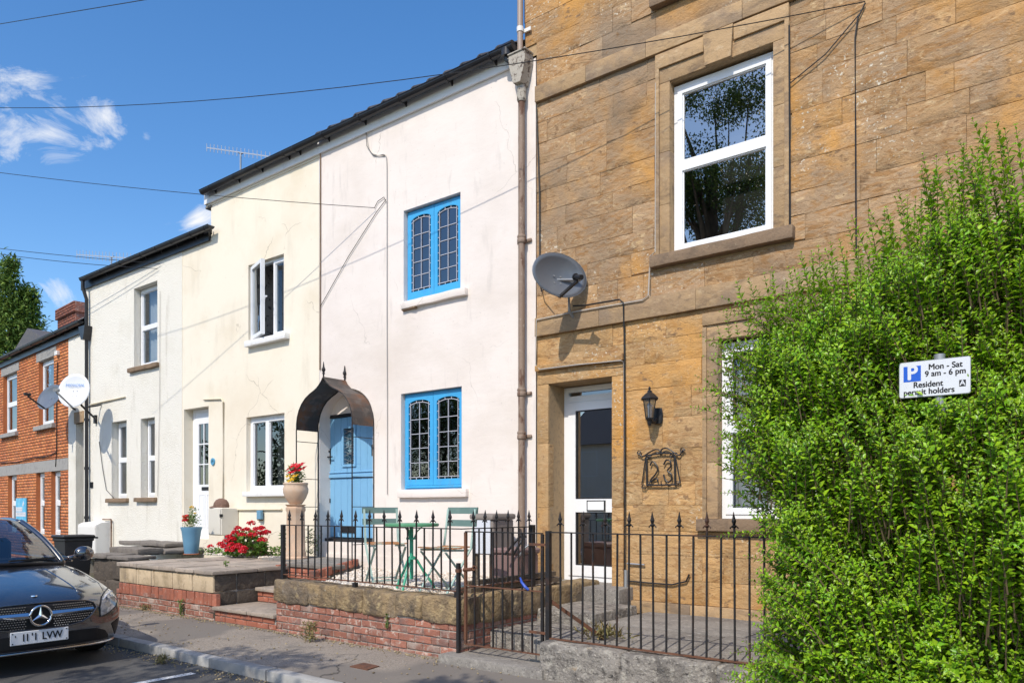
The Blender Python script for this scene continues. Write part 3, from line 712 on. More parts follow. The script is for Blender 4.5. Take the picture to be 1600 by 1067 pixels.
for x in (DX0, DX1): mb.quad((x, Yp, DZ0), (x, Yp, ARCH_SPRING), (x, Yp + DR, ARCH_SPRING), (x, Yp + DR, DZ0))
mb.quad((DX0, Yp, DZ0), (DX1, Yp, DZ0), (DX1, Yp + DR, DZ0), (DX0, Yp + DR, DZ0))
mb.quad((DX0, Yp + DR, 2.9), (DX1, Yp + DR, 2.9), (DX1, Yp + DR, ARCH_TOP + .02), (DX0, Yp + DR, ARCH_TOP + .02))
body(mb, XP0, XP1, D, .5, EZ, left=False)
mb.quad((XP1, Yp, .5), (XP1, Yp + .05, .5), (XP1, Yp + .05, EZ), (XP1, Yp, EZ))
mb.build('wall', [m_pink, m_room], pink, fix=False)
# plinth under the door and the faint ledge lines of the render
mb = MB(); mb.box(fx(508), XP1 - .3, D - .03, D - .014, .5, .80); mb.build('plinth', m_pink, pink)
# eaves: fascia, gutter with brackets, pantiles
XT0 = fx(322, D); XG0 = fx(309, D - .24); XG1 = fx(797, D - .24)
def half_round(x0, x1, y, z, r=.068, n=9):
    mb = MB(); ring = []
    for ro in (r, r - .006):
        ring.append([(y + ro * math.cos(math.pi * k / n + math.pi), z + ro * math.sin(math.pi * k / n + math.pi)) for k in range(n + 1)])
    for k in range(n):
        (ya, za), (yb, zb) = ring[0][k], ring[0][k + 1]; mb.quad((x0, ya, za), (x1, ya, za), (x1, yb, zb), (x0, yb, zb))
        (ya, za), (yb, zb) = ring[1][k], ring[1][k + 1]; mb.quad((x0, ya, za), (x0, yb, zb), (x1, yb, zb), (x1, ya, za))
    for k in (0, n):
        (ya, za), (yb, zb) = ring[0][k], ring[1][k]; mb.quad((x0, ya, za), (x1, ya, za), (x1, yb, zb), (x0, yb, zb))
    for x in (x0, x1):
        poly = [(x, *p) for p in ring[0]]; mb.add(poly, [tuple(range(len(poly)))])
    # rolled front lip
    mb.tube([(x0, y - r, z), (x1, y - r, z)], .008, 6)
    return mb
def brackets(g, xs, y, z, r=.076):
    for x in xs:
        mb = MB(); n = 8
        pts = [(y + r * math.cos(math.pi * k / n + math.pi), z + r * math.sin(math.pi * k / n + math.pi)) for k in range(n + 1)]
        inn = [(y + (r - .012) * math.cos(math.pi * k / n + math.pi), z + (r - .012) * math.sin(math.pi * k / n + math.pi)) for k in range(n + 1)]
        for k in range(n): mb.prism([pts[k], pts[k + 1], inn[k + 1], inn[k]], x - .014, x + .014, 'x')
        mb.prism([(y + r - .02, z - .03), (y + r + .035, z - .10), (y + r + .035, z + .01), (y + r - .02, z + .01)], x - .012, x + .012, 'x')
        mb.build('bracket', m_gutter, g)
GZ = EZ + .18; GY = D - .15
XM = fx(500)
def eaves(house, x0, x1, gx0, gx1, bxs, fascia=m_whitewood):
    MB().box(x0, x1, D - .05, D - .015, EZ - .005, EZ + .27).build('fascia', fascia, house)
    MB().box(x0, x1, D - .013, D + .05, EZ - .04, EZ + .25).build('wall_plate', m_cream if house is not pink else m_pink, house)
    g = half_round(gx0, gx1, GY, GZ).build('gutter', m_gutter, house)
    brackets(g, bxs, GY, GZ)
    mb = MB()
    for px in (): pass
    return g
bpx = [fx(p, GY) for p in (330, 367, 403, 445, 507, 564, 627, 699, 768)]
g = eaves(pink, XM + .004, fx(803), XM, XG1, bpx[4:])
mb = MB(); mb.tube([(XG1 - .12, GY, GZ - .03), (XG1 - .12, GY, GZ - .14), (XG1 - .06, GY + .02, GZ - .2), (XG1 + .12, D - .12, GZ - .26)], .036, 10)
mb.lathe((XG1 - .12, GY, GZ - .08), [(.075, -.03), (.075, .06)], 12)
mb.tube([(XG1 - .2, GY, GZ - .005), (XG1 - .02, GY, GZ - .005)], .068, 12)
mb.build('gutter_outlet', m_gutter, g, smooth=40)
# roof: front slope sheet with rolls, ridge, back slope
PITCH = math.tan(math.radians(32))
def roof_slope(mb, x0, x1, y0, z0, run, roll=0.0, pitch_w=.3, th=.03, seg=8):
    if roll <= 0:
        mb.quad((x0, y0, z0), (x1, y0, z0), (x1, y0 + run, z0 + run * PITCH), (x0, y0 + run, z0 + run * PITCH))
        mb.quad((x0, y0, z0 - th), (x0, y0 + run, z0 - th + run * PITCH), (x1, y0 + run, z0 - th + run * PITCH), (x1, y0, z0 - th))
        mb.quad((x0, y0, z0 - th), (x1, y0, z0 - th), (x1, y0, z0), (x0, y0, z0))
    else:
        n = int((x1 - x0) / pitch_w * seg)
        f = lambda x: roll * max(0, math.cos(2 * math.pi * x / pitch_w)) ** 1.0
        for i in range(n):
            a, b = x0 + (x1 - x0) * i / n, x0 + (x1 - x0) * (i + 1) / n
            mb.quad((a, y0, z0 + f(a)), (b, y0, z0 + f(b)), (b, y0 + run, z0 + f(b) + run * PITCH), (a, y0 + run, z0 + f(a) + run * PITCH))
            mb.quad((a, y0, z0 - th), (b, y0, z0 - th), (b, y0, z0 + f(b)), (a, y0, z0 + f(a)))
RUN = 2.75
ZR = GZ + .05
def gable_roof(house, x0, x1, y0, z0, run, roll=0.0, mat=None, name='roof'):
    mb = MB(); roof_slope(mb, x0, x1, y0, z0, run, roll)
    zt = z0 + run * PITCH
    mb.quad((x0, y0 + run, zt), (x1, y0 + run, zt), (x1, y0 + 2 * run, z0), (x0, y0 + 2 * run, z0))
    o = mb.build(name, mat or m_rooftile, house)
    MB().tube([(x0, y0 + run, zt), (x1, y0 + run, zt)], .09, 10).build('ridge', mat or m_rooftile, o)
    return o
rp = gable_roof(pink, XM + .01, fx(805), D - .02, ZR + .055, RUN, .045)
# eaves course of pantiles, each a piece of its own
PW = .30
def pantile_mesh():
    mb = MB(); n = 10; L = .42
    f = lambda u: .055 * math.sin(math.pi * min(1, u / .55)) if u < .55 else -.012 * math.sin(math.pi * (u - .55) / .45)
    for i in range(n):
        a, b = i / n, (i + 1) / n
        mb.quad((a * PW, 0, f(a)), (b * PW, 0, f(b)), (b * PW, L, f(b) + L * PITCH), (a * PW, L, f(a) + L * PITCH))
        mb.quad((a * PW, 0, f(a) - .02), (a * PW, L, f(a) - .02 + L * PITCH), (b * PW, L, f(b) - .02 + L * PITCH), (b * PW, 0, f(b) - .02))
        mb.quad((a * PW, 0, f(a) - .02), (b * PW, 0, f(b) - .02), (b * PW, 0, f(b)), (a * PW, 0, f(a)))
    o = mb.build('roof_tile', m_rooftile, None, smooth=50); me = o.data; bpy.data.objects.remove(o); return me
ptm = pantile_mesh()
x = XM + .05
while x < fx(800) - .1:
    o = bpy.data.objects.new('roof_tile', ptm); col.objects.link(o); o.parent = rp
    o.location = Vector((x, GY - .015, ZR - .025 + random.uniform(-.006, .006))) - origin_of(rp); o.rotation_euler = (0, 0, random.uniform(-.01, .01)); x += PW
# leaded windows
def leaded_window(house, x0, x1, z0, z1, y, lattice=False):
    fr = MB(); frame_bars(fr, x0 + .003, x1 - .003, z0 + .003, z1 - .003, y + .018, y + .075, .028)
    w = fr.build('window', m_bluewin, house)
    xm = (x0 + x1) / 2
    fr2 = MB(); fr2.box(x0 + .031, x1 - .031, y - .012, y + .03, z0 + .031, z0 + .058); fr2.build('drip_bar', m_bluewin, w)
    for s, (a, b) in enumerate(((x0 + .032, xm - .003), (xm + .003, x1 - .032))):
        c, d = z0 + .062, z1 - .032; st = .062; rise = .075
        i0, i1, k0, k1 = a + st, b - st, c + .085, d - .07 - rise
        mb = MB(); n = 14
        ys, ye = y, y + .045
        mb.box(a, i0, ys, ye, c, d); mb.box(i1, b, ys, ye, c, d); mb.box(i0, i1, ys, ye, c, k0)
        cx = (i0 + i1) / 2; hw = (i1 - i0) / 2
        top = lambda x: k1 + rise * math.sqrt(max(0, 1 - ((x - cx) / (hw * 1.06)) ** 2)) - rise * math.sqrt(1 - (1 / 1.06) ** 2) * 0
        for i in range(n):
            xa, xb = i0 + (i1 - i0) * i / n, i0 + (i1 - i0) * (i + 1) / n
            mb.quad((xa, ys, top(xa)), (xb, ys, top(xb)), (xb, ys, d), (xa, ys, d))
            mb.quad((xa, ys, top(xa)), (xa, ye, top(xa)), (xb, ye, top(xb)), (xb, ys, top(xb)))
        mb.quad((i0, ys, d), (i1, ys, d), (i1, ye, d), (i0, ye, d))
        mb.box(a - .0, b, ys + .03, ys + .034, c - .001, c)  # shadow gap
        sash = mb.build('sash', m_bluewin, w)
        # glazing: border strip, ten main panes, cames
        bw = .032; yg = y + .022
        j0, j1, l0 = i0 + bw, i1 - bw, k0 + bw
        tin = lambda x: top(x) - bw * 1.05
        MB().add([(i0, yg + .004, k0), (i1, yg + .004, k0)] + [(i1 - (i1 - i0) * i / n, yg + .004, top(i1 - (i1 - i0) * i / n)) for i in range(n + 1)], [tuple(range(n + 3))]).build('border_pane', m_glass_blue, w)
        rows = 5; ph = (k1 - .02 - l0) / (rows - .12)
        zs = [l0 + ph * r for r in range(rows)]
        for r in range(rows):
            for q in (0, 1):
                pa, pb = (j0, cx) if q == 0 else (cx, j1)
                t1, t2, t3 = (random.uniform(-.0012, .0012) for _ in range(3))
                if r < rows - 1:
                    MB().quad((pa, yg + t1 - .003, zs[r]), (pb, yg - t1 - .003, zs[r]), (pb, yg - t1 + t2 - .003, zs[r + 1]), (pa, yg + t1 + t2 - .003, zs[r + 1])).build('pane', m_glass_lead, w)
                else:
                    pts = [(pa, yg - .003 + t1, zs[r]), (pb, yg - .003 - t1, zs[r])] + [(pb - (pb - pa) * i / 6, yg - .003, tin(pb - (pb - pa) * i / 6)) for i in range(7)]
                    MB().add(pts, [tuple(range(9))]).build('pane', m_glass_lead, w)
        cm = MB(); t = .0075; yc = yg - .012
        bar = lambda p, q, th=t: cm.beam((p[0], yc, p[1]), (q[0], yc, q[1]), .008, th, (0, 0, 1) if abs(p[0] - q[0]) > abs(p[1] - q[1]) else (1, 0, 0))
        bar((j0, k0), (j0, top(j0))); bar((j1, k0), (j1, top(j1))); bar((cx, l0), (cx, tin(cx))); bar((i0, l0), (i1, l0))
        for r in range(1, rows): bar((j0, zs[r]), (j1, zs[r]))
        for i in range(8):
            xa, xb = i0 + (i1 - i0) * i / 8, i0 + (i1 - i0) * (i + 1) / 8; bar((xa, tin(xa)), (xb, tin(xb)))
        for f in (.2, .5, .8) if False else (.33, .67):
            xx = j0 + (j1 - j0) * f; bar((xx, k0), (xx, l0)); bar((xx, tin(xx)), (xx, top(xx)))
        nb = 9
        for i in range(1, nb):
            zz = l0 + (k1 - l0) * i / nb; bar((i0, zz), (j0, zz)); bar((j1, zz), (i1, zz))
        o = cm.build('lead_came', m_lead, w)
        # pale glazing putty line round the glass
    return w
leaded_window(pink, *WU, D + .045)
leaded_window(pink, *WL, D + .045)
for (wx0, wx1, wz0, wz1), c in ((WU, m_gcurtain), (WL, None)):
    if c: wavy_sheet(wx0, wx0 + .3, wz0, wz1, D + .3, .02, 3).build('curtain', c, pink, smooth=True, fix=False)
def sill(house, x0, x1, ztop, h, out, mat, seed=1, amp=.004, y0=None, slope=.015):
    mb = rough_block(x0, x1, D - out, D + .09, ztop - h, ztop, amp, .14, seed, .014)
    return mb.build('sill', mat, house, smooth=40)
s1 = sill(pink, fx(620.5, D - .07), fx(728, D - .07), WL[2] + .004, .115, .075, m_pink, 3)
s2 = sill(pink, fx(626, D - .07), fx(727, D - .07), WU[2] + .004, .10, .075, m_pink, 5, .011)
rough_block(fx(626, D - .07), fx(648, D - .07), D - .074, D - .01, WU[2] - .115, WU[2] - .06, .022, .035, 77, .015).build('broken_edge', m_sill, s2, smooth=50)
# stable door
YD = Yp + DR - .05
mb = MB(); fx0, fx1 = DX0 + .14, DX1 - .0
fx0 = fx(511, YD); ZF = fz(545, 646, YD)
frame_bars(mb, fx0, DX1 - .004, DZ0 + .001, ZF, YD - .03, YD + .06, .05)
mb.box(fx0, DX1 - .02, YD - .12, YD - .031, DZ0 + .002, DZ0 + .05)
dfr = mb.build('door_frame', m_black, pink)
mb = MB(); mb.box(DX0 - .02, fx0, YD - .02, YD + .05, DZ0, ARCH_TOP); mb.box(DX0, DX1, YD - .015, YD + .05, ZF, ARCH_TOP); mb.build('door_surround', m_pink, pink)
a, b = fx0 + .052, DX1 - .056
zl = DZ0 + .065; zmid = fz(545, 746, YD); zt = ZF - .055
wx0, wx1, wz0, wz1 = fx(538.5, YD), fx(556, YD), fz(547, 726, YD), fz(547, 668, YD)
dr = MB().box(a, b, YD + .004, YD + .02, zl, zt).build('door', m_bluedoor, pink)
npl = 8
for i in range(npl):
    xa, xb = a + (b - a) * i / npl, a + (b - a) * (i + 1) / npl
    for z0_, z1_ in ((zl, zmid - .012), (zmid + .012, zt)):
        for r in _clip_all((xa, xb, z0_, z1_), [(wx0, wx1, wz0, wz1)] if z0_ > zmid - .02 else []):
            if r[1] - r[0] < .012: continue
            MB().cbox(r[0] + .002, r[1] - .002, YD - .012, YD + .0035, r[2], r[3], .004).build('plank', m_bluedoor, dr)
mb = MB(); mb.cbox(a + .005, b - .005, YD - .04, YD - .013, zmid + .0, zmid + .055, .006); mb.cbox(a + .005, b - .005, YD - .03, YD - .013, zmid + .075, zmid + .098, .005); mb.build('weather_bar', m_bluedoor, dr)
mb = MB(); frame_bars(mb, wx0 - .03, wx1 + .03, wz0 - .03, wz1 + .03, YD - .035, YD - .0125, .04); mb.build('window_trim', m_bluedoor, dr)
MB().quad((wx0, YD - .006, wz0), (wx1, YD - .006, wz0), (wx1, YD - .006, wz1), (wx0, YD - .006, wz1)).build('door_pane', m_glass_d, dr)
mb = MB()
for t in range(5): mb.beam((wx0 + .01, YD - .012, wz0 + (wz1 - wz0) * (t + .2) / 5), (wx1 - .01, YD - .012, wz0 + (wz1 - wz0) * (t + .8) / 5), .005, .005); mb.beam((wx1 - .01, YD - .012, wz0 + (wz1 - wz0) * (t + .2) / 5), (wx0 + .01, YD - .012, wz0 + (wz1 - wz0) * (t + .8) / 5), .005, .005)
mb.build('lead_came', m_steel, dr)
mb = MB(); mb.cbox(fx(536, YD), fx(556, YD), YD - .03, YD - .0125, fz(545, 832, YD), fz(545, 822, YD), .005); mb.build('letterbox', m_black, dr)
mb = MB(); zh = fz(519, 714, YD); xh = a + .045; mb.cbox(xh - .02, xh + .02, YD - .022, YD - .0125, zh - .11, zh + .14, .005); mb.tube([(xh, YD - .02, zh), (xh, YD - .065, zh), (xh + .11, YD - .065, zh)], .011, 8); mb.tube([(xh, YD - .02, zh + .09), (xh, YD - .05, zh + .09)], .014, 8); mb.build('handle', m_black, dr)
mb = MB(); zk = fz(518, 782, YD); mb.cbox(a + .01, a + .055, YD - .03, YD - .0125, zk - .035, zk + .035, .005); mb.build('latch', m_black, dr)
MB().cbox(fx(577.5, Yp), fx(583, Yp), Yp + .03, Yp + .13, fz(580, 712, Yp), fz(580, 694, Yp), .006).build('key_safe', m_black, pink)

# canopy over the blue door
YC = 7.232
cano = thing('door_canopy', 'ogee canopy of dark rusting sheet metal over the blue stable door', 'canopy', ((DX0 + DX1) / 2, D - .02, .76))
cxL, cxR = fx(497, D - .02), fx(584, D - .02); ccx = (cxL + cxR) / 2; chw = (cxR - cxL) / 2; cz0 = 2.70
half = [(1.0, 0), (.995, .10), (.965, .20), (.90, .30), (.80, .39), (.66, .47), (.50, .525), (.36, .56), (.24, .60), (.15, .645), (.075, .69), (.02, .74)]
prof = [(ccx - chw * u, cz0 + v) for u, v in half] + [(ccx + chw * u, cz0 + v) for u, v in reversed(half)]
mb = MB()
yb = D - .02
for off, fl in ((0, 0), (.006, 1)):
    for i in range(len(prof) - 1):
        (xa, za), (xb, zb) = prof[i], prof[i + 1]
        mb.quad((xa, YC, za - off), (xb, YC, zb - off), (xb, yb, zb - off), (xa, yb, za - off))
for i in range(len(prof) - 1):
    (xa, za), (xb, zb) = prof[i], prof[i + 1]
    mb.quad((xa, YC, za), (xb, YC, zb), (xb, YC, zb - .006), (xa, YC, za - .006))
mb.build('canopy_sheet', m_canopy, cano, smooth=50, fix=False)
for yy in (YC, yb):
    MB().tube([(x, yy, z - .012) for x, z in prof], .008, 6).build('arch_bar', m_iron, cano)
    for xx in (cxL, cxR): MB().beam((xx, yy, .70), (xx, yy, cz0), .013, .013).build('post', m_iron, cano)
    mb = MB(); zt_ = cz0 + .73; mb.lathe((ccx, yy + (.006 if yy == YC else -.006), zt_), [(.012, 0), (.012, .05), (.026, .06), (.014, .075), (.024, .10), (.03, .12), (.014, .16), (.004, .235)], 8); mb.build('finial', m_iron, cano)
for xx in (cxL, cxR):
    for zz in (2.52, 1.95, 1.52, .98): MB().beam((xx, YC + .007, zz), (xx, yb - .007, zz), .010, .010).build('rung', m_iron, cano)

# ================================================================== cream house (number 19)
XC0 = fx(285)
cream = thing('terraced_house', 'cream smooth rendered house with white door and open white casement upstairs', 'house', (XC0, D, .7))
XS = fx(330)
CU = (fx(388), fx(443.5), (fz(388, 535) + fz(443.5, 523)) / 2, (fz(388, 415) + fz(443.5, 396)) / 2)
CL = (fx(385), fx(444.5), fz(415, 768), (fz(385, 652) + fz(444, 645)) / 2)
CDX0, CDX1 = fx(287.5), fx(326); CDZ0, CDZ1 = .93, (fz(287.5, 640) + fz(326, 634)) / 2
mb = MB()
EZL = 5.72
LOWZ = fz(330, 372)
front_sheet(mb, XS, XM - .02, .5, EZ, [(*CU, .12), (*CL, .12)], D)
front_sheet(mb, XC0, XS, .5, LOWZ, [(CDX0, CDX1, CDZ0, CDZ1, .22)], D)
body(mb, XC0, XM, D, .5, LOWZ, left=False, right=False)
mb.quad((XS, D, LOWZ - .2), (XS, D, EZ), (XS, D + 5.5, EZ), (XS, D + 5.5, LOWZ - .2))
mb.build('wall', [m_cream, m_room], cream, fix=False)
eaves(cream, XT0 + .02, XM + .0, XG0, XM - .004, bpx[:4] + [fx(462, GY)])
gable_roof(cream, fx(324), XM + .006, GY + .015, ZR - .03, RUN + .13, 0.0)
wu = upvc(cream, *CU, D + .075, [(0, .64, 0, 1), (.64, 1, 0, 1)], curtain=m_curtain, cpart=(.66, 1), fw=.04, skip_sash=(0,), sw=.045)
# open casement swung outwards on its left hinge
ix0, ix1, iz0, iz1 = CU[0] + .04, CU[1] - .04, CU[2] + .04, CU[3] - .04
cw = (ix1 - ix0) * .64
ang = math.radians(17)
us = Vector((math.cos(ang), -math.sin(ang), 0)); vs2 = Vector((math.sin(ang), math.cos(ang), 0)); o0 = Vector((ix0 + .02, D + .04, iz0))
mb = MB(); H = iz1 - iz0
def cs(u0, u1, z0_, z1_, t0=-.03, t1=.03, tgt=None):
    (tgt or mb).obox(o0 + us * (u0 + u1) / 2 + Vector((0, 0, (z0_ + z1_) / 2)) + vs2 * (t0 + t1) / 2, us * (u1 - u0) / 2, vs2 * (t1 - t0) / 2, Vector((0, 0, (z1_ - z0_) / 2)))
cs(0, .06, 0, H); cs(cw - .06, cw, 0, H); cs(.06, cw - .06, 0, .06); cs(.06, cw - .06, H - .06, H)
mb.build('open_sash', m_upvc, wu)
p = [o0 + us * u + Vector((0, 0, z)) for u, z in ((.06, .06), (cw - .06, .06), (cw - .06, H - .06), (.06, H - .06))]
MB().quad(*p).build('pane', m_glass, wu)
mb = MB(); hp = o0 + us * (cw - .02) + Vector((0, 0, H * .5)) + vs2 * .035; mb.obox(hp, us * .012, vs2 * .01, Vector((0, 0, .03))); mb.obox(hp + vs2 * .012 + us * .03, us * .04, vs2 * .008, Vector((0, 0, .01))); mb.build('handle', m_upvc, wu)
MB().quad((CU[0] - .03, D + .125, CU[2] - .3), (CU[0] - .03, D + 2.1, CU[2] - .3), (CU[0] - .03, D + 2.1, CU[3] + .3), (CU[0] - .03, D + .125, CU[3] + .3)).build('room_wallpaper', m_wallpaper, cream)
upvc(cream, *CL, D + .085, [(0, .46, 0, 1), (.46, 1, 0, 1)], glass=m_glass_d, curtain=m_gcurtain, cpart=(.5, .95), fw=.045, sw=.05)
sill(cream, fx(379.5, D - .08), fx(449, D - .08), CL[2] + .004, .085, .10, m_sillwhite, 7, .003)
sill(cream, fx(382.5, D - .08), fx(446.5, D - .08), CU[2] + .004, .10, .10, m_sillwhite, 8, .004)
# white part glazed door
YW = D + .16
mb = MB(); frame_bars(mb, CDX0 + .06, CDX1 + .10, CDZ0, CDZ1 - .005, YW, YW + .07, .06); mb.box(CDX0 + .001, CDX0 + .06, YW + .02, YW + .07, CDZ0, CDZ1)
mb.box(CDX0 + .12, CDX1 + .04, YW + .01, YW + .06, CDZ1 - .16, CDZ1 - .065); mb.build('door_frame', m_upvc, cream)
da, db, dz0, dz1 = CDX0 + .122, CDX1 + .038, CDZ0 + .06, CDZ1 - .162
ga, gb, gz0, gz1 = da + .13, db - .13, fz(313, 757, YW), dz1 - .12
dcr = MB()
dcr.box(da, ga, YW - .006, YW + .04, dz0, dz1); dcr.box(gb, db, YW - .006, YW + .04, dz0, dz1); dcr.box(ga, gb, YW - .006, YW + .04, dz0, gz0); dcr.box(ga, gb, YW - .006, YW + .04, gz1, dz1)
dcr = dcr.build('door', m_upvc, cream)
cols_, rows_ = 3, 3
for i in range(cols_):
    for j in range(rows_):
        a0, a1 = ga + (gb - ga) * i / cols_, ga + (gb - ga) * (i + 1) / cols_; b0, b1 = gz0 + (gz1 - gz0) * j / rows_, gz0 + (gz1 - gz0) * (j + 1) / rows_
        MB().quad((a0, YW + .012, b0), (a1, YW + .012, b0), (a1, YW + .012, b1), (a0, YW + .012, b1)).build('pane', m_glass_d, dcr)
mb = MB()
for i in range(1, cols_): xx = ga + (gb - ga) * i / cols_; mb.box(xx - .011, xx + .011, YW - .003, YW + .01, gz0, gz1)
for j in range(1, rows_): zz = gz0 + (gz1 - gz0) * j / rows_; mb.box(ga, gb, YW - .0045, YW + .0085, zz - .011, zz + .011)
mb.build('glazing_bar', m_upvc, dcr)
mb = MB(); mb.cbox((ga + gb) / 2 - .14, (ga + gb) / 2 + .14, YW - .02, YW - .007, gz0 - .11, gz0 - .045, .006); mb.build('letterbox', m_black, dcr)
for q in (0, 1):
    xa = ga + (gb - ga) * (.02 + .52 * q); xb = ga + (gb - ga) * (.46 + .52 * q)
    mb = MB(); frame_bars(mb, xa, xb, dz0 + .15, gz0 - .17, YW - .014, YW - .0065, .03); mb.box(xa + .05, xb - .05, YW - .012, YW - .0065, dz0 + .2, gz0 - .22); mb.build('door_panel', m_upvc, dcr)
# number plaque and the painted pipes on the wall
plq = thing('number_plaque', 'small round blue plaque with the house number beside the white door', 'number plate', (fx(333.5), D, fz(333.5, 721)))
n = 20; r = .062; MB().prism([(fx(333.5) + r * math.cos(6.283 * i / n), fz(333.5, 721) + r * 1.05 * math.sin(6.283 * i / n)) for i in range(n)], D - .022, D - .002).build('disc', m_numblue, plq)
def text(body, name, size, loc, mat, parent=None, rot=(math.radians(90), 0, 0), align='CENTER', bold=0.0, sx=1.0, extrude=.0006):
    cu = bpy.data.curves.new(name, 'FONT'); cu.body = body; cu.size = size; cu.align_x = align; cu.align_y = 'CENTER'
    tmp = bpy.data.objects.new(name, cu); col.objects.link(tmp); bpy.context.view_layer.update()
    me0 = bpy.data.meshes.new_from_object(tmp.evaluated_get(bpy.context.evaluated_depsgraph_get())); bpy.data.objects.remove(tmp)
    base_v = [v.co.copy() for v in me0.vertices]; base_f = [tuple(q.vertices) for q in me0.polygons]; bpy.data.meshes.remove(me0)
    mb = MB(); k = 0
    for dx, dy in (((0, 0),) if bold == 0 else ((0, 0), (-bold, 0), (bold, 0), (0, -bold * .7), (0, bold * .7))):   # heavier strokes
        mb.add([(v.x + dx, v.y + dy, v.z + extrude - k * .00006) for v in base_v], base_f); k += 1
    o = mb.build(name, mat, None, fix=False); o.scale = (sx, 1, 1)
    o.rotation_euler = rot; o.location = Vector(loc) - (origin_of(parent) if parent is not None else Vector((0, 0, 0))); o.parent = parent
    return o
text('19', 'digits', .075, (fx(333.5), D - .024, fz(333.5, 721)), m_signblack, plq, bold=.001)
def pipe(name, parent, pts, r, mat, n=8, smooth=True): return MB().tube(pts, r, n).build(name, mat, parent, smooth=50)
yq = D - .02
pipe('conduit', cream, [pt(318, 624, yq), pt(346, 623, yq), pt(349, 628, yq), pt(348.5, 792, yq), pt(346, 798, yq), pt(342, 802, yq)], .014, m_cable_c)
pipe('conduit', cream, [pt(349.5, 796, yq), pt(440, 795.5, yq)], .018, m_cable_c)
# small chimney stub on the party wall
zc0, zc1 = fz(320, 372) - .1, fz(320, 345)
cs_ = MB().box(fx(312) + .02, XS - .004, D + .3, D + .9, zc0, zc1 + .02).build('chimney_stub', m_dkbrick, cream)
MB().cbox(fx(322), XS + .03, D - .02, D + .5, fz(326, 326), fz(326, 322), .01).build('coping', m_slabedge, cream)

# ================================================================== white rough rendered house
XW0 = fx(133)
white = thing('terraced_house', 'off white rough rendered house with three narrow sash windows', 'house', (XW0, D, .55))
WUU = (fx(210), fx(246.5), fz(228, 572), (fz(210, 450) + fz(246, 440)) / 2)
WL1 = (fx(175), fx(198.5), fz(187, 779), (fz(175, 660) + fz(198, 656)) / 2)
WL2 = (fx(220.5), fx(242.5), fz(231, 778), (fz(220, 655) + fz(242, 651)) / 2)
mb = MB(); front_sheet(mb, XW0, XC0, .4, LOWZ - .02, [(*WUU, .16), (*WL1, .2), (*WL2, .2)], D - .008)
body(mb, XW0, XC0, D, .4, LOWZ - .02, right=False)
mb.quad((XC0, D - .008, .4), (XC0, D, .4), (XC0, D, LOWZ - .02), (XC0, D - .008, LOWZ - .02))
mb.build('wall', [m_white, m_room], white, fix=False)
for wnd, cu_ in ((WUU, m_curtain), (WL1, m_gcurtain), (WL2, m_gcurtain)):
    upvc(white, wnd[0] + .02, wnd[1] + .015, wnd[2] + .02, wnd[3] - .01, D + .13, [(0, 1, 0, .5), (0, 1, .5, 1)], fw=.035, sw=.045, curtain=cu_, glass=m_glass_d if cu_ is m_gcurtain else m_glass)
for wnd, sd in ((WUU, 1), (WL1, 2), (WL2, 3)):
    sill(white, wnd[0] - .16, wnd[1] + .10, wnd[2] + .01, .085, .08, m_sill, 20 + sd, .01)
mb = MB(); mb.box(WUU[1], WUU[1] + .05, D - .006, D - .0085, 0, 0.01)
LG = LOWZ + .13; lgx0, lgx1 = fx(128, GY), fx(330, GY)
MB().box(XW0 - .1, XS - .006, D - .05, D - .015, LOWZ - .05, LOWZ + .2).build('fascia', m_gutter, white)
lg = half_round(lgx0, lgx1, GY, LG).build('gutter', m_gutter, white)
brackets(lg, [fx(p, GY) for p in (160, 190, 222, 246, 270, 300, 322)], GY, LG)
lr = gable_roof(white, XW0 - .05, XS - .01, D - .02, LG + .05, 2.6, .03)
nt_ = int((XS - .05 - lgx0) / PW)
for i in range(nt_):
    o = bpy.data.objects.new('roof_tile', ptm); col.objects.link(o); o.parent = lr
    o.location = Vector((lgx0 + i * PW + random.uniform(-.01, .01), GY - .02, LG - .005 + random.uniform(-.008, .008))) - origin_of(lr); o.scale = (1, 1, .55); o.rotation_euler = (0, 0, random.uniform(-.01, .01))
# black downpipe with hopper at the left corner
dpx = fx(136, D - .07)
dp = thing('downpipe', 'black downpipe with hopper between brick house and rough white house', 'downpipe', (dpx, D - .07, .6))
MB().tube([(dpx, D - .16, LG - .06), (dpx, D - .16, LG - .2), (dpx, D - .08, LG - .45), (dpx, D - .08, .62)], .038, 10).build('pipe', m_gutter, dp, smooth=50)
zh = fz(136, 525)
mb = MB(); mb.prism([(dpx - .17, zh + .17), (dpx + .13, zh + .17), (dpx + .10, zh + .02), (dpx + .045, zh - .13), (dpx - .045, zh - .13), (dpx - .12, zh + .02)], D - .18, D - .02); mb.build('hopper', m_gutter, dp)
for py in (657, 732, 808): MB().lathe((dpx, D - .08, fz(136, py)), [(.05, -.03), (.05, .03)], 10).build('collar', m_gutter, dp)
yq = D - .03
pipe('conduit', white, [pt(141, 632, yq), pt(195, 620, yq)], .016, m_cable_c)
pipe('cable', white, [pt(250, 455, yq), pt(249, 640, yq), pt(246, 775, yq)], .005, m_cable_w, 5)
pipe('cable', white, [pt(155, 690, yq), pt(160, 730, yq), pt(166, 765, yq), pt(178, 778, yq)], .007, m_cable_b, 5)
MB().cbox(fx(142.5), fx(146.5), D - .03, D - .009, fz(144, 762), fz(144, 753), .004).build('number_tile', m_signblack, white)

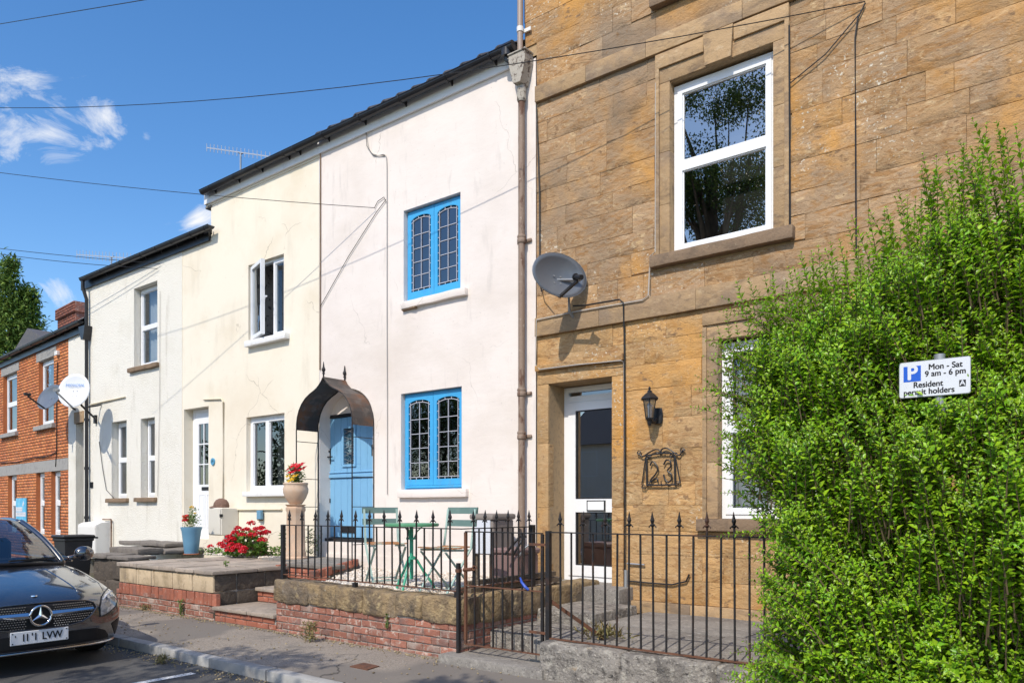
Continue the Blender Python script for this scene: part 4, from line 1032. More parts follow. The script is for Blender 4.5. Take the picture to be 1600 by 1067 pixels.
# ================================================================== stone house (number 23)
XH0 = fx(819); XH1 = 4.2; HTOP = 9.6
stone = thing('stone_house', 'tall golden ashlar stone house with white plastic windows and door', 'house', (XH0, D, .4))
SU = (-3.795, -2.665, 4.265, 6.15)
SL = (-3.245, -2.12, 1.385, 3.26)
SD = (fx(858), fx(957), .60, fz(957, 588))
SU2 = (SU[0], SU[1], 7.12, 8.9)
DR2 = .42
mb = MB()
YM = D + .016
front_sheet(mb, XP1 - .0, XH1, .3, 7.1, [(*SU, .16), (*SL, .16), (*SD, DR2)], YM)
front_sheet(mb, XH0, XH1, 7.1, HTOP, [(*SU2, .16)], YM)
body(mb, XH0, XH1, YM, .3, HTOP, m=0, mr=1)
mb.quad((XH0, YM, HTOP), (XH1, YM, HTOP), (XH1, YM + 5.5, HTOP), (XH0, YM + 5.5, HTOP))
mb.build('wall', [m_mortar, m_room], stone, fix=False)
AW = .165
XS1 = .9          # blocks are laid as far as the wall can be seen
holes = []
def with_arch(o, t=.30, b=.14): return (o[0] - AW, o[1] + AW, o[2] - b, o[3] + t)
holes.append(with_arch(SU, .33)); holes.append(with_arch(SL, .30)); holes.append(with_arch(SU2))
holes.append((fx(841), fx(975), .3, SD[3] + .235))
ST1 = (3.605, 3.835); ST2 = (6.485, 6.68)
PL = .47
holes.append((-20, 20, *ST1)); holes.append((-20, 20, *ST2)); holes.append((-20, 20, .2, PL))
courses = [PL, .72, .985, 1.25, 1.535, 1.79, 2.15, 2.49, 2.825, 3.10, 3.36, ST1[0], ST1[1], 4.11, 4.37, 4.60, 4.90, 5.13, 5.39, 5.72, 5.98, 6.24, ST2[0], ST2[1], 6.96, 7.24, 7.55, 7.85]
sd = 0
for ci in range(len(courses) - 1):
    z0_, z1_ = courses[ci], courses[ci + 1]
    if (z0_, z1_) in (ST1, ST2): continue
    x = (XP1 + .004) - random.uniform(0, .5)
    xstart = XP1 + .004 if z0_ < 7.0 else XH0 + .002
    if z0_ >= 6.9: x = XH0 - random.uniform(0, .4)
    while x < XS1:
        w_ = random.uniform(.42, 1.1) if random.random() < .85 else random.uniform(.2, .34)
        for r in _clip_all((max(x, xstart), min(x + w_, XS1), z0_, z1_), holes):
            if r[1] - r[0] < .03 or r[3] - r[2] < .03: continue
            sd += 1; g_ = .0012
            ashlar(r[0] + g_, r[1] - g_, r[2] + g_, r[3] - g_, D + random.uniform(-.003, .003), .022, .0022, .008, sd).build('stone_block', m_stone if z0_ > 3.7 else m_stone_low, stone, smooth=35)
        x += w_
# string courses, plinth, each stone its own piece
def string_run(zr, out, x0, x1, name, mat, lens=(.7, 1.3), top=0.0):
    x = x0; global sd
    while x < x1 - .05:
        w_ = min(random.uniform(*lens), x1 - x); sd += 1
        rough_block(x + .001, x + w_ - .001, D - out, D + .03, zr[0], zr[1], .002, .3, sd, .007).build(name, mat, stone, smooth=40); x += w_
string_run(ST1, .045, XP1 + .005, XS1, 'string_course_stone', m_trim)
string_run(ST2, .045, XP1 + .005, XS1, 'string_course_stone', m_trim)
for xx0, xx1 in ((XP1 + .005, fx(841)), (fx(976), XS1)):
    string_run((.33, PL - .003), .05, xx0, xx1, 'plinth_stone', m_trim, (.45, .9))
def arch_stone(x0, x1, y0, y1, z0, z1, c=.006, mat=None):
    global sd; sd += 1
    return rough_block(x0, x1, y0, y1, z0, z1, .0012, .35, sd, c).build('architrave_stone', mat or m_trim, stone, smooth=40)
def window_surround(o, key=True, hd=.30):
    x0, x1, z0, z1 = o
    for a, b, f in ((x0 - AW + .002, x0, -1), (x1, x1 + AW - .002, 1)):
        zz = z0 + .004
        while zz < z1 - .02:
            h = min(random.uniform(.55, .95), z1 - zz)
            if z1 - zz - h < .2: h = z1 - zz
            arch_stone(a, b, D - .012, D + .12, zz, zz + h - .002)
            zz += h
        fa, fb = (a, a + .045) if f < 0 else (b - .045, b)
        arch_stone(fa, fb, D - .034, D - .0125, z0 + .004, z1 + hd - .15)         # raised outer fillet
    xm = (x0 + x1) / 2
    arch_stone(x0 - AW + .002, xm - .142, D - .012, D + .12, z1 + .001, z1 + .16); arch_stone(xm + .142, x1 + AW - .002, D - .012, D + .12, z1 + .001, z1 + .16)
    arch_stone(x0 - AW + .002, xm - .165, D - .036, D + .1, z1 + .162, z1 + hd - .004); arch_stone(xm + .165, x1 + AW - .002, D - .036, D + .1, z1 + .162, z1 + hd - .004)
    mb = MB(); mb.prism([(xm - .14, z1 + .001), (xm + .14, z1 + .001), (xm + .163, z1 + hd), (xm - .163, z1 + hd)], D - .05, D + .1); mb.build('keystone', m_trim, stone)
    rough_block(x0 - AW - .05, x1 + AW + .05, D - .085, D + .10, z0 - .125, z0 + .002, .006, .2, int(z0 * 10), .012).build('sill', m_sill, stone, smooth=40)
window_surround(SU, hd=.325); window_surround(SL, hd=.295); window_surround(SU2)
for o in (SU, SL, SU2):
    sp = [(0, 1, 0, .52), (0, 1, .52, 1)]
    upvc(stone, o[0] + .004, o[1] - .004, o[2] + .006, o[3] - .03, D + .095, sp, glass=m_glass_old if o is SU else m_glass, fw=.045, sw=.055, curtain=m_curtain if o is SL else None)
# flat door surround
jw = .17
xa0, xa1 = fx(841) + .003, fx(975) - .003
for a, b in ((xa0, SD[0]), (SD[1], xa1)):
    zz = .56
    for h in (.95, .78, SD[3] - .56 - .95 - .78):
        arch_stone(a, b, D - .016, D + .1, zz, zz + h - .002, mat=m_stone_low); zz += h
arch_stone(xa0, xa1, D - .018, D + .1, SD[3] + .001, SD[3] + .16, mat=m_stone_low)
arch_stone(xa0 - .01, xa1 + .02, D - .065, D + .1, SD[3] + .162, SD[3] + .232, mat=m_stone_low)
mb = MB(); mb.box(SD[0] - .05, SD[0] - .0005, D + .1, YM + DR2, .6, SD[3]); mb.box(SD[0], SD[1], D + .1, YM + DR2, SD[3] + .0005, SD[3] + .06); mb.build('door_reveal', m_stone_low, stone)
YE = D + .33
mb = MB(); frame_bars(mb, SD[0] - .0, SD[1] + .06, SD[2] + .0, SD[3] - .012, YE, YE + .07, .065)
ztr = fz(905, 628, YE); mb.box(SD[0] + .065, SD[1] - .005, YE - .01, YE + .06, ztr, ztr + .075)
sdf = mb.build('door_frame', m_upvc, stone)
MB().quad((SD[0] + .065, YE + .03, ztr + .075), (SD[1], YE + .03, ztr + .075), (SD[1], YE + .03, SD[3] - .077), (SD[0] + .065, YE + .03, SD[3] - .077)).build('pane', m_glass_d, sdf)
a, b, c, d = SD[0] + .07, SD[1] + .0, SD[2] + .068, ztr - .003
zb0, zb1 = fz(930, 800, YE), fz(930, 783, YE)
mb = MB(); st = .105
mb.box(a, a + st, YE - .015, YE + .05, c, d); mb.box(b - st, b, YE - .015, YE + .05, c, d); mb.box(a + st, b - st, YE - .015, YE + .05, c, c + .13); mb.box(a + st, b - st, YE - .015, YE + .05, d - st, d); mb.box(a + st, b - st, YE - .015, YE + .05, zb0, zb1 + .03)
sdo = mb.build('door', m_upvc, stone)
for z0_, z1_ in ((c + .13, zb0), (zb1 + .03, d - st)):
    mb = MB(); frame_bars(mb, a + st, b - st, z0_, z1_, YE - .004, YE + .03, .012); mb.build('glazing_bead', m_signblack, sdo)
    MB().quad((a + st, YE + .015, z0_), (b - st, YE + .015, z0_), (b - st, YE + .015, z1_), (a + st, YE + .015, z1_)).build('pane', m_glass_door, sdo)
xl = (a + b) / 2; mb = MB(); frame_bars(mb, xl - .13, xl + .13, zb0 + .012, zb1 + .012, YE - .03, YE - .0155, .008); mb.box(xl - .12, xl + .12, YE - .024, YE - .0158, zb0 + .022, zb1 + .0); mb.build('letterbox', m_black, sdo)
MB().cbox(xl - .115, xl + .115, YE - .036, YE - .0305, zb0 + .026, zb1 - .002, .002).build('letterbox_flap', m_upvc, sdo)
mb = MB(); zz = fz(951, 768, YE); mb.tube([(b - .05, YE - .015, zz), (b - .05, YE - .06, zz), (b - .16, YE - .06, zz)], .01, 8); mb.build('handle', m_galv, sdo)
# stone house top: plain parapet roof out of frame
gable_roof(stone, XH0 - .05, XH1 + .05, D - .25, HTOP + .02, 3.1, 0.0, m_slate)

# ================================================================== rainwater pipe between pink and stone
rx = fx(815, D - .09)
rp_ = thing('rainwater_pipe', 'rusty brown downpipe with flaking hopper head beside the golden stone corner', 'downpipe', (rx, D - .09, .7))
yh = D - .09; hz = fz(816, 96, yh)
MB().tube([(rx, yh, hz - .45), (rx, yh, .72)], .042, 12).build('pipe', m_pipe, rp_, smooth=50)
MB().tube([(rx - .03, yh + .01, 9.2), (rx - .03, yh + .01, hz + .0)], .036, 12).build('upper_pipe', m_tanpipe, rp_, smooth=50)
mb = MB(); mb.prism([(rx - .125, hz + .06), (rx + .125, hz + .06), (rx + .125, hz - .05), (rx + .07, hz - .26), (rx + .05, hz - .30), (rx - .05, hz - .30), (rx - .07, hz - .26), (rx - .125, hz - .05)], yh - .10, yh + .07)
mb.cbox(rx - .14, rx + .14, yh - .115, yh + .07, hz + .062, hz + .085, .006); mb.lathe((rx, yh, hz - .50), [(.05, 0), (.058, .03), (.058, .16), (.05, .2)], 12); mb.build('hopper', m_hopper, rp_)
for py in (374, 613, 680):
    zz = fz(815, py, yh); mb = MB(); mb.lathe((rx, yh, zz), [(.05, -.05), (.056, -.04), (.056, .0), (.05, .01), (.058, .03), (.05, .05)], 12); mb.cbox(rx - .11, rx + .11, yh + .05, yh + .07, zz - .03, zz + .01, .004); mb.build('collar', m_pipe, rp_, smooth=50)
mb = MB(); zz = fz(815, 45, yh); mb.lathe((rx - .03, yh + .01, zz), [(.043, -.03), (.043, .03)], 12); mb.cbox(rx - .03, rx + .10, yh + .05, yh + .065, zz - .03, zz + .02, .004); mb.build('pipe_clip', m_meter, rp_)

# ================================================================== brick house down the street (turned a little)
BO = Vector((-18.11, 7.70, 0)); BA = -math.atan2(.0821, .9966)
bu, bn = Vector((.9966, -.0821)), Vector((.0821, .9966))
def bq(px, py, dy=0.0):
    a = (px - 800) / F; r = Vector((-SR + CR * a, CR + SR * a)); o2 = Vector((BO.x, BO.y)) + bn * dy
    t = o2.dot(bn) / r.dot(bn); p = r * t
    return (p - Vector((BO.x, BO.y))).dot(bu), EYE + (HOR - py) * t / F
def bxx(px): return bq(px, 700)[0]
brick_house = thing('brick_house', 'orange brick terraced house with grey stone lintels at the street end', 'house', BO, BA)
def LB(mb, name, mat, parent=None, smooth=False):
    o = mb.build(name, mat, None, smooth); o.parent = parent or brick_house; return o
xb_edge = bxx(107.5); XB0 = -13.0
bandz = (2.40, 2.68)
bw = [(bxx(61), bxx(84.5), 3.56, 5.20), (bxx(5.5), bxx(27), 3.56, 5.20)]
bl = [(bxx(80.5), bxx(95), .85, bandz[0]), (bxx(57), bxx(70), .85, bandz[0]), (bxx(13), bxx(26.5), .85, bandz[0])]
bw += [(-9.4, -8.2, 3.56, 5.2)]; bl += [(-9.4, -8.2, .85, bandz[0])]
hl = [(*h, .14) for h in bw + bl]
mb = MB(); front_sheet(mb, XB0, xb_edge, 0, 5.55, hl, 0.0); body(mb, XB0, 0, 0, 0, 5.55, right=True)
LB(mb, 'wall', [m_greymortar, m_room])
bh = [tuple(h) for h in bw + bl] + [(XB0, 0, *bandz)] + [(h[0] - .18, h[1] + .18, h[3], h[3] + .24) for h in bw]
joined_bricks('brickwork', brick_house, XB0, xb_edge, .02, 5.54, 0.0, bh, m_obrick)
# reveals of the windows in brick
for h in bw + bl:
    for xx in (h[0], h[1]): LB(MB().box(xx - .0015, xx + .0015, -.006, .135, h[2], h[3]), 'reveal', m_obrick)
LB(MB().box(XB0, xb_edge - .002, -.02, .03, *bandz), 'stone_band', m_kerb)
for h in bw:
    LB(MB().cbox(h[0] - .175, h[1] + .175, -.016, .1, h[3] + .003, h[3] + .235, .005), 'lintel', m_kerb)
    LB(MB().cbox(h[0] - .14, h[1] + .14, -.10, .1, h[2] - .11, h[2], .008), 'sill', m_kerb)
def upvc_local(house, x0, x1, z0, z1, yf, splits, **k):
    w = upvc(None, x0, x1, z0, z1, yf, splits, **k); w.parent = house; return w
for h in bw + bl:
    upvc_local(brick_house, h[0] + .005, h[1] - .005, h[2] + .005, h[3] - .005, .09, [(0, 1, 0, .5), (0, 1, .5, 1)], fw=.05, sw=.06, glass=m_glass_d, curtain=m_gcurtain)
# rendered strip with a recessed doorway next to the white house
sx0, sx1 = xb_edge, 0.02
dx0, dx1 = bxx(119), bxx(131.5); dzt = bq(125, 661)[1]
mb = MB(); front_sheet(mb, sx0, sx1, 0, 5.55, [(dx0, dx1, 0, dzt, .9)], -.008); LB(mb, 'rendered_strip', m_white)
LB(MB().box(dx0 + .001, dx1 - .001, .6, .64, 0, dzt - .002), 'side_door', m_greyboard)
LB(MB().cbox(dx0 - .06, dx1 + .02, -.03, .05, dzt, bq(125, 643)[1], .008), 'door_lintel', m_trim)
# roof, gutter, chimney
bgz = 5.66
LB(MB().box(XB0, .02, -.06, -.012, 5.45, 5.6), 'fascia', m_gutter)
gg = LB(half_round(XB0, .05, -.14, bgz), 'gutter', m_gutter)
for px in (0, 12, 26, 44, 61, 80, 99, 118):
    xx = bxx(px); mb = MB(); mb.box(xx - .02, xx + .02, -.215, -.07, bgz - .07, bgz - .055); LB(mb, 'bracket', m_gutter, gg)
V = []; Fc = []; R = []
rw, th_ = .30, .2
for r in range(18):
    y0_ = -.12 + r * th_; xx = XB0 - (r % 2) * rw / 2
    while xx < .0:
        i = len(V); zz = bgz + .05 + r * th_ * PITCH * 1.0; e = random.uniform(-.004, .004)
        V += [(xx + .004, y0_, zz + .012 + e), (xx + rw - .004, y0_, zz + .012 - e), (xx + rw - .004, y0_ + th_ * 1.3, zz + th_ * 1.3 * PITCH), (xx + .004, y0_ + th_ * 1.3, zz + th_ * 1.3 * PITCH), (xx + .004, y0_, zz - .004), (xx + rw - .004, y0_, zz - .004)]
        Fc += [(0 + i, 1 + i, 2 + i, 3 + i), (i + 4, i + 5, i + 1, i)]; R += [random.random()] * 2; xx += rw
o = np_mesh('slates', V, Fc, m_slate, None, R, off=Vector((0, 0, 0))); o['kind'] = 'stuff'
zt = bgz + .05 + 3.6 * PITCH
rf = LB(MB().quad((XB0, -.1, bgz + .02), (.03, -.1, bgz + .02), (.03, 3.5, zt - .03), (XB0, 3.5, zt - .03)).quad((XB0, 3.5, zt - .03), (.03, 3.5, zt - .03), (.03, 7, bgz), (XB0, 7, bgz)), 'roof', m_slate)
o.parent = rf
# front gable dormer seen beyond the gutter
mb = MB(); xg, hw_, yg_ = bq(62, 520, .5)[0] - .35, 1.5, .5
zr_ = bq(80, 519, .9)[1]
mb.add([(xg - hw_, .3, bgz + .25), (xg + hw_, .3, bgz + .25), (xg, .3, zr_), (xg - hw_, 3, bgz + .25), (xg + hw_, 3, bgz + .25), (xg, 3.2, zr_)], [(0, 2, 5, 3), (1, 4, 5, 2), (0, 1, 2)])
LB(mb, 'dormer_roof', m_slate, rf)
# chimney
cxa = bq(90, 500, 1.2)[0]; cxb = bq(118, 500, 1.2)[0]; ch = LB(MB().box(cxa + .01, cxb - .01, 1.21, 2.75, 5.4, bq(100, 484, 1.2)[1] - .02), 'chimney', m_greymortar, rf)
o = joined_bricks('chimney_brick', ch, cxa, cxb, 5.6, bq(100, 496, 1.2)[1], 1.2, [], m_dkbrick, proud=.004)
o2 = joined_bricks('chimney_cap', ch, cxa - .05, cxb + .05, bq(100, 496, 1.2)[1], bq(100, 480, 1.2)[1], 1.15, [], m_dkbrick, proud=.004, dep=.12)
mb = MB(); mb.box(cxb - .012, cxb + .004, 1.2, 2.8, 5.4, bq(100, 496, 1.2)[1]); mb.box(cxb - .012, cxb + .05, 1.17, 2.86, bq(100, 495.5, 1.2)[1], bq(100, 480, 1.2)[1]); mb.box(cxa, cxb, 1.16, 2.86, bq(100, 480, 1.2)[1] - .02, bq(100, 479.5, 1.2)[1])
o3 = LB(mb, 'chimney_side', m_brick, ch)
# cables on the brick front
LB(MB().tube([(bxx(92), -.03, 5.0), (bxx(91), -.03, 4.4), (bxx(90.5), -.03, 2.9), (bxx(89), -.03, 2.5)], .012, 5), 'cable', m_cable_b)
LB(MB().tube([(bxx(2), -.03, 2.78), (bxx(30), -.03, 2.74), (bxx(55), -.03, 2.8), (bxx(75), -.03, 2.77), (bxx(90), -.03, 2.85)], .011, 5), 'cable', m_cable_b)
LB(MB().cbox(bxx(90.5), bxx(94.5), -.08, -.009, *sorted((bq(92, 556)[1], bq(92, 549)[1])), .008), 'alarm_box', m_meter)
# blue poster board on the brick wall
po = thing('poster_board', 'cyan and white poster board fixed between windows on the brick wall', 'sign', BO + Vector((bu.x * bxx(35), bu.y * bxx(35), 1.4)), BA)
pa, pb = bxx(28) - bxx(35), bxx(43.8) - bxx(35); pz0, pz1 = bq(35, 817)[1] - 1.4, bq(35, 778)[1] - 1.4
def LPo(mb, name, mat): o = mb.build(name, mat); o.parent = po; return o
LPo(MB().box(pa, pb, -.05, -.02, pz0, pz1), 'board', m_postercyan)
H_ = pz1 - pz0
LPo(MB().box(pa + .01, pb - .3, -.054, -.0505, pz0 + H_ * .47, pz0 + H_ * .64), 'white_panel', m_signwhite)
LPo(MB().box(pa + .01, pb - .01, -.054, -.0505, pz0 + H_ * .27, pz0 + H_ * .44), 'white_panel', m_signwhite)
LPo(MB().prism([(pb - .3, pz0 + H_ * .70), (pb - .2, pz0 + H_ * .68), (pb - .15, pz0 + H_ * .78), (pb - .22, pz0 + H_ * .90), (pb - .26, pz0 + H_ * .78)], -.054, -.0505), 'white_drop', m_signwhite)
for fz_, n_ in ((.345, 6), (.38, 5), (.56, 4)):
    mb = MB(); x = pa + .15
    for i in range(n_): w_ = .07; mb.box(x, x + w_ * .7, -.0565, -.0545, pz0 + H_ * fz_, pz0 + H_ * (fz_ + .018)); x += .12
    LPo(mb, 'print', m_steel)

# ================================================================== patio wall of the pink cottage
PX0, PX1 = fx(431, W), fx(719, W)      # street face of the patio wall
LZ0, LZ1 = .425, .665
pw = thing('garden_wall', 'low red brick wall with a rough lichened stone ledge under the patio railing', 'wall', ((PX0 + PX1) / 2, W, PV))
mb = MB(); mb.box(PX0 + .012, PX1 - .012, W + .014, W + .30, 0, LZ0 + .02); mb.box(PX1 - .28, PX1 - .012, W + .3, 7.3, 0, LZ0 + .02); mb.build('mortar_core', m_greymortar, pw)
brick_rows(pw, PX0, PX1, PV - .045, 5, .0765, W, m_brick)
brick_rows(pw, W + .01, 7.2, PV - .045, 5, .0765, PX1, m_brick, side=True)
x = PX0 - .012; k = 0
for wl in (.62, .47, .42, .5, .36, .55, .8):
    x1 = min(x + wl, PX1 + .015)
    if PX1 - x1 < .2: x1 = PX1 + .015
    rough_block(x + .0, x1 + .0, W - .02, W + .27, LZ0 - .005 + random.uniform(-.012, .012), LZ1 + random.uniform(-.016, .012), .017, .06, 40 + k, .026).build('ledge_stone', m_ledge, pw, smooth=60)
    k += 1; x = x1
    if x >= PX1: break
y = W + .28
for wl in (.5, .62, .45, .6):
    rough_block(PX1 - .27, PX1 + .02, y, y + wl - .008, LZ0 - .03, LZ1 + random.uniform(-.01, .02), .012, .1, 60 + k, .035).build('ledge_stone', m_ledge, pw, smooth=60); k += 1; y += wl
# ground inside the patio, gravel, brick landing and step
GZP = .60
DG0, DG1 = (fx(497, 5.82), 5.82), (fx(563, 7.59), 7.59)
def diag_x(y): return -7.49 + (y - 5.82) * (-8.78 + 7.49) / (7.59 - 5.82)
mb = MB(); mb.add([(PX0 + .02, W + .28, GZP), (PX1 - .02, W + .28, GZP), (PX1 - .02, D, GZP), (-9.9, D, GZP), (-9.9, 6.4, GZP), (-8.9, 6.4, GZP), (PX0 + .02, 6.4, GZP)], [tuple(range(7))])
struct('patio_bed', mb, m_earth)
land = thing('landing', 'raised concrete landing edged with red brick before the blue door', 'landing', (-9.0, 7.0, .6))
LZT = .755
poly = [(-8.88, 6.42), (diag_x(6.42) - .09, 6.42), (diag_x(7.6) - .09, 7.62), (-10.25, 7.62), (-10.25, 6.9), (-8.88, 6.9)]
MB().prism(poly, .3, LZT - .01, 'z').build('top', m_conc, land)
for i in range(8):     # brick edging along the diagonal edge and the riser
    y0_ = 5.72 + i * .235; a_ = math.atan2(1.77, -1.29)
    o = brick_obj(land, .214, .10, (diag_x(y0_ + .1) - .02, y0_ + .1, LZT - .055), m_brickred, rz=math.atan2(1.77, -1.29) - 0, key='edge')
x = -8.9
while x < diag_x(6.4) - .12:
    brick_obj(land, .214, .066, (x + .11, 6.40, LZT - .095), m_brickred); brick_obj(land, .214, .066, (x + .06, 6.40, LZT - .17), m_brickred); x += .225
MB().cbox(-8.91, diag_x(6.4) - .03, 6.375, 6.62, LZT - .055, LZT, .01).build('nosing', m_slabedge, land)
# two lower steps up from the pavement
stp = thing('front_steps', 'two red brick steps with worn slab treads between terrace and patio wall', 'steps', (-8.25, 5.6, PV))
SX0, SX1 = fx(335.5, W), PX0 - .012
for (y0_, zt_, zb_, yb_, sx0_) in ((W - .01, .272, PV, 6.0, SX0), (5.9, .462, .272, 6.42, SX0 + .0)):
    MB().box(sx0_ + .01, SX1 - .01, y0_ + .03, yb_, zb_ - .05, zt_ - .05).build('core', m_greymortar, stp)
    rows = 2
    brick_rows(stp, sx0_, SX1, zt_ - .045 - rows * .072, rows, .072, y0_ + .012, m_brickred)
    rough_block(sx0_ - .01, (sx0_ + SX1) / 2 + .1, y0_ - .025, yb_ + .02, zt_ - .045, zt_, .004, .14, int(zt_ * 100), .012).build('tread', m_slab, stp, smooth=40)
    rough_block((sx0_ + SX1) / 2 + .104, SX1 + .0, y0_ - .02, yb_ + .02, zt_ - .045, zt_, .004, .14, int(zt_ * 100) + 1, .012).build('tread', m_slab, stp, smooth=40)

def pebbles(name, label, npb, sampler, size=(.010, .022), mat=m_pebble, z=GZP):
    ico = bmesh.new(); bmesh.ops.create_icosphere(ico, subdivisions=1, radius=1)
    bv = np.array([v.co[:] for v in ico.verts]); bf = np.array([[v.index for v in f.verts] for f in ico.faces]); ico.free()
    P = np.array([sampler() for _ in range(npb)]); n = len(P)
    sc = RNG.uniform(size[0], size[1], (n, 1)) * RNG.uniform(.7, 1.3, (n, 3)) * np.array([1.15, 1.0, .7])
    a = RNG.uniform(0, 6.28, n); ca, sa = np.cos(a), np.sin(a)
    V = bv[None] * sc[:, None, :] * RNG.uniform(.85, 1.15, (n, len(bv), 1))
    X = V[..., 0] * ca[:, None] - V[..., 1] * sa[:, None]; Y_ = V[..., 0] * sa[:, None] + V[..., 1] * ca[:, None]
    V = np.stack([X, Y_, V[..., 2]], -1) + P[:, None, :]
    Fc = (bf[None] + (np.arange(n) * len(bv))[:, None, None]).reshape(-1, 3)
    o = np_mesh(name, V.reshape(-1, 3), Fc, mat, None, np.repeat(RNG.uniform(0, 1, n), len(bf)), smooth=False)
    return tag(o, label, kind='stuff')
def samp_patio():
    while True:
        y = random.uniform(W + .26, D - .02); x = random.uniform(-8.8, PX1 - .2)
        if x > diag_x(y) + .03: return (x, y, GZP + random.uniform(.0, .022) + .012 * math.sin(x * 3) * math.sin(y * 4))
pebbles('gravel', 'white and cream gravel spread over the patio', 11000, samp_patio)

def samp_grit():
    q = random.random()
    if q < .45: return (random.uniform(-12, -3), W - .03 - abs(random.gauss(0, .06)), PV + .006)
    if q < .85: return (random.uniform(-12, -1.5), 3.93 - abs(random.gauss(0, .10)), .004)
    return (random.uniform(-12, -2), random.uniform(4.1, 5.25), PV + .007)
m_grit = M('brown grit', (0.22, 0.17, 0.11), 0.9, rnd=.4, rcol=(0.38, 0.30, 0.17), attr=True)
pebbles('grit', 'brown grit and leaf litter along the kerb and wall foot', 2600, samp_grit, (.003, .011), m_grit)
# ================================================================== railings and gate
FIN = [(.0, 0), (.010, .002), (.010, .02), (.024, .03), (.026, .036), (.012, .046), (.017, .062), (.022, .075), (.014, .10), (.002, .155)]
def finial_mesh():
    mb = MB(); mb.lathe((0, 0, 0), FIN[1:], 6); 
    for s in (-1, 1): mb.tube([(0, 0, .02), (s * .024, 0, .03), (s * .034, 0, .022), (s * .036, 0, .012)], .006, 5)
    o = mb.build('finial', m_iron, None); me = o.data; bpy.data.objects.remove(o); return me
fme = finial_mesh()
def bar_mesh(L, t=.0125):
    o = MB().box(-t / 2, t / 2, -t / 2, t / 2, 0, L).build('bar', m_iron, None); me = o.data; bpy.data.objects.remove(o); return me
def rail_bars(par, base, pts_fin, pts_plain, z0, z1, rail_top):
    mf = bar_mesh(rail_top + .055 - z0); mp = bar_mesh(z1 - z0)
    for (x, y), fin in [(p, 1) for p in pts_fin] + [(p, 0) for p in pts_plain]:
        o = bpy.data.objects.new('bar', mf if fin else mp); col.objects.link(o); o.parent = par
        o.location = Vector((x, y, z0)) - base; o.rotation_euler = (random.uniform(-.006, .006), random.uniform(-.008, .008), 0)
        if fin:
            f = bpy.data.objects.new('finial', fme); col.objects.link(f); f.parent = o; f.location = (0, 0, rail_top + .045 - z0); f.scale = (.88, .88, .86); f.rotation_euler = (random.uniform(-.04, .04), random.uniform(-.05, .05), random.uniform(-.15, .15))
RT, RB = 1.305, .735
YR = W + .10
base = Vector((PX0, YR, LZ1))
ra = thing('railing', 'black railing with spear finials on the stone ledge around the patio', 'railing', base)
x0r, x1r = fx(442.5, YR), fx(722, YR)
RBR = .715
xf = [x0r + .125 + .2275 * i for i in range(12)]; xp = [x0r + .125 + .2275 * (i + .5) for i in range(11)]
rail_bars(ra, base, [(x, YR) for x in xf], [(x, YR) for x in xp], RBR, RT - .004, RT)
MB().beam((x0r, YR, RT), (x1r, YR, RT), .03, .010).build('top_rail', m_iron, ra)
MB().beam((x0r, YR, RBR + .02), (x1r, YR, RBR), .03, .010).build('bottom_rail', m_rust, ra)
MB().box(x0r - .022, x0r + .022, YR - .02, YR + .02, LZ1 - .02, RT + .005).build('end_post', m_iron, ra)
for xx in (xf[5] + .0, x1r - .06): MB().box(xx - .022, xx + .022, YR - .022, YR + .022, LZ1 - .02, RBR - .004).build('foot', m_iron, ra)
# return railing along the gate path
xs_ = x1r - .02; y0s, y1s = YR + .02, 6.52
nfi = 6
yf_ = [y0s + .16 + (y1s - y0s - .2) * i / (nfi - 1) for i in range(nfi)]; yp_ = [(yf_[i] + yf_[i + 1]) / 2 for i in range(nfi - 1)]
base2 = Vector((xs_, y0s, LZ1))
rb_ = thing('railing', 'short return railing with spear finials running back beside the gate path', 'railing', base2)
rail_bars(rb_, base2, [(xs_, y) for y in yf_], [(xs_, y) for y in yp_], RBR + .02, RT - .004, RT)
MB().beam((xs_, y0s - .012, RT), (xs_, y1s + .03, RT), .03, .010).build('top_rail', m_iron, rb_)
MB().beam((xs_, y0s - .012, RBR + .03), (xs_, y1s, RBR + .03), .03, .010).build('bottom_rail', m_rust, rb_)
MB().box(xs_ - .022, xs_ + .022, y1s, y1s + .044, LZ1, RT + .02).build('end_post', m_iron, rb_)
# gate
gx0, gx1 = fx(725.5, W), fx(845.5, W)
gb_ = Vector((gx1, W, .2))
gate = thing('iron_gate', 'rust streaked iron gate of thin bars closed across the stone steps', 'gate', gb_)
gzt, gzb, gzm = 1.285, .25, .79
GYY = W + .02
MB().beam((gx0, GYY, gzt), (gx1, GYY, gzt), .028, .010).build('top_rail', m_iron, gate)
MB().beam((gx0, GYY, gzm), (gx1, GYY, gzm), .028, .010).build('middle_rail', m_rust, gate)
MB().beam((gx0, GYY, gzb), (gx1, GYY, gzb), .028, .010).build('bottom_rail', m_rust, gate)
for xx in (gx0, gx1): MB().box(xx - .012, xx + .012, GYY - .012, GYY + .012, gzb, gzt - .006).build('stile', m_rust if xx == gx0 else m_iron, gate)
nb = 8
for i in range(1, nb):
    xx = gx0 + (gx1 - gx0) * i / nb; fin = i % 2 == 0
    o = MB().box(xx - .0065, xx + .0065, GYY - .0065, GYY + .0065, gzb + .006, gzt + (.03 if False else -.006)).build('bar', m_iron, gate)
mb = MB(); mb.tube([(gx0 - .02, GYY, .93), (gx0 + .1, GYY - .02, .945)], .02, 6)
sp = [(gx0 + .12 + .03 * math.cos(t) * (1 - t / 9), GYY - .02, .95 + .03 * math.sin(t) * (1 - t / 9)) for t in [i * .5 for i in range(14)]]
mb.tube(sp, .008, 6); mb.build('latch', m_rust, gate)
for zz in (1.19, .44): MB().beam((gx1 - .13, GYY - .016, zz), (gx1 + .09, GYY - .016, zz), .012, .022).build('hinge', m_rust, gate)
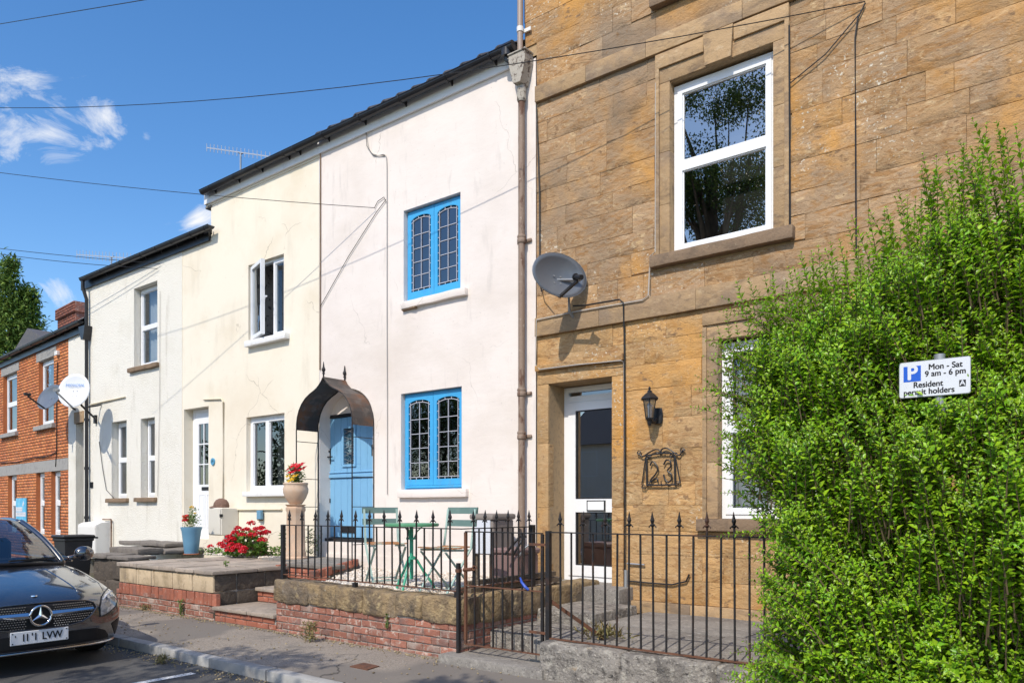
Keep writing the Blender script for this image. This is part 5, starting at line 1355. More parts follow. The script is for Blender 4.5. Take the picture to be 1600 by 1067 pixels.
gp1 = thing('gate_post', 'rusty iron gate post standing against the end of the patio wall', 'post', (fx(719.5, W), W - .03, .16))
MB().box(fx(719.5, W) - .018, fx(719.5, W) + .012, W - .04, W - .008, .16, .995).build('post', m_iron, gp1)
MB().box(fx(719.5, W) - .024, fx(719.5, W) + .02, W - .046, W - .0, .91, .94).build('strap', m_rust, gp1)
# railing of the stone house
px0r, px1r = fx(857, W), 1.0
base3 = Vector((px0r, W, .38))
rc = thing('railing', 'black spear railing on the grey rubble wall before the stone house', 'railing', base3)
RT2, RB2 = 1.297, .405
n2 = 22; s2_ = .2149
xf2 = [fx(876, W) + s2_ * i for i in range(n2)]; xp2 = [x + s2_ / 2 for x in xf2[:-1]]
rail_bars(rc, base3, [(x, W) for x in xf2], [(x, W) for x in xp2], RB2, RT2 - .004, RT2)
MB().beam((px0r, W, RT2), (px1r, W, RT2), .03, .010).build('top_rail', m_iron, rc)
MB().beam((px0r, W, RB2), (px1r, W, RB2), .034, .010).build('bottom_rail', m_rust, rc)
MB().box(px0r - .02, px0r + .02, W - .02, W + .02, .36, RT2 + .012).build('end_post', m_iron, rc)
MB().beam((px0r, W + .02, .72), (px0r + .3, W + .42, .37), .02, .03).build('brace', m_rust, rc)
# grey rubble wall under it, gate threshold, steps, forecourt
gw = thing('rubble_wall', 'low rough grey rubble wall under the stone house railing', 'wall', (fx(845, W - .1), W, PV))
gxw = fx(845, W - .1); x = gxw; k = 0
while x < .9:
    wl = random.uniform(.55, 1.0); x1 = min(x + wl, 1.0)
    rough_block(x - .004, x1 + .004, W - .13, W + .16, .0, .392, .014, .07, 90 + k, .035).build('rubble_stone', m_grey, gw, smooth=60); x = x1; k += 1
fore = thing('forecourt', 'grey concrete forecourt slab between railing and golden stone wall', 'paving', (-2.5, 6.5, .1))
x = fx(930, 6.6); k = 0
for (a, b, c, d) in ((-4.02, -2.7, W + .1, 6.55), (-2.69, -1.2, W + .1, 6.6), (-1.19, 1.0, W + .1, 6.6), (-4.02, -2.55, 6.56, 7.64), (-2.54, -.9, 6.61, 7.64), (-.89, 1.0, 6.61, 7.64)):
    rough_block(a, b - .008, c, d - .008, .1, .362 + random.uniform(-.004, .004), .004, .3, 120 + k, .008).build('slab', m_conc, fore, smooth=40); k += 1
st2 = thing('stone_steps', 'worn grey stone steps climbing from the iron gate to the white door', 'steps', (-4.3, 6.0, .1))
tx0 = PX1 + .0
rough_block(tx0 - .12, gxw + .06, W - .17, W + .32, .0, .168, .004, .12, 140, .014).build('threshold', m_conc, st2, smooth=45)
rough_block(tx0 - .02, -3.98, W + .3, 5.8, .0, .15, .003, .2, 141, .01).build('lower_landing', m_conc, st2, smooth=45)
rough_block(fx(748, 5.75), -3.9, 5.74, 6.6, .02, .325, .010, .08, 142, .025).build('step', m_grey, st2, smooth=50)
rough_block(fx(808, 6.5), fx(930, 6.5), 6.5, 7.36, .05, .455, .008, .1, 143, .02).build('step', m_grey, st2, smooth=50)
rough_block(XP1 + .0, fx(968, 7.35), 7.34, YM + .35, .1, .61, .006, .12, 144, .02).build('door_step', m_conc, st2, smooth=50)

# ================================================================== terrace of the cream house
TX0, TX1 = fx(187, W), fx(333.5, W)
TZ = .715
ter = thing('terrace_wall', 'low terrace of cream stone blocks over red brick with slab coping', 'wall', ((TX0 + TX1) / 2, W, PV))
MB().box(TX0 + .012, TX1 - .012, W + .016, D - .05, 0, TZ - .06).build('core', m_greymortar, ter)
bzt = TZ - .055; bzb = .425
x = TX0; k = 0
wb = (TX1 - TX0) / 5
for i in range(5):
    rough_block(x + .004, x + wb - .004, W - .005, W + .14, bzb + .004, bzt - .004, .005, .12, 160 + i, .016).build('stone_block', m_cblock, ter, smooth=50); x += wb
x = TX0 - .02
while x < TX1 - .03:        # soldier course
    brick_obj(ter, .092, .152, (x + .05, W + random.uniform(-.004, .006), bzb - .082), m_brickred, key='s'); x += .103
brick_rows(ter, TX0 - .12, TX1, PV - .06, 4, .0755, W + .006, m_brick)
# dark return side toward the steps
y = W + .01; k = 0
for wl in (.32, .42, .36, .5, .4):
    for z0_, z1_ in ((.10, .26), (.262, .44), (.444, bzt)):
        o_ = random.uniform(-.08, .08)
        rough_block(TX1 - .1, TX1 + .004, y + .003, y + wl - .004, z0_ + .002, z1_ - .003, .008, .12, 180 + k, .02).build('side_stone', m_dstone, ter, smooth=50); k += 1
    y += wl
# slabs
ys_ = [W - .035, 5.92, 6.52, 7.1, D - .02]
for j in range(4):
    x = TX0 - .03 - (.25 if j % 2 else 0); 
    while x < TX1 + .03:
        wl = random.choice((.6, .62, .45)); a, b = max(x, TX0 - .03), min(x + wl, TX1 + .035)
        if TX1 + .035 - b < .15: b = TX1 + .035; wl = 9
        if b - a > .1:
            rough_block(a + .003, b - .003, ys_[j], ys_[j + 1] - .006, TZ - .052, TZ + random.uniform(-.007, .007), .006, .12, 210 + k, .010).build('paving_slab', m_slab, ter, smooth=40); k += 1
        x += wl
for i in range(4): brick_obj(ter, .225, .06, (TX1 + .02, 6.35 + i * .24, TZ - .01), m_brickred, rz=math.pi / 2)
# dark stone wall and slab steps left of the terrace
dw = thing('stone_wall', 'short dark rough stone wall at the left end of the terrace', 'wall', (fx(168, 5.7), 5.8, PV))
k = 0; da_, db_ = fx(144, 5.7), fx(196, 5.7); dm_ = (da_ + db_) / 2
for (a, b, c, d, z0_, z1_) in ((da_, dm_ - .1, 5.70, 6.1, .03, .33), (dm_ - .1, db_, 5.69, 6.1, .03, .36), (da_ + .02, dm_ + .12, 5.71, 6.1, .33, .69), (dm_ + .12, db_, 5.70, 6.1, .36, .69)):
    rough_block(a, b - .006, c, d, z0_, z1_, .024, .09, 250 + k, .04).build('rubble_stone', m_dstone, dw, smooth=60); k += 1
rough_block(da_ - .04, dm_, 5.66, 6.15, .69, .755, .014, .12, 259, .015).build('coping', m_slabedge, dw, smooth=50); rough_block(dm_ + .01, db_ + .1, 5.67, 6.15, .69, .74, .014, .12, 258, .015).build('coping', m_slabedge, dw, smooth=50)
ss = thing('slab_steps', 'rough grey slab steps stacked against the off white house', 'steps', (fx(245, 7), 7.0, .7))
for (pa, pb, ya, yb_, z0_, z1_) in ((229, 290, 6.6, 7.3, .72, .785), (190, 236, 6.15, 6.6, .72, .83), (211, 283, 7.0, D - .03, .80, .87), (229, 292, 7.0, D - .03, .72, .785)):
    rough_block(fx(pa, (ya + yb_) / 2), fx(pb, (ya + yb_) / 2), ya, yb_, z0_, z1_, .020, .09, 270 + pa, .022).build('slab', m_slabedge, ss, smooth=50)
pebbles('gravel', 'white gravel on the terrace under the geraniums', 1500, lambda: (random.uniform(fx(352, 7.4), fx(452, 7.3)), random.uniform(7.0, D - .03), TZ + .012 + random.uniform(0, .015)), (.012, .025))
struct('terrace_end', MB().box(TX1 + .04, -8.86, 6.44, 7.62, .2, TZ - .03), m_conc)

# ================================================================== bistro set
tx, ty = fx(643, 5.85), 5.85; GT = GZP + .02
tb = thing('bistro_table', 'small round green bistro table on white gravel behind the railing', 'table', (tx, ty, GT))
R_ = .295
MB().lathe((tx, ty, GT + .69), [(R_ - .012, -.006), (R_, 0), (R_, .022), (R_ - .006, .028), (.01, .03)], 36).build('tabletop', m_table, tb, smooth=40)
MB().tube([(tx, ty, GT + .12), (tx, ty, GT + .69)], .021, 12).build('column', m_tableleg, tb, smooth=50)
mb = MB(); mb.lathe((tx, ty, GT + .545), [(.06, 0), (.06, .02)], 12); mb.lathe((tx, ty, GT + .33), [(.05, 0), (.05, .02)], 12); mb.build('collar', m_tableleg, tb)
for k in range(3):
    a = k * 2.094 - 1.15; d = Vector((math.cos(a), math.sin(a), 0)); c = Vector((tx, ty, GT))
    MB().tube([c + d * .02 + Vector((0, 0, .36)), c + d * .06 + Vector((0, 0, .32)), c + d * .13 + Vector((0, 0, .2)), c + d * .21 + Vector((0, 0, .09)), c + d * .245 + Vector((0, 0, .03)), c + d * .25 + Vector((0, 0, 0))], [.012, .014, .014, .014, .013, .016], 8).build('leg', m_tableleg, tb, smooth=50)
    MB().tube([c + d * .03 + Vector((0, 0, .56)), c + d * .06 + Vector((0, 0, .63)), c + d * .12 + Vector((0, 0, .685))], .008, 6).build('bracket', m_tableleg, tb)
def chair(x, y, rz, label):
    c = thing('folding_chair', label, 'chair', (x, y, GT), rz, 'mint folding chairs at the bistro table')
    def L(mb, name, mat, parent=c): o = mb.build(name, mat, None); o.parent = parent; return o
    w = .20
    for s in (-1, 1):
        L(MB().beam((s * w, .20, 0), (s * w, -.17, .46), .012, .024, (1, 0, 0)).beam((s * w, -.17, .46), (s * w, -.235, .87), .012, .024, (1, 0, 0)), 'back_leg', m_chair)      # front foot up to the top of the back
        L(MB().beam((s * (w - .02), -.24, 0), (s * (w - .02), .19, .43), .012, .024, (1, 0, 0)), 'front_leg', m_chair)
        L(MB().beam((s * (w - .036), -.17, .435), (s * (w - .036), .21, .45), .012, .022), 'seat_rail', m_chair)
    L(MB().beam((-w, .17, .05), (w, .17, .05), .010, .014), 'stretcher', m_chair); L(MB().beam((-w + .02, -.20, .05), (w - .02, -.20, .05), .010, .014), 'stretcher', m_chair)
    for i in range(6):
        yy = -.16 + i * .072; zz = .457 + .010 * ((i - 2.5) / 2.5) ** 2
        L(MB().box(-w + .01, w - .01, yy - .028, yy + .028, zz, zz + .012), 'seat_slat', m_rustwood)
    for zz in (.855, .72):
        yy = -.17 - .065 * (zz - .46) / .41 - .018; mb = MB()
        n = 8
        for i in range(n):
            a, b = -1 + 2 * i / n, -1 + 2 * (i + 1) / n; ca, cb = -.02 * (1 - a * a), -.02 * (1 - b * b)
            xa, xb_ = a * (w + .02), b * (w + .02)
            mb.quad((xa, yy + ca - .006, zz - .035), (xb_, yy + cb - .006, zz - .035), (xb_, yy + cb - .012, zz + .035), (xa, yy + ca - .012, zz + .035))
            mb.quad((xa, yy + ca + .006, zz - .035), (xa, yy + ca, zz + .035), (xb_, yy + cb, zz + .035), (xb_, yy + cb + .006, zz - .035))
            mb.quad((xa, yy + ca - .012, zz + .035), (xb_, yy + cb - .012, zz + .035), (xb_, yy + cb, zz + .035), (xa, yy + ca, zz + .035))
            mb.quad((xa, yy + ca - .006, zz - .035), (xa, yy + ca + .006, zz - .035), (xb_, yy + cb + .006, zz - .035), (xb_, yy + cb - .006, zz - .035))
        L(mb, 'back_slat', m_chairback)
    return c
chair(fx(603, 6.2), 6.2, math.radians(-117), 'mint folding chair left of the green table nearer the blue door')
chair(fx(697, 5.93), 5.93, math.radians(178), 'mint folding chair right of the green table nearer the gate')
# boxes in the patio corner
cb_ = thing('cabinet', 'white fronted cabinet with grey top on a wooden stand in the patio corner', 'cabinet', (fx(752, 7.0), 7.0, GZP))
ya, yb_ = 6.95, 7.35; xa, xb_ = fx(737, ya), fx(770, ya); z0_, z1_ = fz(750, 866, ya), fz(750, 812, ya)
MB().cbox(xa, xb_, ya, yb_, z0_, z1_, .012).build('body', m_greyboard, cb_); MB().cbox(xa + .02, xb_ - .03, ya - .015, ya - .002, z0_ + .01, z1_ - .0, .006).build('front_panel', m_signwhite, cb_)
rough_block(xa - .02, xb_ + .02, ya - .03, yb_ + .02, z1_ + .002, z1_ + .075, .006, .1, 300, .03).build('top', m_greyboard, cb_, smooth=50)
for xx in (xa + .03, xb_ - .07):
    for yy in (ya + .02, yb_ - .06): MB().box(xx, xx + .045, yy, yy + .045, GZP, z0_ - .002).build('leg', m_oldwood, cb_)
bd = thing('board', 'grey rounded board standing upright against the pink wall', 'board', (fx(780, 7.4), 7.4, GZP))
ya = 7.35; mb = MB(); xa, xb_, zt_ = fx(769, ya), fx(791, ya), fz(780, 803, ya)
mb.prism([(xa, GZP), (xb_, GZP), (xb_, zt_ - .05), (xb_ - .05, zt_), (xa + .08, zt_), (xa, zt_ - .07)], ya, ya + .04); mb.build('panel', m_greyboard, bd)
sb = thing('storage_box', 'mauve brown plastic storage box with a lid beside the downpipe', 'storage box', (fx(795, 7.0), 6.95, GZP))
ya, yb_ = 6.85, 7.25; xa, xb_ = fx(771, ya), fx(809, ya); z1_ = fz(790, 866, ya)
MB().cbox(xa, xb_, ya, yb_, GZP, z1_, .015).build('box', m_mauve, sb); MB().cbox(xa - .02, xb_ + .02, ya - .02, yb_ + .02, z1_ + .001, z1_ + .07, .02).build('lid', m_mauve, sb)
tr = thing('hand_trolley', 'folded dark tube trolley leaning over the mauve box', 'trolley', (fx(800, 6.8), 6.75, GZP))
for dx in (0, .22): MB().tube([pt(789 + dx * 60, 866, 6.72), pt(806 + dx * 40, 845, 6.75), pt(812 + dx * 30, 838, 6.8), pt(815 + dx * 30, 838, 6.85)], .014, 8).build('handle', m_black, tr, smooth=50)
MB().tube([pt(810, 870, 6.75), pt(820, 856, 6.75), pt(829, 849, 6.8)], .012, 8).build('frame', m_galv, tr, smooth=50)
te = thing('timber_edging', 'weathered timber boards lying along the ledge beside the gate path', 'timber', (PX1, 6.2, LZ1))
for i, (o_, z_) in enumerate(((-.20, .70), (-.12, .70), (-.20, .76), (-.13, .77))):
    MB().beam((PX1 + o_ - .05, 5.55 + .06 * i, z_), (PX1 + o_ + .03, 7.1 - .05 * i, z_ + .015), .07, .045).build('board', m_oldwood, te)
tc = thing('cord', 'short blue cord tied around a gate bar', 'cord', pt(814, 909, W)); MB().tube([pt(813, 902, W - .01), pt(815, 909, W - .03), pt(821, 917, W - .03), pt(826, 921, W - .02)], [.006, .012, .014, .01], 6).build('tape', m_bluetape, tc)

# ================================================================== plants helper
def plant(name, parent, P, spread, L, Wd, mat, up=.5, tip=None, off=None):
    P = np.array(P); n = len(P)
    U = RNG.normal(size=(n, 3)); U[:, 2] = np.abs(U[:, 2]) * up + .1; U = unit(U)
    N = unit(RNG.normal(size=(n, 3)) * .5 + np.array([0, -.35, .9]))
    V, Fc = leaf_arrays(P, U, N, RNG.uniform(L[0], L[1], n), RNG.uniform(Wd[0], Wd[1], n))
    return np_mesh(name, V, Fc, mat, parent, np.repeat(RNG.uniform(0, 1, n), 2), off=off)
def blossom_head(name, parent, c, r, mat, n=60, petal=.02, flat=.7):
    P = []; U = []; N = []
    for _ in range(n):
        d = Vector(RNG.normal(size=3)); d.z = abs(d.z) * 1.0 - .15; d.normalize()
        P.append(Vector(c) + Vector((d.x, d.y, d.z * flat)) * r * random.uniform(.55, 1)); 
        t = d.cross(Vector(RNG.normal(size=3))); t.normalize(); U.append((t * .8 + d * .45)[:]); N.append((d + Vector(RNG.normal(size=3)) * .3)[:])
    P, U, N = np.array([p[:] for p in P]), unit(np.array(U)), unit(np.array(N))
    V, Fc = leaf_arrays(P, U, N, RNG.uniform(.8, 1.2, n) * petal, RNG.uniform(.9, 1.2, n) * petal)
    return np_mesh(name, V, Fc, mat, parent, np.repeat(RNG.uniform(0, 1, n), 2))
def weed(loc, h, w, mat, label, n=70, L=(.03, .06), nm='weed'):
    t = thing(nm, label, 'weed', loc); P = [Vector(loc) + Vector((random.gauss(0, w * .4), random.gauss(0, w * .3), abs(random.uniform(0, h)))) for _ in range(n)]
    plant('leaves', t, [p[:] for p in P], .1, L, (.008, .02), mat, 1.0)
    mb = MB()
    for i in range(6): mb.tube([Vector(loc), Vector(loc) + Vector((random.gauss(0, w * .3), random.gauss(0, w * .2), h * random.uniform(.6, 1)))], .003, 4)
    mb.build('stem', m_weedstem, t); return t
weed(ground(283, 962, PV), .20, .06, m_plant, 'green upright weed growing at the foot of the terrace brickwork', 60)
weed(ground(487, 1002, PV) + Vector((0, -.02, 0)), .20, .11, m_dry, 'dry tan weed clump at the foot of the patio wall', 190, (.03, .055))
weed(ground(228, 953, PV), .07, .16, m_dry, 'low dry grass tuft at the left foot of the terrace wall', 70)
weed(ground(258, 1035, 0.0) + Vector((0, -.03, 0)), .07, .10, m_dry, 'straggly weed in the gutter beside the kerb', 80)
weed(Vector((fx(384, 5.85), 5.72, .28)), .14, .08, m_dry, 'weed sprouting in the corner of the lower brick step', 50)
weed(Vector((fx(368, 5.9), 5.75, TZ)), .07, .04, m_plant, 'tiny green weed in a joint of the terrace slabs', 24)
weed(Vector((fx(607, W), W - .02, .30)), .14, .03, m_plant, 'moss and weed trailing down the patio brickwork', 40, (.015, .03))
weed(Vector((fx(945, 5.75), 5.75, .365)), .08, .28, m_dry, 'dry straw heap on the forecourt behind the railing', 130, (.06, .13))

# ================================================================== geraniums, pot, urn
gc = Vector((fx(385, 7.05), 7.05, TZ))
ger = thing('geranium_bush', 'bushy red geranium in full bloom on the terrace gravel', 'flowering plant', gc)
P = []
for _ in range(900):
    d = Vector(RNG.normal(size=3)); d.z = abs(d.z); d.normalize(); r = random.uniform(.45, 1) ** .5
    P.append((gc.x + d.x * .40 * r + .02, gc.y + d.y * .3 * r, gc.z + .03 + d.z * .40 * r))
plant('foliage', ger, P, .1, (.045, .075), (.045, .075), m_plant, .5)
MB().lathe(gc + Vector((.10, .12, 0)), [(.14, 0), (.17, .1), (.15, .24), (.13, .25)], 16).build('planter', m_sill, ger, smooth=50)
for px, py in ((393, 818), (372, 826), (385, 828), (367, 833), (378, 836), (358, 839), (354, 846), (363, 843), (361, 851), (352, 855), (359, 860), (367, 856), (373, 853), (381, 857), (378, 862), (393, 836), (402, 828), (408, 826), (404, 835), (412, 834), (417, 832), (410, 844), (345, 851)):
    Yk = 7.05 - random.uniform(.12, .30) - (py - 818) * .002
    blossom_head('flower_head', ger, pt(px, py, Yk), random.uniform(.056, .070), m_redfl, 90, .026)
lg_ = thing('ground_plant', 'low green plant with one pink red flower beside the meter box', 'plant', (fx(335, 7.1), 7.1, TZ))
plant('foliage', lg_, [(fx(337, 7.1) + random.gauss(0, .15), 7.1 + random.gauss(0, .08), TZ + random.uniform(.01, .1)) for _ in range(150)], .1, (.04, .07), (.02, .035), m_plant)
blossom_head('flower_head', lg_, pt(329, 854, 7.05), .05, m_redfl, 60, .024)
lg2 = thing('ground_plant', 'low leafy plants in white gravel left of the urn pedestal', 'plant', (fx(430, 7.3), 7.3, TZ))
plant('foliage', lg2, [(fx(428, 7.3) + random.gauss(0, .13), 7.35 + random.gauss(0, .07), TZ + random.uniform(.01, .16)) for _ in range(160)] + [(fx(438, 7.3) + random.gauss(0, .06), 7.4 + random.gauss(0, .04), TZ + random.uniform(.05, .42)) for _ in range(60)], .1, (.04, .08), (.02, .035), m_plant)
lg3 = thing('climbing_plant', 'small green climber rising between pedestal and blue door', 'plant', (fx(488, 7.5), 7.5, LZT))
plant('foliage', lg3, [(fx(486 + random.gauss(0, 5), 7.5), 7.5 + random.gauss(0, .05), LZT + random.uniform(.02, .42)) for _ in range(130)], .1, (.04, .08), (.012, .022), m_plant)
pc = Vector((fx(299, 6.9), 6.9, TZ))
pot = thing('flower_pot', 'tall tapered blue pot with red and yellow flowers on the terrace', 'flower pot', pc)
s_ = F / (1950 * 6.9 / (299 + 737)); ph = (861 - 819) / s_
MB().lathe(pc + Vector((0, 0, .012)), [(.105, 0), (.112, .02), (.135, ph * .5), (.155, ph * .85), (.172, ph - .02), (.172, ph), (.155, ph), (.15, ph - .04)], 28).build('pot', m_potblue, pot, smooth=50)
MB().lathe(pc, [(.125, 0), (.135, .014), (.12, .02)], 24).build('saucer', m_terrared, pot, smooth=50)
MB().lathe(pc, [(.148, ph - .03), (.05, ph - .01)], 16).build('soil', m_soil, pot)
top = pc + Vector((0, 0, ph))
plant('foliage', pot, [tuple(top + Vector((random.gauss(0, .07), random.gauss(0, .06), random.uniform(0, .2)))) for _ in range(200)] + [tuple(top + Vector((.05 + random.gauss(0, .04), random.gauss(0, .04), random.uniform(.05, .32)))) for _ in range(160)], .1, (.03, .06), (.008, .018), m_plant, 1.2)
for i in range(4): blossom_head('flower_head', pot, top + Vector((-.11 + .05 * (i % 2), -.05, .12 + .06 * (i // 2))), .05, m_redfl, 45, .024)
blossom_head('flower_head', pot, top + Vector((.05, -.02, .34)), .035, m_yelfl, 40, .02); blossom_head('flower_head', pot, top + Vector((.155, -.02, .24)), .02, m_yelfl, 24, .016)
# pedestal with urn
uc = Vector((fx(462, 7.08), 7.08, LZT - .04)); su = F / (1950 * 7.08 / (462 + 737))
uz = lambda py: EYE + (HOR - py) / su - uc.z
urn = thing('urn_planter', 'pale terracotta bowl on a tall pedestal holding red and yellow lilies', 'planter', uc)
pr = 15.0 / su
MB().lathe(uc, [(pr * 1.25, 0), (pr * 1.25, .05), (pr * 1.1, .07), (pr * 1.1, uz(862)), (pr * 1.02, uz(860)), (pr * .95, uz(800)), (pr * 1.05, uz(797)), (pr * 1.05, uz(793)), (pr * .9, uz(791)), (pr * 1.12, uz(788))], 10).build('pedestal', m_terra, urn, smooth=30)
br = 19.5 / su
MB().lathe(uc, [(pr * .6, uz(788) + .003), (pr * .75, uz(785)), (br * .8, uz(778)), (br * .98, uz(769)), (br, uz(764)), (br * .93, uz(760)), (br * .93, uz(757)), (br * .98, uz(756)), (br * .96, uz(754)), (br * .85, uz(755)), (br * .8, uz(760))], 26).build('bowl', m_terra, urn, smooth=50)
ut = uc + Vector((0, 0, uz(757)))
plant('foliage', urn, [tuple(ut + Vector((random.gauss(0, .05), random.gauss(0, .05), random.uniform(-.02, .26)))) for _ in range(330)], .1, (.05, .10), (.012, .022), m_plant, 1.0)
def lily(c, r, mat, parent):
    n = 6; P = np.array([c[:]] * n); A = [6.28 * i / n + random.uniform(-.2, .2) for i in range(n)]
    tilt = Vector((random.uniform(-.3, .3), -.5, .8)).normalized(); a1 = tilt.orthogonal().normalized(); a2 = tilt.cross(a1)
    U = unit(np.array([(a1 * math.cos(a) + a2 * math.sin(a) + tilt * .45)[:] for a in A])); N = unit(np.array([(tilt + Vector(RNG.normal(size=3)) * .1)[:] for a in A]))
    V, Fc = leaf_arrays(P, U, N, np.full(n, r), np.full(n, r * .42), .2, .3); np_mesh('flower', V, Fc, mat, parent, np.repeat(RNG.uniform(0, 1, n), 2))
for px, py in ((454, 732), (460, 728), (467, 730), (473, 733), (463, 736), (457, 737), (470, 727)): lily(pt(px, py, 7.0), .085, m_redfl, urn)
for px, py in ((451, 744), (457, 749), (461, 744), (453, 752)): lily(pt(px, py, 6.98), .065, m_yelfl, urn)

# ================================================================== meter boxes, light, bin, cap
mbx = thing('meter_box', 'cream meter box on the wall by the white door', 'meter box', (fx(336, 7.4), 7.4, .8))
ya, yb_ = 7.32, D - .003; xa, xb_ = fx(326, ya), fx(345.5, ya); z0_, z1_ = fz(336, 836, ya), fz(336, 793, ya)
MB().cbox(xa, xb_, ya, yb_, z0_, z1_, .015).build('box', m_meterc, mbx); MB().cbox(xa + .012, xb_ - .012, ya - .014, ya - .001, z0_ + .012, z1_ - .012, .006).build('door', m_meterc, mbx)
MB().box(xb_ - .02, xb_ + .006, ya - .02, ya + .03, (z0_ + z1_) / 2 + .08, (z0_ + z1_) / 2 + .13).build('catch', m_black, mbx)
cpz = z1_ + .002; cpc = Vector(((xa + xb_) / 2 - .01, ya + .13, cpz))
cp = thing('flat_cap', 'brown flat cap resting on top of the cream meter box', 'cap', cpc)
mb = MB(); mb.lathe(cpc, [(.145, 0), (.15, .03), (.14, .08), (.10, .135), (.04, .16), (.01, .163)], 18, sx=1.0, sy=.85); mb.lathe(cpc + Vector((-.10, -.07, -.0)), [(.09, 0), (.085, .012), (.03, .03)], 14); mb.build('cap', m_cap, cp, smooth=60)
wl_ = thing('wall_light', 'small blue solar light below the pipe on the cream wall', 'light', (fx(406.5), D - .03, fz(406, 803)))
MB().cbox(fx(403, D - .06), fx(409, D - .06), D - .09, D - .03, fz(406, 811), fz(406, 797), .008).build('body', m_potblue, wl_); MB().box(fx(404.5), fx(411), D - .03, D - .001, fz(406, 813), fz(406, 795.5)).build('back_plate', m_sill, wl_)
ub = thing('utility_box', 'white plastic meter cabinet below the black downpipe', 'meter box', (fx(135, 7.45), 7.45, .55))
ya, yb_ = 7.32, D - .012; xa, xb_ = fx(121.5, ya), fx(150, ya); z0_, z1_ = fz(136, 866, ya), fz(136, 820, ya)
mb = MB(); mb.prism([(ya, z0_), (yb_, z0_), (yb_, z1_ + .07), (ya + .1, z1_ + .05), (ya, z1_)], xa, xb_, 'x'); mb.build('box', m_meter, ub); MB().cbox(xa + .05, xb_ - .02, ya - .014, ya - .001, z0_ + .03, z1_ - .03, .006).build('door', m_meter, ub)
pipe('pipe', ub, [(fx(139, ya), D - .06, z1_ + .12), (xb_ + .06, D - .06, z1_ + .12), (xb_ + .07, D - .06, z1_ + .08), (xb_ + .07, D - .06, z0_ - .15)], .016, m_pipe)
by = 5.45; bz = lambda py: fz(101, py, by)
xa, xb_ = fx(84, by), fx(101, by); yd = .45
bn_ = thing('wheelie_bin', 'black wheelie bin standing behind the parked car', 'bin', ((xa + xb_) / 2, by + .2, PV))
mb = MB(); z1_ = bz(841)
mb.add([(xa + .05, by + .04, PV + .05), (xb_ - .05, by + .04, PV + .05), (xb_ - .05, by + yd - .06, PV + .05), (xa + .05, by + yd - .06, PV + .05), (xa, by, z1_), (xb_, by, z1_), (xb_, by + yd, z1_), (xa, by + yd, z1_)], [(3, 2, 1, 0), (4, 5, 6, 7), (0, 1, 5, 4), (1, 2, 6, 5), (2, 3, 7, 6), (3, 0, 4, 7)])
mb.cbox(xa - .015, xb_ + .015, by - .015, by + yd + .015, z1_ - .05, z1_ - .0, .01)
mb.build('body', m_bin, bn_); mb = MB(); mb.cbox(xa - .03, xb_ + .03, by - .04, by + yd + .03, z1_ + .004, z1_ + .05, .018); mb.build('lid', m_bin, bn_)
MB().tube([(xa - .02, by + yd + .06, z1_ + .0), (xb_ + .02, by + yd + .06, z1_ + .0)], .016, 8).build('handle', m_bin, bn_)
for xx in (xa + .06, xb_ - .06): MB().tube([(xx - .03, by + yd - .02, PV + .1), (xx + .03, by + yd - .02, PV + .1)], .1, 16).build('wheel', m_tyre, bn_, smooth=50)
uco = thing('utility_cover', 'small rusty iron cover set in the pavement before the patio wall', 'cover', ground(570, 1041, PV))
gq = [ground(px, py, PV + .009) for px, py in ((546.5, 1040), (574, 1045.5), (593, 1039.5), (568, 1034.5))]
mb = MB(); mb.add([*gq, *[q - Vector((0, 0, .04)) for q in gq]], [(0, 1, 2, 3), (0, 4, 5, 1), (1, 5, 6, 2), (2, 6, 7, 3), (3, 7, 4, 0)]); mb.build('cover', m_rust, uco)

# ================================================================== lantern, number sign, dishes
lx, lz = fx(1029), fz(1029, 640); lc = Vector((lx, D, lz))
lan = thing('wall_lantern', 'black half lantern with clear panes on the golden stone wall', 'lantern', lc)
la = lc + Vector((-.02, -.17, 0)); 
MB().lathe(lc + Vector((0, -.02, -.07)), [(.05, -.085), (.06, -.04), (.06, .04), (.05, .085)], 12, sy=.4).build('back_plate', m_black, lan, smooth=50)
MB().tube([lc + Vector((0, -.03, -.10)), lc + Vector((0, -.09, -.15)), la + Vector((.01, .04, -.15)), la + Vector((0, 0, -.11))], .015, 8).build('arm', m_black, lan, smooth=50)
MB().lathe(la, [(.012, -.19), (.022, -.17), (.03, -.13), (.05, -.12), (.052, -.105)], 6).build('base', m_black, lan)
MB().lathe(la, [(.095, .088), (.105, .10), (.10, .112), (.06, .15), (.03, .17), (.026, .19), (.012, .2), (.018, .215), (.006, .235)], 6).build('roof', m_black, lan)
for k in range(6):
    a0, a1 = k * math.pi / 3, (k + 1) * math.pi / 3; r0, r1 = .047, .075; z0_, z1_ = -.105, .09
    q = [la + Vector((r0 * math.cos(a0), r0 * math.sin(a0), z0_)), la + Vector((r0 * math.cos(a1), r0 * math.sin(a1), z0_)), la + Vector((r1 * math.cos(a1), r1 * math.sin(a1), z1_)), la + Vector((r1 * math.cos(a0), r1 * math.sin(a0), z1_))]
    MB().quad(*q).build('pane', m_lanternglass, lan); MB().tube([q[0], q[3]], .005, 4).build('glazing_bar', m_black, lan)
MB().lathe(la, [(.018, -.1), (.02, 0), (.03, .03), (.01, .06)], 10).build('bulb', m_signwhite, lan, smooth=50)
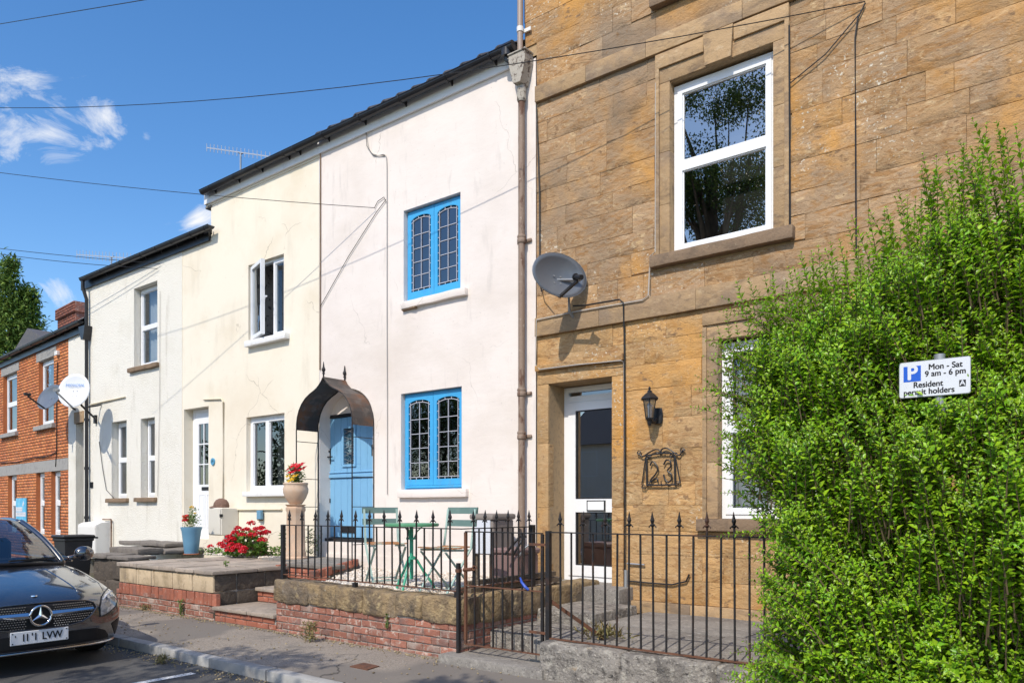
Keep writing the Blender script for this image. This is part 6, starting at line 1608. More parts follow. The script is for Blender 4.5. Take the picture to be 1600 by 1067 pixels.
# wrought iron 23
nc = Vector((fx(1033), D - .03, fz(1033, 731))); sN = .0803 * (1033 + 737)
def npt(px, py, dy=0): return pt(px, py, D - .035 - dy)
sg = thing('number_sign', 'wrought iron number 23 sign with scrolled corners on stone', 'number sign', nc)
def flat(pts, w=.016, name='scroll', par=None, r=.007):
    return MB().tube([npt(*p) for p in pts], r, 6).build(name, m_black, par or sg, smooth=50)
def bez(p, n=10):
    P = [Vector((a[0], a[1], 0)) for a in p]; out = []
    for i in range(n * (len(P) - 1) + 1):
        t = i / n; k = min(int(t), len(P) - 2); u = t - k
        p0, p1, p2, p3 = P[max(k - 1, 0)], P[k], P[k + 1], P[min(k + 2, len(P) - 1)]
        q = .5 * ((2 * p1) + (p2 - p0) * u + (2 * p0 - 5 * p1 + 4 * p2 - p3) * u * u + (3 * p1 - p0 - 3 * p2 + p3) * u ** 3); out.append((q.x, q.y))
    return out
def spiral(cx, cy, r, a0, turns, n=14, sgn=1): return [(cx + r * (1 - .75 * i / n) * math.cos(a0 + sgn * turns * 6.283 * i / n), cy + r * (1 - .75 * i / n) * math.sin(a0 + sgn * turns * 6.283 * i / n)) for i in range(n + 1)]
flat([(1010, 758), (1056.5, 757)], name='frame_bar', r=.010); flat([(1006, 712), (1033, 708), (1058, 708)], name='frame_bar', r=.009)
for a, b in (((1010, 713), (1011, 758)), ((1054, 710), (1055, 757))): flat([a, b], name='frame_bar', r=.010)
flat([(1009, 714), (1003, 757)], name='frame_bar', r=.007); flat([(1055, 712), (1063, 754)], name='frame_bar', r=.007)
flat(bez([(998, 707), (1004, 713), (1014, 707), (1024, 702), (1031, 704), (1030, 709), (1026, 707)]), name='scroll', r=.008)
flat(bez([(1067, 703), (1061, 711), (1052, 706), (1042, 700), (1034, 702), (1034, 708), (1039, 706)]), name='scroll', r=.008)
for cx_, cy_, s__ in ((999, 707, 1), (1066, 704, -1), (1013, 714, -1), (1050, 711, 1), (1013, 755, 1), (1006, 760, 1), (1058, 755, -1)): flat(spiral(cx_, cy_, 4.2, 0, 1.4, sgn=s__), name='scroll', r=.006)
flat(bez([(1016, 727), (1019, 721), (1024, 724), (1028, 732), (1024, 741), (1017, 749), (1017, 753), (1022, 748), (1027, 748), (1028, 752)]), name='digit_two', r=.009)
flat(bez([(1037, 726), (1041, 719), (1047, 720), (1048, 728), (1043, 735), (1049, 741), (1049, 749), (1044, 753), (1039, 748), (1037, 741)]), name='digit_three', r=.009)
MB().tube([npt(1033, 751), npt(1033, 757)], .006, 6).build('stay', m_black, sg)
for p_ in ((1010, 758), (1055, 757), (1030, 708)): MB().tube([npt(*p_), npt(*p_) + Vector((0, .034, 0))], .006, 6).build('fixing', m_black, sg)

def dish(name, label, c, facing, rw, rh, mat, matarm, depth=.11, lnb_len=.36, grp=None):
    """offset satellite dish: oval bowl that looks along facing, with feed arm below"""
    t = thing(name, label, 'satellite dish', c); f = Vector(facing).normalized(); r = f.cross(Vector((0, 0, 1))).normalized() * -1; u = r.cross(f) * -1
    if u.z < 0: u = -u
    c = Vector(c); V = []; Fc = []; nr, na = 7, 36
    V.append(tuple(c - f * depth))
    for i in range(1, nr + 1):
        q = i / nr
        for k in range(na):
            a = 6.2832 * k / na; V.append(tuple(c + r * rw * q * math.cos(a) + u * rh * q * math.sin(a) - f * depth * (1 - q * q)))
    for k in range(na): Fc.append((0, 1 + k, 1 + (k + 1) % na))
    for i in range(nr - 1):
        for k in range(na): a, b = 1 + i * na + k, 1 + i * na + (k + 1) % na; Fc.append((a, a + na, b + na, b))
    o = MB().add(V, Fc).build('reflector', mat, t, smooth=True)
    md = o.modifiers.new('s', 'SOLIDIFY'); md.thickness = .006
    MB().tube([c + r * rw * math.cos(6.2832 * k / 36) + u * rh * math.sin(6.2832 * k / 36) for k in range(37)], .007, 5, cap=False).build('rim', mat, t)
    foot = c - u * rh * .98 - f * .02; l = c - u * rh * .55 + f * lnb_len
    MB().beam(c - f * depth - u * rh * .5, foot, .03, .03).beam(foot, l - f * .03 - u * .03, .028, .028).build('feed_arm', matarm, t)
    MB().tube([l + f * .05 - u * .015, l - f * .055 + u * .02], .03, 10).tube([l - f * .05 + u * .02, l - f * .07 + u * .026], .04, 12).build('receiver', matarm, t, smooth=50)
    for sx_ in (-1, 1):
        for sy_ in (-1, 1): p_ = c - f * (depth * .93) + r * rw * .12 * sx_ + u * rh * (.16 * sy_ - .15); MB().tube([p_, p_ + f * .015], .011, 6).build('bolt', m_steel, t)
    return t, c, f, r, u
dc = pt(875, 430, D - .40)
d1, c_, f_, r_, u_ = dish('satellite_dish', 'dark grey oval satellite dish bracketed to the golden stone wall', dc, (.93, -.36, .05), .37, .25, m_dishgrey, m_black, .07, .36)
wp = pt(897, 497, D - .02)
MB().tube([c_ - f_ * .08 - u_ * .03, Vector((c_.x + .12, D - .16, c_.z - .02)), Vector((wp.x, D - .14, c_.z - .05)), Vector((wp.x, D - .12, wp.z + .06)), Vector((wp.x, D - .03, wp.z))], .017, 8).build('bracket', m_steel, d1, smooth=50)
MB().box(wp.x - .07, wp.x + .05, D - .022, D - .047 + .02, wp.z - .12, wp.z + .06).build('wall_plate', m_black, d1)
MB().tube([pt(858, 447, D - .3), pt(846, 455, D - .1), pt(843, 440, D - .03), pt(843, 420, D - .03)], .007, 6).build('cable', m_cable_b, d1)
dc2 = pt(115.5, 610, D - .72)
d2, c_, f_, r_, u_ = dish('satellite_dish', 'large white satellite dish on a long wall bracket above the downpipe', dc2, (.56, -.80, .20), .33, .36, m_dishwhite, m_galv, .06, .55)
wp = pt(150, 655, D - .02)
MB().tube([c_ - f_ * .07 - u_ * .1, pt(128, 634, D - .55), pt(150, 655, D - .06)], .022, 8).build('bracket', m_black, d2, smooth=50)
MB().box(wp.x - .04, wp.x + .04, D - .06, D - .009, wp.z - .09, wp.z + .09).build('wall_plate', m_black, d2)
pipe('cable', d2, [pt(133, 636, D - .3), pt(150, 634, D - .1), pt(158, 632, D - .02)], .018, m_black)
# lettering on the white dish, lying on its face
R3 = Matrix((r_, u_, f_)).transposed()
tt = text('MEDIADEAL', 'lettering', .088, (0, 0, 0), m_dishblue, None, bold=0, sx=.85)
tt.parent = d2; tt.location = u_ * .12 - f_ * .018; tt.rotation_euler = R3.to_euler()
p3 = bq(77, 620, -.55); w3 = BO + Vector((bu.x * p3[0] + bn.x * -.55, bu.y * p3[0] + bn.y * -.55, p3[1]))
d3, c_, f_, r_, u_ = dish('satellite_dish', 'smaller dark grey satellite dish on the orange brick front', w3, (.10, -.93, .34), .47, .30, m_dishgrey, m_black, .09, .45)
MB().tube([c_ - f_ * .09, c_ - f_ * .09 + Vector((.0, .3, -.1)), c_ + Vector((.04, .56, -.25))], .02, 8).build('bracket', m_black, d3, smooth=50)

# ================================================================== cables on the fronts and overhead
yk = D - .03
c1 = thing('wall_cable', 'pair of thin cables dropping down the pink front from the gutter', 'cable', pt(604, 300, yk))
MB().tube([pt(*q, yk) for q in bez([(571, 190), (573, 215), (578, 236), (590, 243), (601, 242), (604, 252), (604.5, 300), (604.5, 500), (605, 640), (605, 772)], 5)], .0065, 5).build('cable', m_cable_w, c1)
MB().tube([pt(571, 190, yk - .01), pt(573, 228, yk - .01), pt(583, 243, yk), pt(601, 243, yk)], .0045, 5).build('cable', m_cable_b, c1)
MB().tube([pt(585, 325, yk), pt(590, 315, yk), pt(600, 308, yk), pt(603, 316, yk)], .005, 5).build('cable', m_cable_b, c1)
c2 = thing('wall_cable', 'thin cable slanting down the pink front to the party wall', 'cable', pt(550, 400, yk))
MB().tube([pt(603, 312, yk), pt(588, 332, yk), pt(545, 400, yk), pt(500, 480, yk)], .005, 5).build('cable', m_cable_b, c2)
c3 = thing('wall_cable', 'dark vertical pipe at the joint of pink and cream fronts', 'pipe', pt(500, 400, yk))
MB().tube([pt(500.5, 236, yk), pt(500.5, 400, yk), pt(500, 578, yk)], .010, 6).build('pipe', m_sill, c3)
c4 = thing('wall_cable', 'cable loop running round the stone door head beside the dish', 'cable', pt(850, 560, yk))
MB().tube([pt(838, 165, yk), pt(843, 300, yk), pt(843.5, 430, yk)], .008, 5).build('cable', m_cable_b, c4)
yk2 = D - .06
MB().tube([pt(838, 500, yk2), pt(900, 487, yk2), pt(1004, 469, yk2), pt(1013, 462, yk2), pt(1016, 400, yk), pt(1024, 394, yk), pt(1024.5, 130, yk)], .007, 5).build('cable', m_cable_w, c4)
MB().tube([pt(838, 500, yk2), pt(837, 570, yk), pt(843, 577, D - .075), pt(900, 570, D - .075), pt(970, 563, D - .075), pt(975, 566, yk), pt(976, 780, yk)], .007, 5).build('cable', m_cable_w, c4)
c5 = thing('wall_cable', 'black cable from the dish down past the stone door jamb', 'cable', pt(975, 600, yk))
MB().tube([pt(895, 478, D - .14), pt(915, 477, yk), pt(968, 468, yk2), pt(974, 473, yk2), pt(975.5, 520, yk), pt(976.5, 700, yk - .01), pt(976, 960, yk - .01)], .010, 6).build('cable', m_cable_b, c5)
MB().tube([pt(978, 958, D - .05), pt(978, 890, D - .05)], .022, 8).build('duct', m_galv, c5)
MB().tube([pt(980, 907, yk), pt(1010, 910, yk), pt(1050, 913, yk), pt(1072, 908, yk), pt(1077, 897, yk)], .010, 6).build('cable', m_cable_b, c5)
MB().tube([pt(980, 880, yk), pt(1007, 882, yk)], .010, 6).build('pipe', m_galv, c5)
c6 = thing('wall_cable', 'black cable dropping down the stone front right of the upper window', 'cable', pt(1335, 200, yk))
MB().tube([pt(1352, 5, yk), pt(1340, 30, yk), pt(1336, 60, yk), pt(1337, 200, yk), pt(1338, 400, yk), pt(1338, 520, yk)], .008, 5).build('cable', m_cable_b, c6)
MB().tube([pt(1345, 20, yk), pt(1290, 85, yk), pt(1235, 130, yk)], .006, 5).build('cable', m_cable_b, c6)
MB().tube([pt(1233, 40, yk), pt(1234, 200, yk), pt(1234.5, 355, yk)], .009, 5).build('cable', m_cable_b, c6)
def wire(label, pts, r=.009):
    t = thing('overhead_wire', label, 'wire', pts[0], 0, 'overhead wires over the street')
    P = [Vector(p) for p in pts]; out = []
    for i in range(len(P) - 1):
        for k in range(8): u = k / 8; out.append(P[i].lerp(P[i + 1], u))
    out.append(P[-1])
    n = len(out); A, B = out[0], out[-1]
    MB().tube(out, r, 5).build('wire', m_cable_b, t)
def sag(a, b, s, n=10): return [a.lerp(b, i / n) - Vector((0, 0, s * 4 * (i / n) * (1 - i / n))) for i in range(n + 1)]
wire('overhead wire crossing the top left corner of the sky', sag(pt(-60, 48, 6.2), pt(420, -32, 6.2), .0), .007)
wire('long overhead wire sagging from the left to the stone front', sag(pt(-40, 168, 4.6), pt(1352, 3, D - .04), .30, 16), .005)
wire('overhead wire running to the cable hook on the pink front', sag(pt(-40, 265, 4.4), pt(586, 325, D - .04), .05), .0048)
wire('upper of two low wires running to the off white house', sag(pt(-60, 381, 6.0), pt(250, 412, D - .04), .03), .006)
wire('lower of two low wires running to the off white house', sag(pt(-60, 388, 6.0), pt(246, 420, D - .04), .06), .006)
# ================================================================== aerials
def aerial(label, a, b, mast_top, mast_bot, n, el, vert=True):
    t = thing('tv_aerial', label, 'aerial', mast_bot); a, b = Vector(a), Vector(b)
    MB().beam(a, b, .022, .022).build('boom', m_alu, t); d = (b - a).normalized(); s_ = d.cross(Vector((0, 0, 1))).normalized()
    for i in range(n):
        p = a.lerp(b, (i + .2) / n); e_ = Vector((0, 0, el)) if vert else s_ * el; MB().tube([p - e_ + s_ * .014, p + e_ + s_ * .014], .008, 5).build('element', m_alu, t)
    MB().tube([mast_bot, mast_top], .02, 8).build('mast', m_galv, t)
    mt = Vector(mast_top); MB().tube([mt - d * .12 + Vector((0, 0, .02)), mt + Vector((0, 0, -.02)), mt + d * .15 + Vector((0, 0, .03))], .011, 6).build('clamp', m_black, t)
aerial('silver multi element aerial above the cream house roof', pt(323, 231, 9.4), pt(428, 246, 9.4), pt(376, 240, 9.4), pt(376, 275, 9.4), 17, .09)
aerial('long aerial above the off white house roof', pt(120, 398, 9.2), pt(240, 406, 9.2), pt(174, 402, 9.2), pt(174, 425, 9.2), 22, .12)

# ================================================================== parking sign and hedge
YS = 4.60
sx0, sx1 = fx(1405, YS), fx(1517, YS); sz0 = (fz(1405, 622, YS) + fz(1516, 615, YS)) / 2; sz1 = (fz(1405, 567, YS) + fz(1517, 556, YS)) / 2
sc_ = Vector(((sx0 + sx1) / 2, YS, (sz0 + sz1) / 2)); sw_, sh_ = sx1 - sx0, sz1 - sz0
ps = thing('parking_sign', 'white residents parking sign with a blue P square poking out of the hedge', 'parking sign', Vector((sc_.x, YS, PV)))
def rrect(x0, x1, z0, z1, r, n=5):
    o = []
    for cx_, cz_, a0 in ((x1 - r, z1 - r, 0), (x0 + r, z1 - r, 90), (x0 + r, z0 + r, 180), (x1 - r, z0 + r, 270)):
        for i in range(n + 1): a = math.radians(a0 + 90 * i / n); o.append((cx_ + r * math.cos(a), cz_ + r * math.sin(a)))
    return o
MB().prism(rrect(sx0, sx1, sz0, sz1, .012), YS, YS + .004).build('plate', m_steel, ps)
MB().prism(rrect(sx0 + .003, sx1 - .003, sz0 + .003, sz1 - .003, .010), YS - .0012, YS - .0002).build('face', m_signwhite, ps)
def SP(u, v): return sx0 + sw_ * u, sz0 + sh_ * v
a, b = SP(.065, .445); c, d = SP(.315, .875)
MB().box(a, c, YS - .0022, YS - .0014, b, d).build('blue_square', m_signblue, ps)
text('P', 'letter', .108, ((a + c) / 2 + .0, YS - .0026, (b + d) / 2 + .002), m_signwhite, ps, bold=.004, sx=.92)
for s, u, v, al in (('Mon - Sat', .42, .80, 'LEFT'), ('9 am - 6 pm', .37, .615, 'LEFT'), ('Resident', .205, .335, 'LEFT'), ('permit holders', .065, .14, 'LEFT')):
    X_, Z_ = SP(u, v); text(s, 'lettering', .0435, (X_, YS - .0016, Z_), m_signblack, ps, align=al, bold=.0015, sx=.93 if s != '9 am - 6 pm' else .90)
a, b = SP(.845, .20); c, d = SP(.935, .375)
MB().box(a, c, YS - .0022, YS - .0014, b, d).build('zone_box', m_signblack, ps); text('A', 'letter', .038, ((a + c) / 2, YS - .0026, (b + d) / 2), m_signwhite, ps, bold=.001)
MB().tube([Vector((sc_.x + .02, YS + .035, 0)), Vector((sc_.x + .02, YS + .035, sz1 + .03))], .028, 12).build('post', m_steel, ps, smooth=50)

hedge = thing('hedge', 'bright green overgrown privet hedge swallowing the railing and parking sign', 'hedge', (-.6, 5.2, PV))
LEFT = [(.1, -1.95), (.41, -2.0), (.72, -1.78), (1.05, -1.80), (1.26, -1.78), (1.645, -2.06), (2.18, -2.27), (2.70, -2.2), (3.0, -1.98), (3.11, -1.57), (3.24, -1.15), (3.455, -.874), (3.66, -.62), (3.9, -.4)]
def left_x(z): return float(np.interp(z, [p[0] for p in LEFT], [p[1] for p in LEFT]))
TOP = [(-2.2, 2.55), (-2.05, 2.86), (-1.9, 3.0), (-1.57, 3.11), (-1.15, 3.26), (-.874, 3.46), (-.616, 3.66), (-.37, 3.62), (0.2, 3.7), (1.2, 3.6)]
def top_z(x): return float(np.interp(x, [p[0] for p in TOP], [p[1] for p in TOP]))
def front_y(x, z):
    from mathutils import noise as nz
    y = 4.48 + .26 * nz.noise(Vector((x * 1.5, z * 1.5, 2))) + .16 * nz.noise(Vector((x * 4.0, z * 4.0, 9)))
    y += .22 * max(0, min(1, (z - 1.95) / .5)) + .15 * max(0, z - 2.5) + .10 * max(0, .5 - z)
    y += .55 * max(0, min(1, (-1.4 - x) / .8)) ** 1.5
    return y
def thick(x, z):
    from mathutils import noise as nz
    return nz.noise(Vector((x * 3.2, z * 3.2, 21))) + .5 * nz.noise(Vector((x * 8, z * 8, 5)))
LP = []; LU = []; LN = []; LL = []; LW = []; LR = []; stems = MB()
rH = random.Random(11)
def crosses(P):
    t = YS / np.maximum(P[:, 1], .1); X_ = P[:, 0] * t; Z_ = EYE + (P[:, 2] - EYE) * t
    return (P[:, 1] < YS + .03) & (X_ > sx0 - .01) & (X_ < sx1 + .005) & (Z_ > sz0 - .005) & (Z_ < sz1 + .01)
def shoot(base, tip, droop, step=.024, lsz=.037, tipfrac=.0, start=.15, dens=1.0):
    base, tip = Vector(base), Vector(tip); d = tip - base; Ls = d.length
    n = max(3, int(Ls / step)); mid = (base + tip) / 2 + Vector((0, 0, droop)); phase = rH.random() * 3.14; tone = rH.random()
    prev = base; side0 = d.normalized().orthogonal().normalized()
    pts = [base]
    for i in range(1, n + 1):
        t = i / n; p = base * (1 - t) ** 2 + mid * 2 * t * (1 - t) + tip * t * t
        ax = (p - prev).normalized(); prev = p
        if i % 4 == 0 or i == n: pts.append(p)
        if t < start: continue
        a1 = ax.orthogonal().normalized(); a2 = ax.cross(a1)
        ang = phase + (i % 2) * 1.57 + rH.uniform(-.3, .3)
        sd = a1 * math.cos(ang) + a2 * math.sin(ang)
        size = lsz * rH.uniform(.72, 1.2) * (1 - .55 * max(0, (t - .8) / .2))
        for s in (-1, 1):
            if rH.random() > dens: continue
            u = (sd * s * .85 + ax * rH.uniform(.35, .8) + Vector((0, 0, rH.uniform(-.15, .2)))).normalized()
            nrm = (ax * .75 + Vector((rH.uniform(-.4, .4), -.62 + rH.uniform(-.4, .4), .62))).normalized()
            LP.append(p[:]); LU.append(u[:]); LN.append(nrm[:]); LL.append(size); LW.append(size * rH.uniform(.46, .60))
            LR.append(min(1, max(0, .62 * tone + .38 * rH.random() * (0.6 + t))))
        if i == n:
            for s in range(2): LP.append(p[:]); LU.append((ax + Vector((rH.uniform(-.4, .4), rH.uniform(-.4, .4), .2))).normalized()[:]); LN.append((sd * .6 + Vector((0, -.3, .5))).normalized()[:]); LL.append(size * .9); LW.append(size * .4); LR.append(.9)
    if crosses(np.array([q[:] for q in pts] + [((pts[k] + pts[k + 1]) / 2)[:] for k in range(len(pts) - 1)])).any(): return
    stems.tube(pts, [.0045 * (1 - .7 * i / (len(pts) - 1)) for i in range(len(pts))], 3, cap=False)
# front face
for _ in range(6200):
    z = rH.uniform(.18, 3.35); xl = left_x(z); x = rH.uniform(xl + .10, .55)
    if 1.3 < z < 3.0 and x < xl + .5 and rH.random() > ((x - xl) / .5) ** 1.6: continue
    if z > top_z(x) - .46: continue
    if thick(x, z) < -.16 and rH.random() < .65: continue
    yf = front_y(x, z)
    tip = Vector((x, yf + rH.uniform(-.11, .09), z)); L_ = rH.uniform(.25, .55)
    dr = Vector((rH.uniform(-.35, .25), -.55, rH.uniform(.5, 1.7) if z > 1.0 else rH.uniform(.0, 1.1))).normalized()
    if x < xl + .45: dr = (dr + Vector((-.8, .1, 0))).normalized()
    shoot(tip - dr * L_, tip, .04, lsz=rH.uniform(.036, .052), step=.028)
# airy sprays leaning over the window
for _ in range(120):
    z = rH.uniform(1.35, 2.95); xl = left_x(z); t_ = Vector((xl + abs(rH.gauss(0, .16)), rH.uniform(4.85, 5.35), z)); shoot(t_ + Vector((rH.uniform(.3, .55), rH.uniform(-.05, .1), rH.uniform(-.4, -.05))), t_, .05, step=.028, lsz=rH.uniform(.034, .046), start=.0, dens=.8)
# sprays that hide the post
for _ in range(150):
    z = rH.uniform(.2, sz0 + .0); x = sc_.x + .02 + rH.gauss(0, .07); tip = Vector((x, YS - rH.uniform(.06, .16), z)); dr = Vector((rH.uniform(-.4, .4), -.4, rH.uniform(.2, 1.2))).normalized(); shoot(tip - dr * .3, tip, .03, lsz=rH.uniform(.034, .046))
# deeper leaves, so the inside is green shade
for _ in range(2600):
    z = rH.uniform(.1, 3.2); xl = left_x(z); x = rH.uniform(xl + .5, .7)
    if z > top_z(x) - .35: continue
    y = rH.uniform(front_y(x, z) + .15, 5.7)
    tip = Vector((x, y, z)); dr = Vector((rH.uniform(-.5, .5), rH.uniform(-.6, .1), rH.uniform(.2, 1))).normalized()
    shoot(tip - dr * .35, tip, .02, step=.03, lsz=.048)
# long upright shoots on top
for _ in range(420):
    x = rH.uniform(-1.95, .5); zt_ = top_z(x) + rH.uniform(-.5, .04); y = rH.uniform(4.85, 5.75)
    if rH.random() < .12: zt_ += rH.uniform(.0, .10)
    tip = Vector((x + rH.uniform(-.05, .05), y, zt_)); b_ = Vector((x + rH.uniform(-.08, .25), y + rH.uniform(-.05, .1), zt_ - rH.uniform(.6, 1.1)))
    shoot(b_, tip, .05, step=.030, lsz=rH.uniform(.040, .054), start=.05)
# named feelers that stand clear of the mass in the photograph
for px, py, Y_ in ((1520, 188, 5.0), (1587, 196, 5.0), (1560, 205, 5.1), (1440, 262, 5.0), (1405, 300, 5.1), (1358, 338, 5.0), (1385, 325, 5.1), (1325, 352, 5.1), (1252, 396, 5.0), (1290, 392, 5.1), (1312, 376, 5.0), (1170, 438, 5.05), (1208, 428, 5.1), (1232, 418, 5.0), (1135, 486, 5.05), (1122, 512, 5.0), (1150, 500, 5.1), (1480, 240, 5.1), (1500, 222, 5.05)):
    t_ = pt(px, py, Y_); shoot(t_ - Vector((rH.uniform(-.22, -.05), .0, rH.uniform(.6, .85))), t_, .05, step=.029, lsz=.046, start=.0)
for px, py, Y_ in ((1103, 620, 5.1), (1100, 655, 5.05), (1108, 588, 5.0), (1112, 690, 5.0), (1118, 560, 5.1), (1122, 735, 5.0), (1128, 770, 5.0), (1098, 640, 5.0), (1115, 705, 5.1), (1140, 790, 4.95), (1122, 838, 4.95), (1150, 835, 4.9), (1165, 868, 4.9), (1170, 905, 4.9), (1172, 960, 4.9), (1162, 1002, 4.85), (1135, 1052, 4.8), (1128, 1060, 4.85), (1150, 1040, 4.8), (1143, 1020, 4.9), (1110, 540, 5.1), (1105, 605, 4.95)):
    t_ = pt(px, py, Y_); shoot(t_ + Vector((rH.uniform(.35, .6), rH.uniform(.0, .1), rH.uniform(-.22, .06))), t_, .06, step=.026, lsz=.038, start=.0)
LP, LU, LN, LL, LW, LR = map(np.array, (LP, LU, LN, LL, LW, LR))
tipP = LP + LU * LL[:, None]
def before_sign(P): return (P[:, 0] > sx0 - .02) & (P[:, 0] < sx1 + .03) & (P[:, 2] > sz0 - .02) & (P[:, 2] < sz1 + .02) & (P[:, 1] < YS + .04)
# the sign stands a little in front of the leaves; a few stray leaves still cross its right edge and foot
keepx = np.random.default_rng(5).uniform(0, 1, len(LP)) < .0
edge = (LP[:, 0] > sx0 + sw_ * .80) | (LP[:, 2] < sz0 + sh_ * .12)
keepx |= edge & (np.random.default_rng(6).uniform(0, 1, len(LP)) < .06)
# sight lines from the street to the sign stay open as they do in the photograph
m1 = before_sign(LP) | before_sign(tipP)
m1 |= crosses(LP) | crosses(tipP)
kp = ~m1 | keepx
LP, LU, LN, LL, LW, LR = LP[kp], LU[kp], LN[kp], LL[kp], LW[kp], LR[kp]
V, Fc = leaf_arrays(LP, LU, LN, LL, LW, .22, .12)
o = np_mesh('leaves', V, Fc, m_leaf, hedge, np.repeat(LR, 2)); o['kind'] = 'stuff'
o = stems.build('stems', m_twig, hedge, fix=False); o['kind'] = 'stuff'
print('hedge leaves', len(LP))
mb = MB()
for i in range(14):
    x = -1.5 + i * .17; mb.tube([(x, 5.2 + .1 * math.sin(i), .1), (x + rH.uniform(-.1, .1), 5.2, 1.2), (x + rH.uniform(-.2, .2), 5.1 + rH.uniform(-.1, .3), 2.5)], [.02, .015, .008], 6)
mb.build('trunk', m_twig, hedge)

# ================================================================== parked car (nose towards +X, its left side to the kerb)
CX, CY = -7.66, 2.85
car = thing('parked_car', 'glossy black saloon car parked at the kerb showing its star grille', 'car', (CX, CY, 0))
def CL_(mb, name, mat, parent=None, smooth=False):
    o = mb.build(name, mat, None, smooth); o.parent = parent or car; return o
ST = [  # x, half width, hood top at centre, bottom, belt drop
    (.0, .44, .60, .24), (-.035, .60, .655, .19), (-.12, .755, .70, .165), (-.27, .855, .752, .16), (-.48, .885, .80, .16), (-.80, .89, .865, .16), (-1.12, .89, .925, .16),
    (-1.5, .89, .95, .16), (-2.4, .89, .955, .16), (-3.4, .89, .97, .16), (-4.1, .875, .985, .18), (-4.45, .80, .95, .22), (-4.6, .60, .80, .3)]
def ring(x, w, t, b):
    fr = max(0, min(1, (x + 1.2) / 1.2))       # 1 at the nose
    pr = [(0, t), (.34, t - .004), (.60, t - .018), (.80, t - .035 - .02 * fr), (.93, t - .085 - .03 * fr), (.99, t - .17 - .02 * fr), (1.0, t - .30 + .04 * fr), (.995, (t + b) / 2 - .05), (.97, b + .14), (.93, b + .03), (.80, b), (0, b)]
    return [(x, w * u, z) for u, z in pr]
V = []; Fc = []; nR = 12; m2 = nR * 2 - 2
for s in ST:
    r = ring(*s); full = r + [(p[0], -p[1], p[2]) for p in reversed(r[1:-1])]; V += full
for i in range(len(ST) - 1):
    for k in range(m2): a, b = i * m2 + k, i * m2 + (k + 1) % m2; Fc.append((a, b, b + m2, a + m2))
for e in (0, len(ST) - 1):
    o_ = e * m2
    for k in range(0, nR - 1): # close the ends with quads across the car
        a, b = o_ + k, o_ + k + 1; c_2, d_2 = o_ + (m2 - k - 1) % m2, o_ + (m2 - k) % m2
        q = [a, b, c_2, d_2]; q = [q[i] for i in range(4) if q[i] not in q[:i]]
        if len(q) >= 3: Fc.append(tuple(q))
bodyo = CL_(MB().add(V, Fc), 'body', m_carpaint, smooth=True)
sb_ = bodyo.modifiers.new('s', 'SUBSURF'); sb_.levels = 3; sb_.render_levels = 3
bpy.context.view_layer.update()
dg = bpy.context.evaluated_depsgraph_get(); ev = bodyo.evaluated_get(dg); me_ = ev.to_mesh()
bvh = BVHTree.FromPolygons([v.co[:] for v in me_.vertices], [tuple(p.vertices) for p in me_.polygons]); ev.to_mesh_clear()
def front_x(y, z, off=.004):
    h = bvh.ray_cast(Vector((1.0, y, z)), Vector((-1, 0, 0)))
    return (h[0].x + off) if h[0] is not None and h[0].x > -1.4 else None
def side_y(x, z, off=.004, s=1):
    h = bvh.ray_cast(Vector((x, 2.0 * s, z)), Vector((0, -s, 0))); return (h[0].y + off * s) if h[0] is not None else None
def top_zc(x, y, off=.004):
    h = bvh.ray_cast(Vector((x, y, 3)), Vector((0, 0, -1))); return (h[0].z + off) if h[0] is not None else None
def front_patch(ys, zlo, zhi, off, nz_=6):
    mb = MB(); grid = []
    for y in ys:
        a, b = zlo(y), zhi(y); cl = []
        for k in range(nz_ + 1):
            z = a + (b - a) * k / nz_; x = front_x(y, z, off); cl.append((x if x is not None else (cl[-1][0] if cl else -.3), y, z))
        grid.append(cl)
    for i in range(len(grid) - 1):
        for k in range(nz_): mb.quad(grid[i][k], grid[i + 1][k], grid[i + 1][k + 1], grid[i][k + 1])
    return mb, grid
lin = lambda a, b, n: [a + (b - a) * i / n for i in range(n + 1)]
ip = lambda y, P: float(np.interp(abs(y), [p[0] for p in P], [p[1] for p in P]))
# grille
g_hi = lambda y: ip(y, [(0, .64), (.25, .638), (.42, .625), (.485, .60), (.51, .555)]); g_lo = lambda y: ip(y, [(0, .405), (.22, .407), (.36, .43), (.44, .475), (.49, .525), (.51, .553)])
mbg, gg_ = front_patch(lin(-.51, .51, 40), g_lo, g_hi, .006, 8); grl = CL_(mbg, 'grille', m_cardark, smooth=True)
edge_pts = [c[-1] for c in gg_] + [c[0] for c in reversed(gg_)]
CL_(MB().tube([Vector(p) + Vector((.004, 0, 0)) for p in edge_pts + edge_pts[:1]], .009, 6, cap=False), 'grille_surround', m_carpaint, grl, smooth=True)
mb = MB()
for iy in range(-26, 27):
    for iz in range(10):
        y = iy * .0215 + (.011 if iz % 2 else 0); z = .425 + iz * .021
        if abs(y) < .11 or abs(y) > .48 or z < g_lo(y) + .015 or z > g_hi(y) - .012 or .515 < z < .565: continue
        x = front_x(y, z, .012)
        if x: mb.obox((x, y, z), (.006, 0, 0), (0, .0055, 0), (0, 0, .0035))
o = CL_(mb, 'grille_stud', m_chrome, grl); o['kind'] = 'stuff'
zb_ = .535
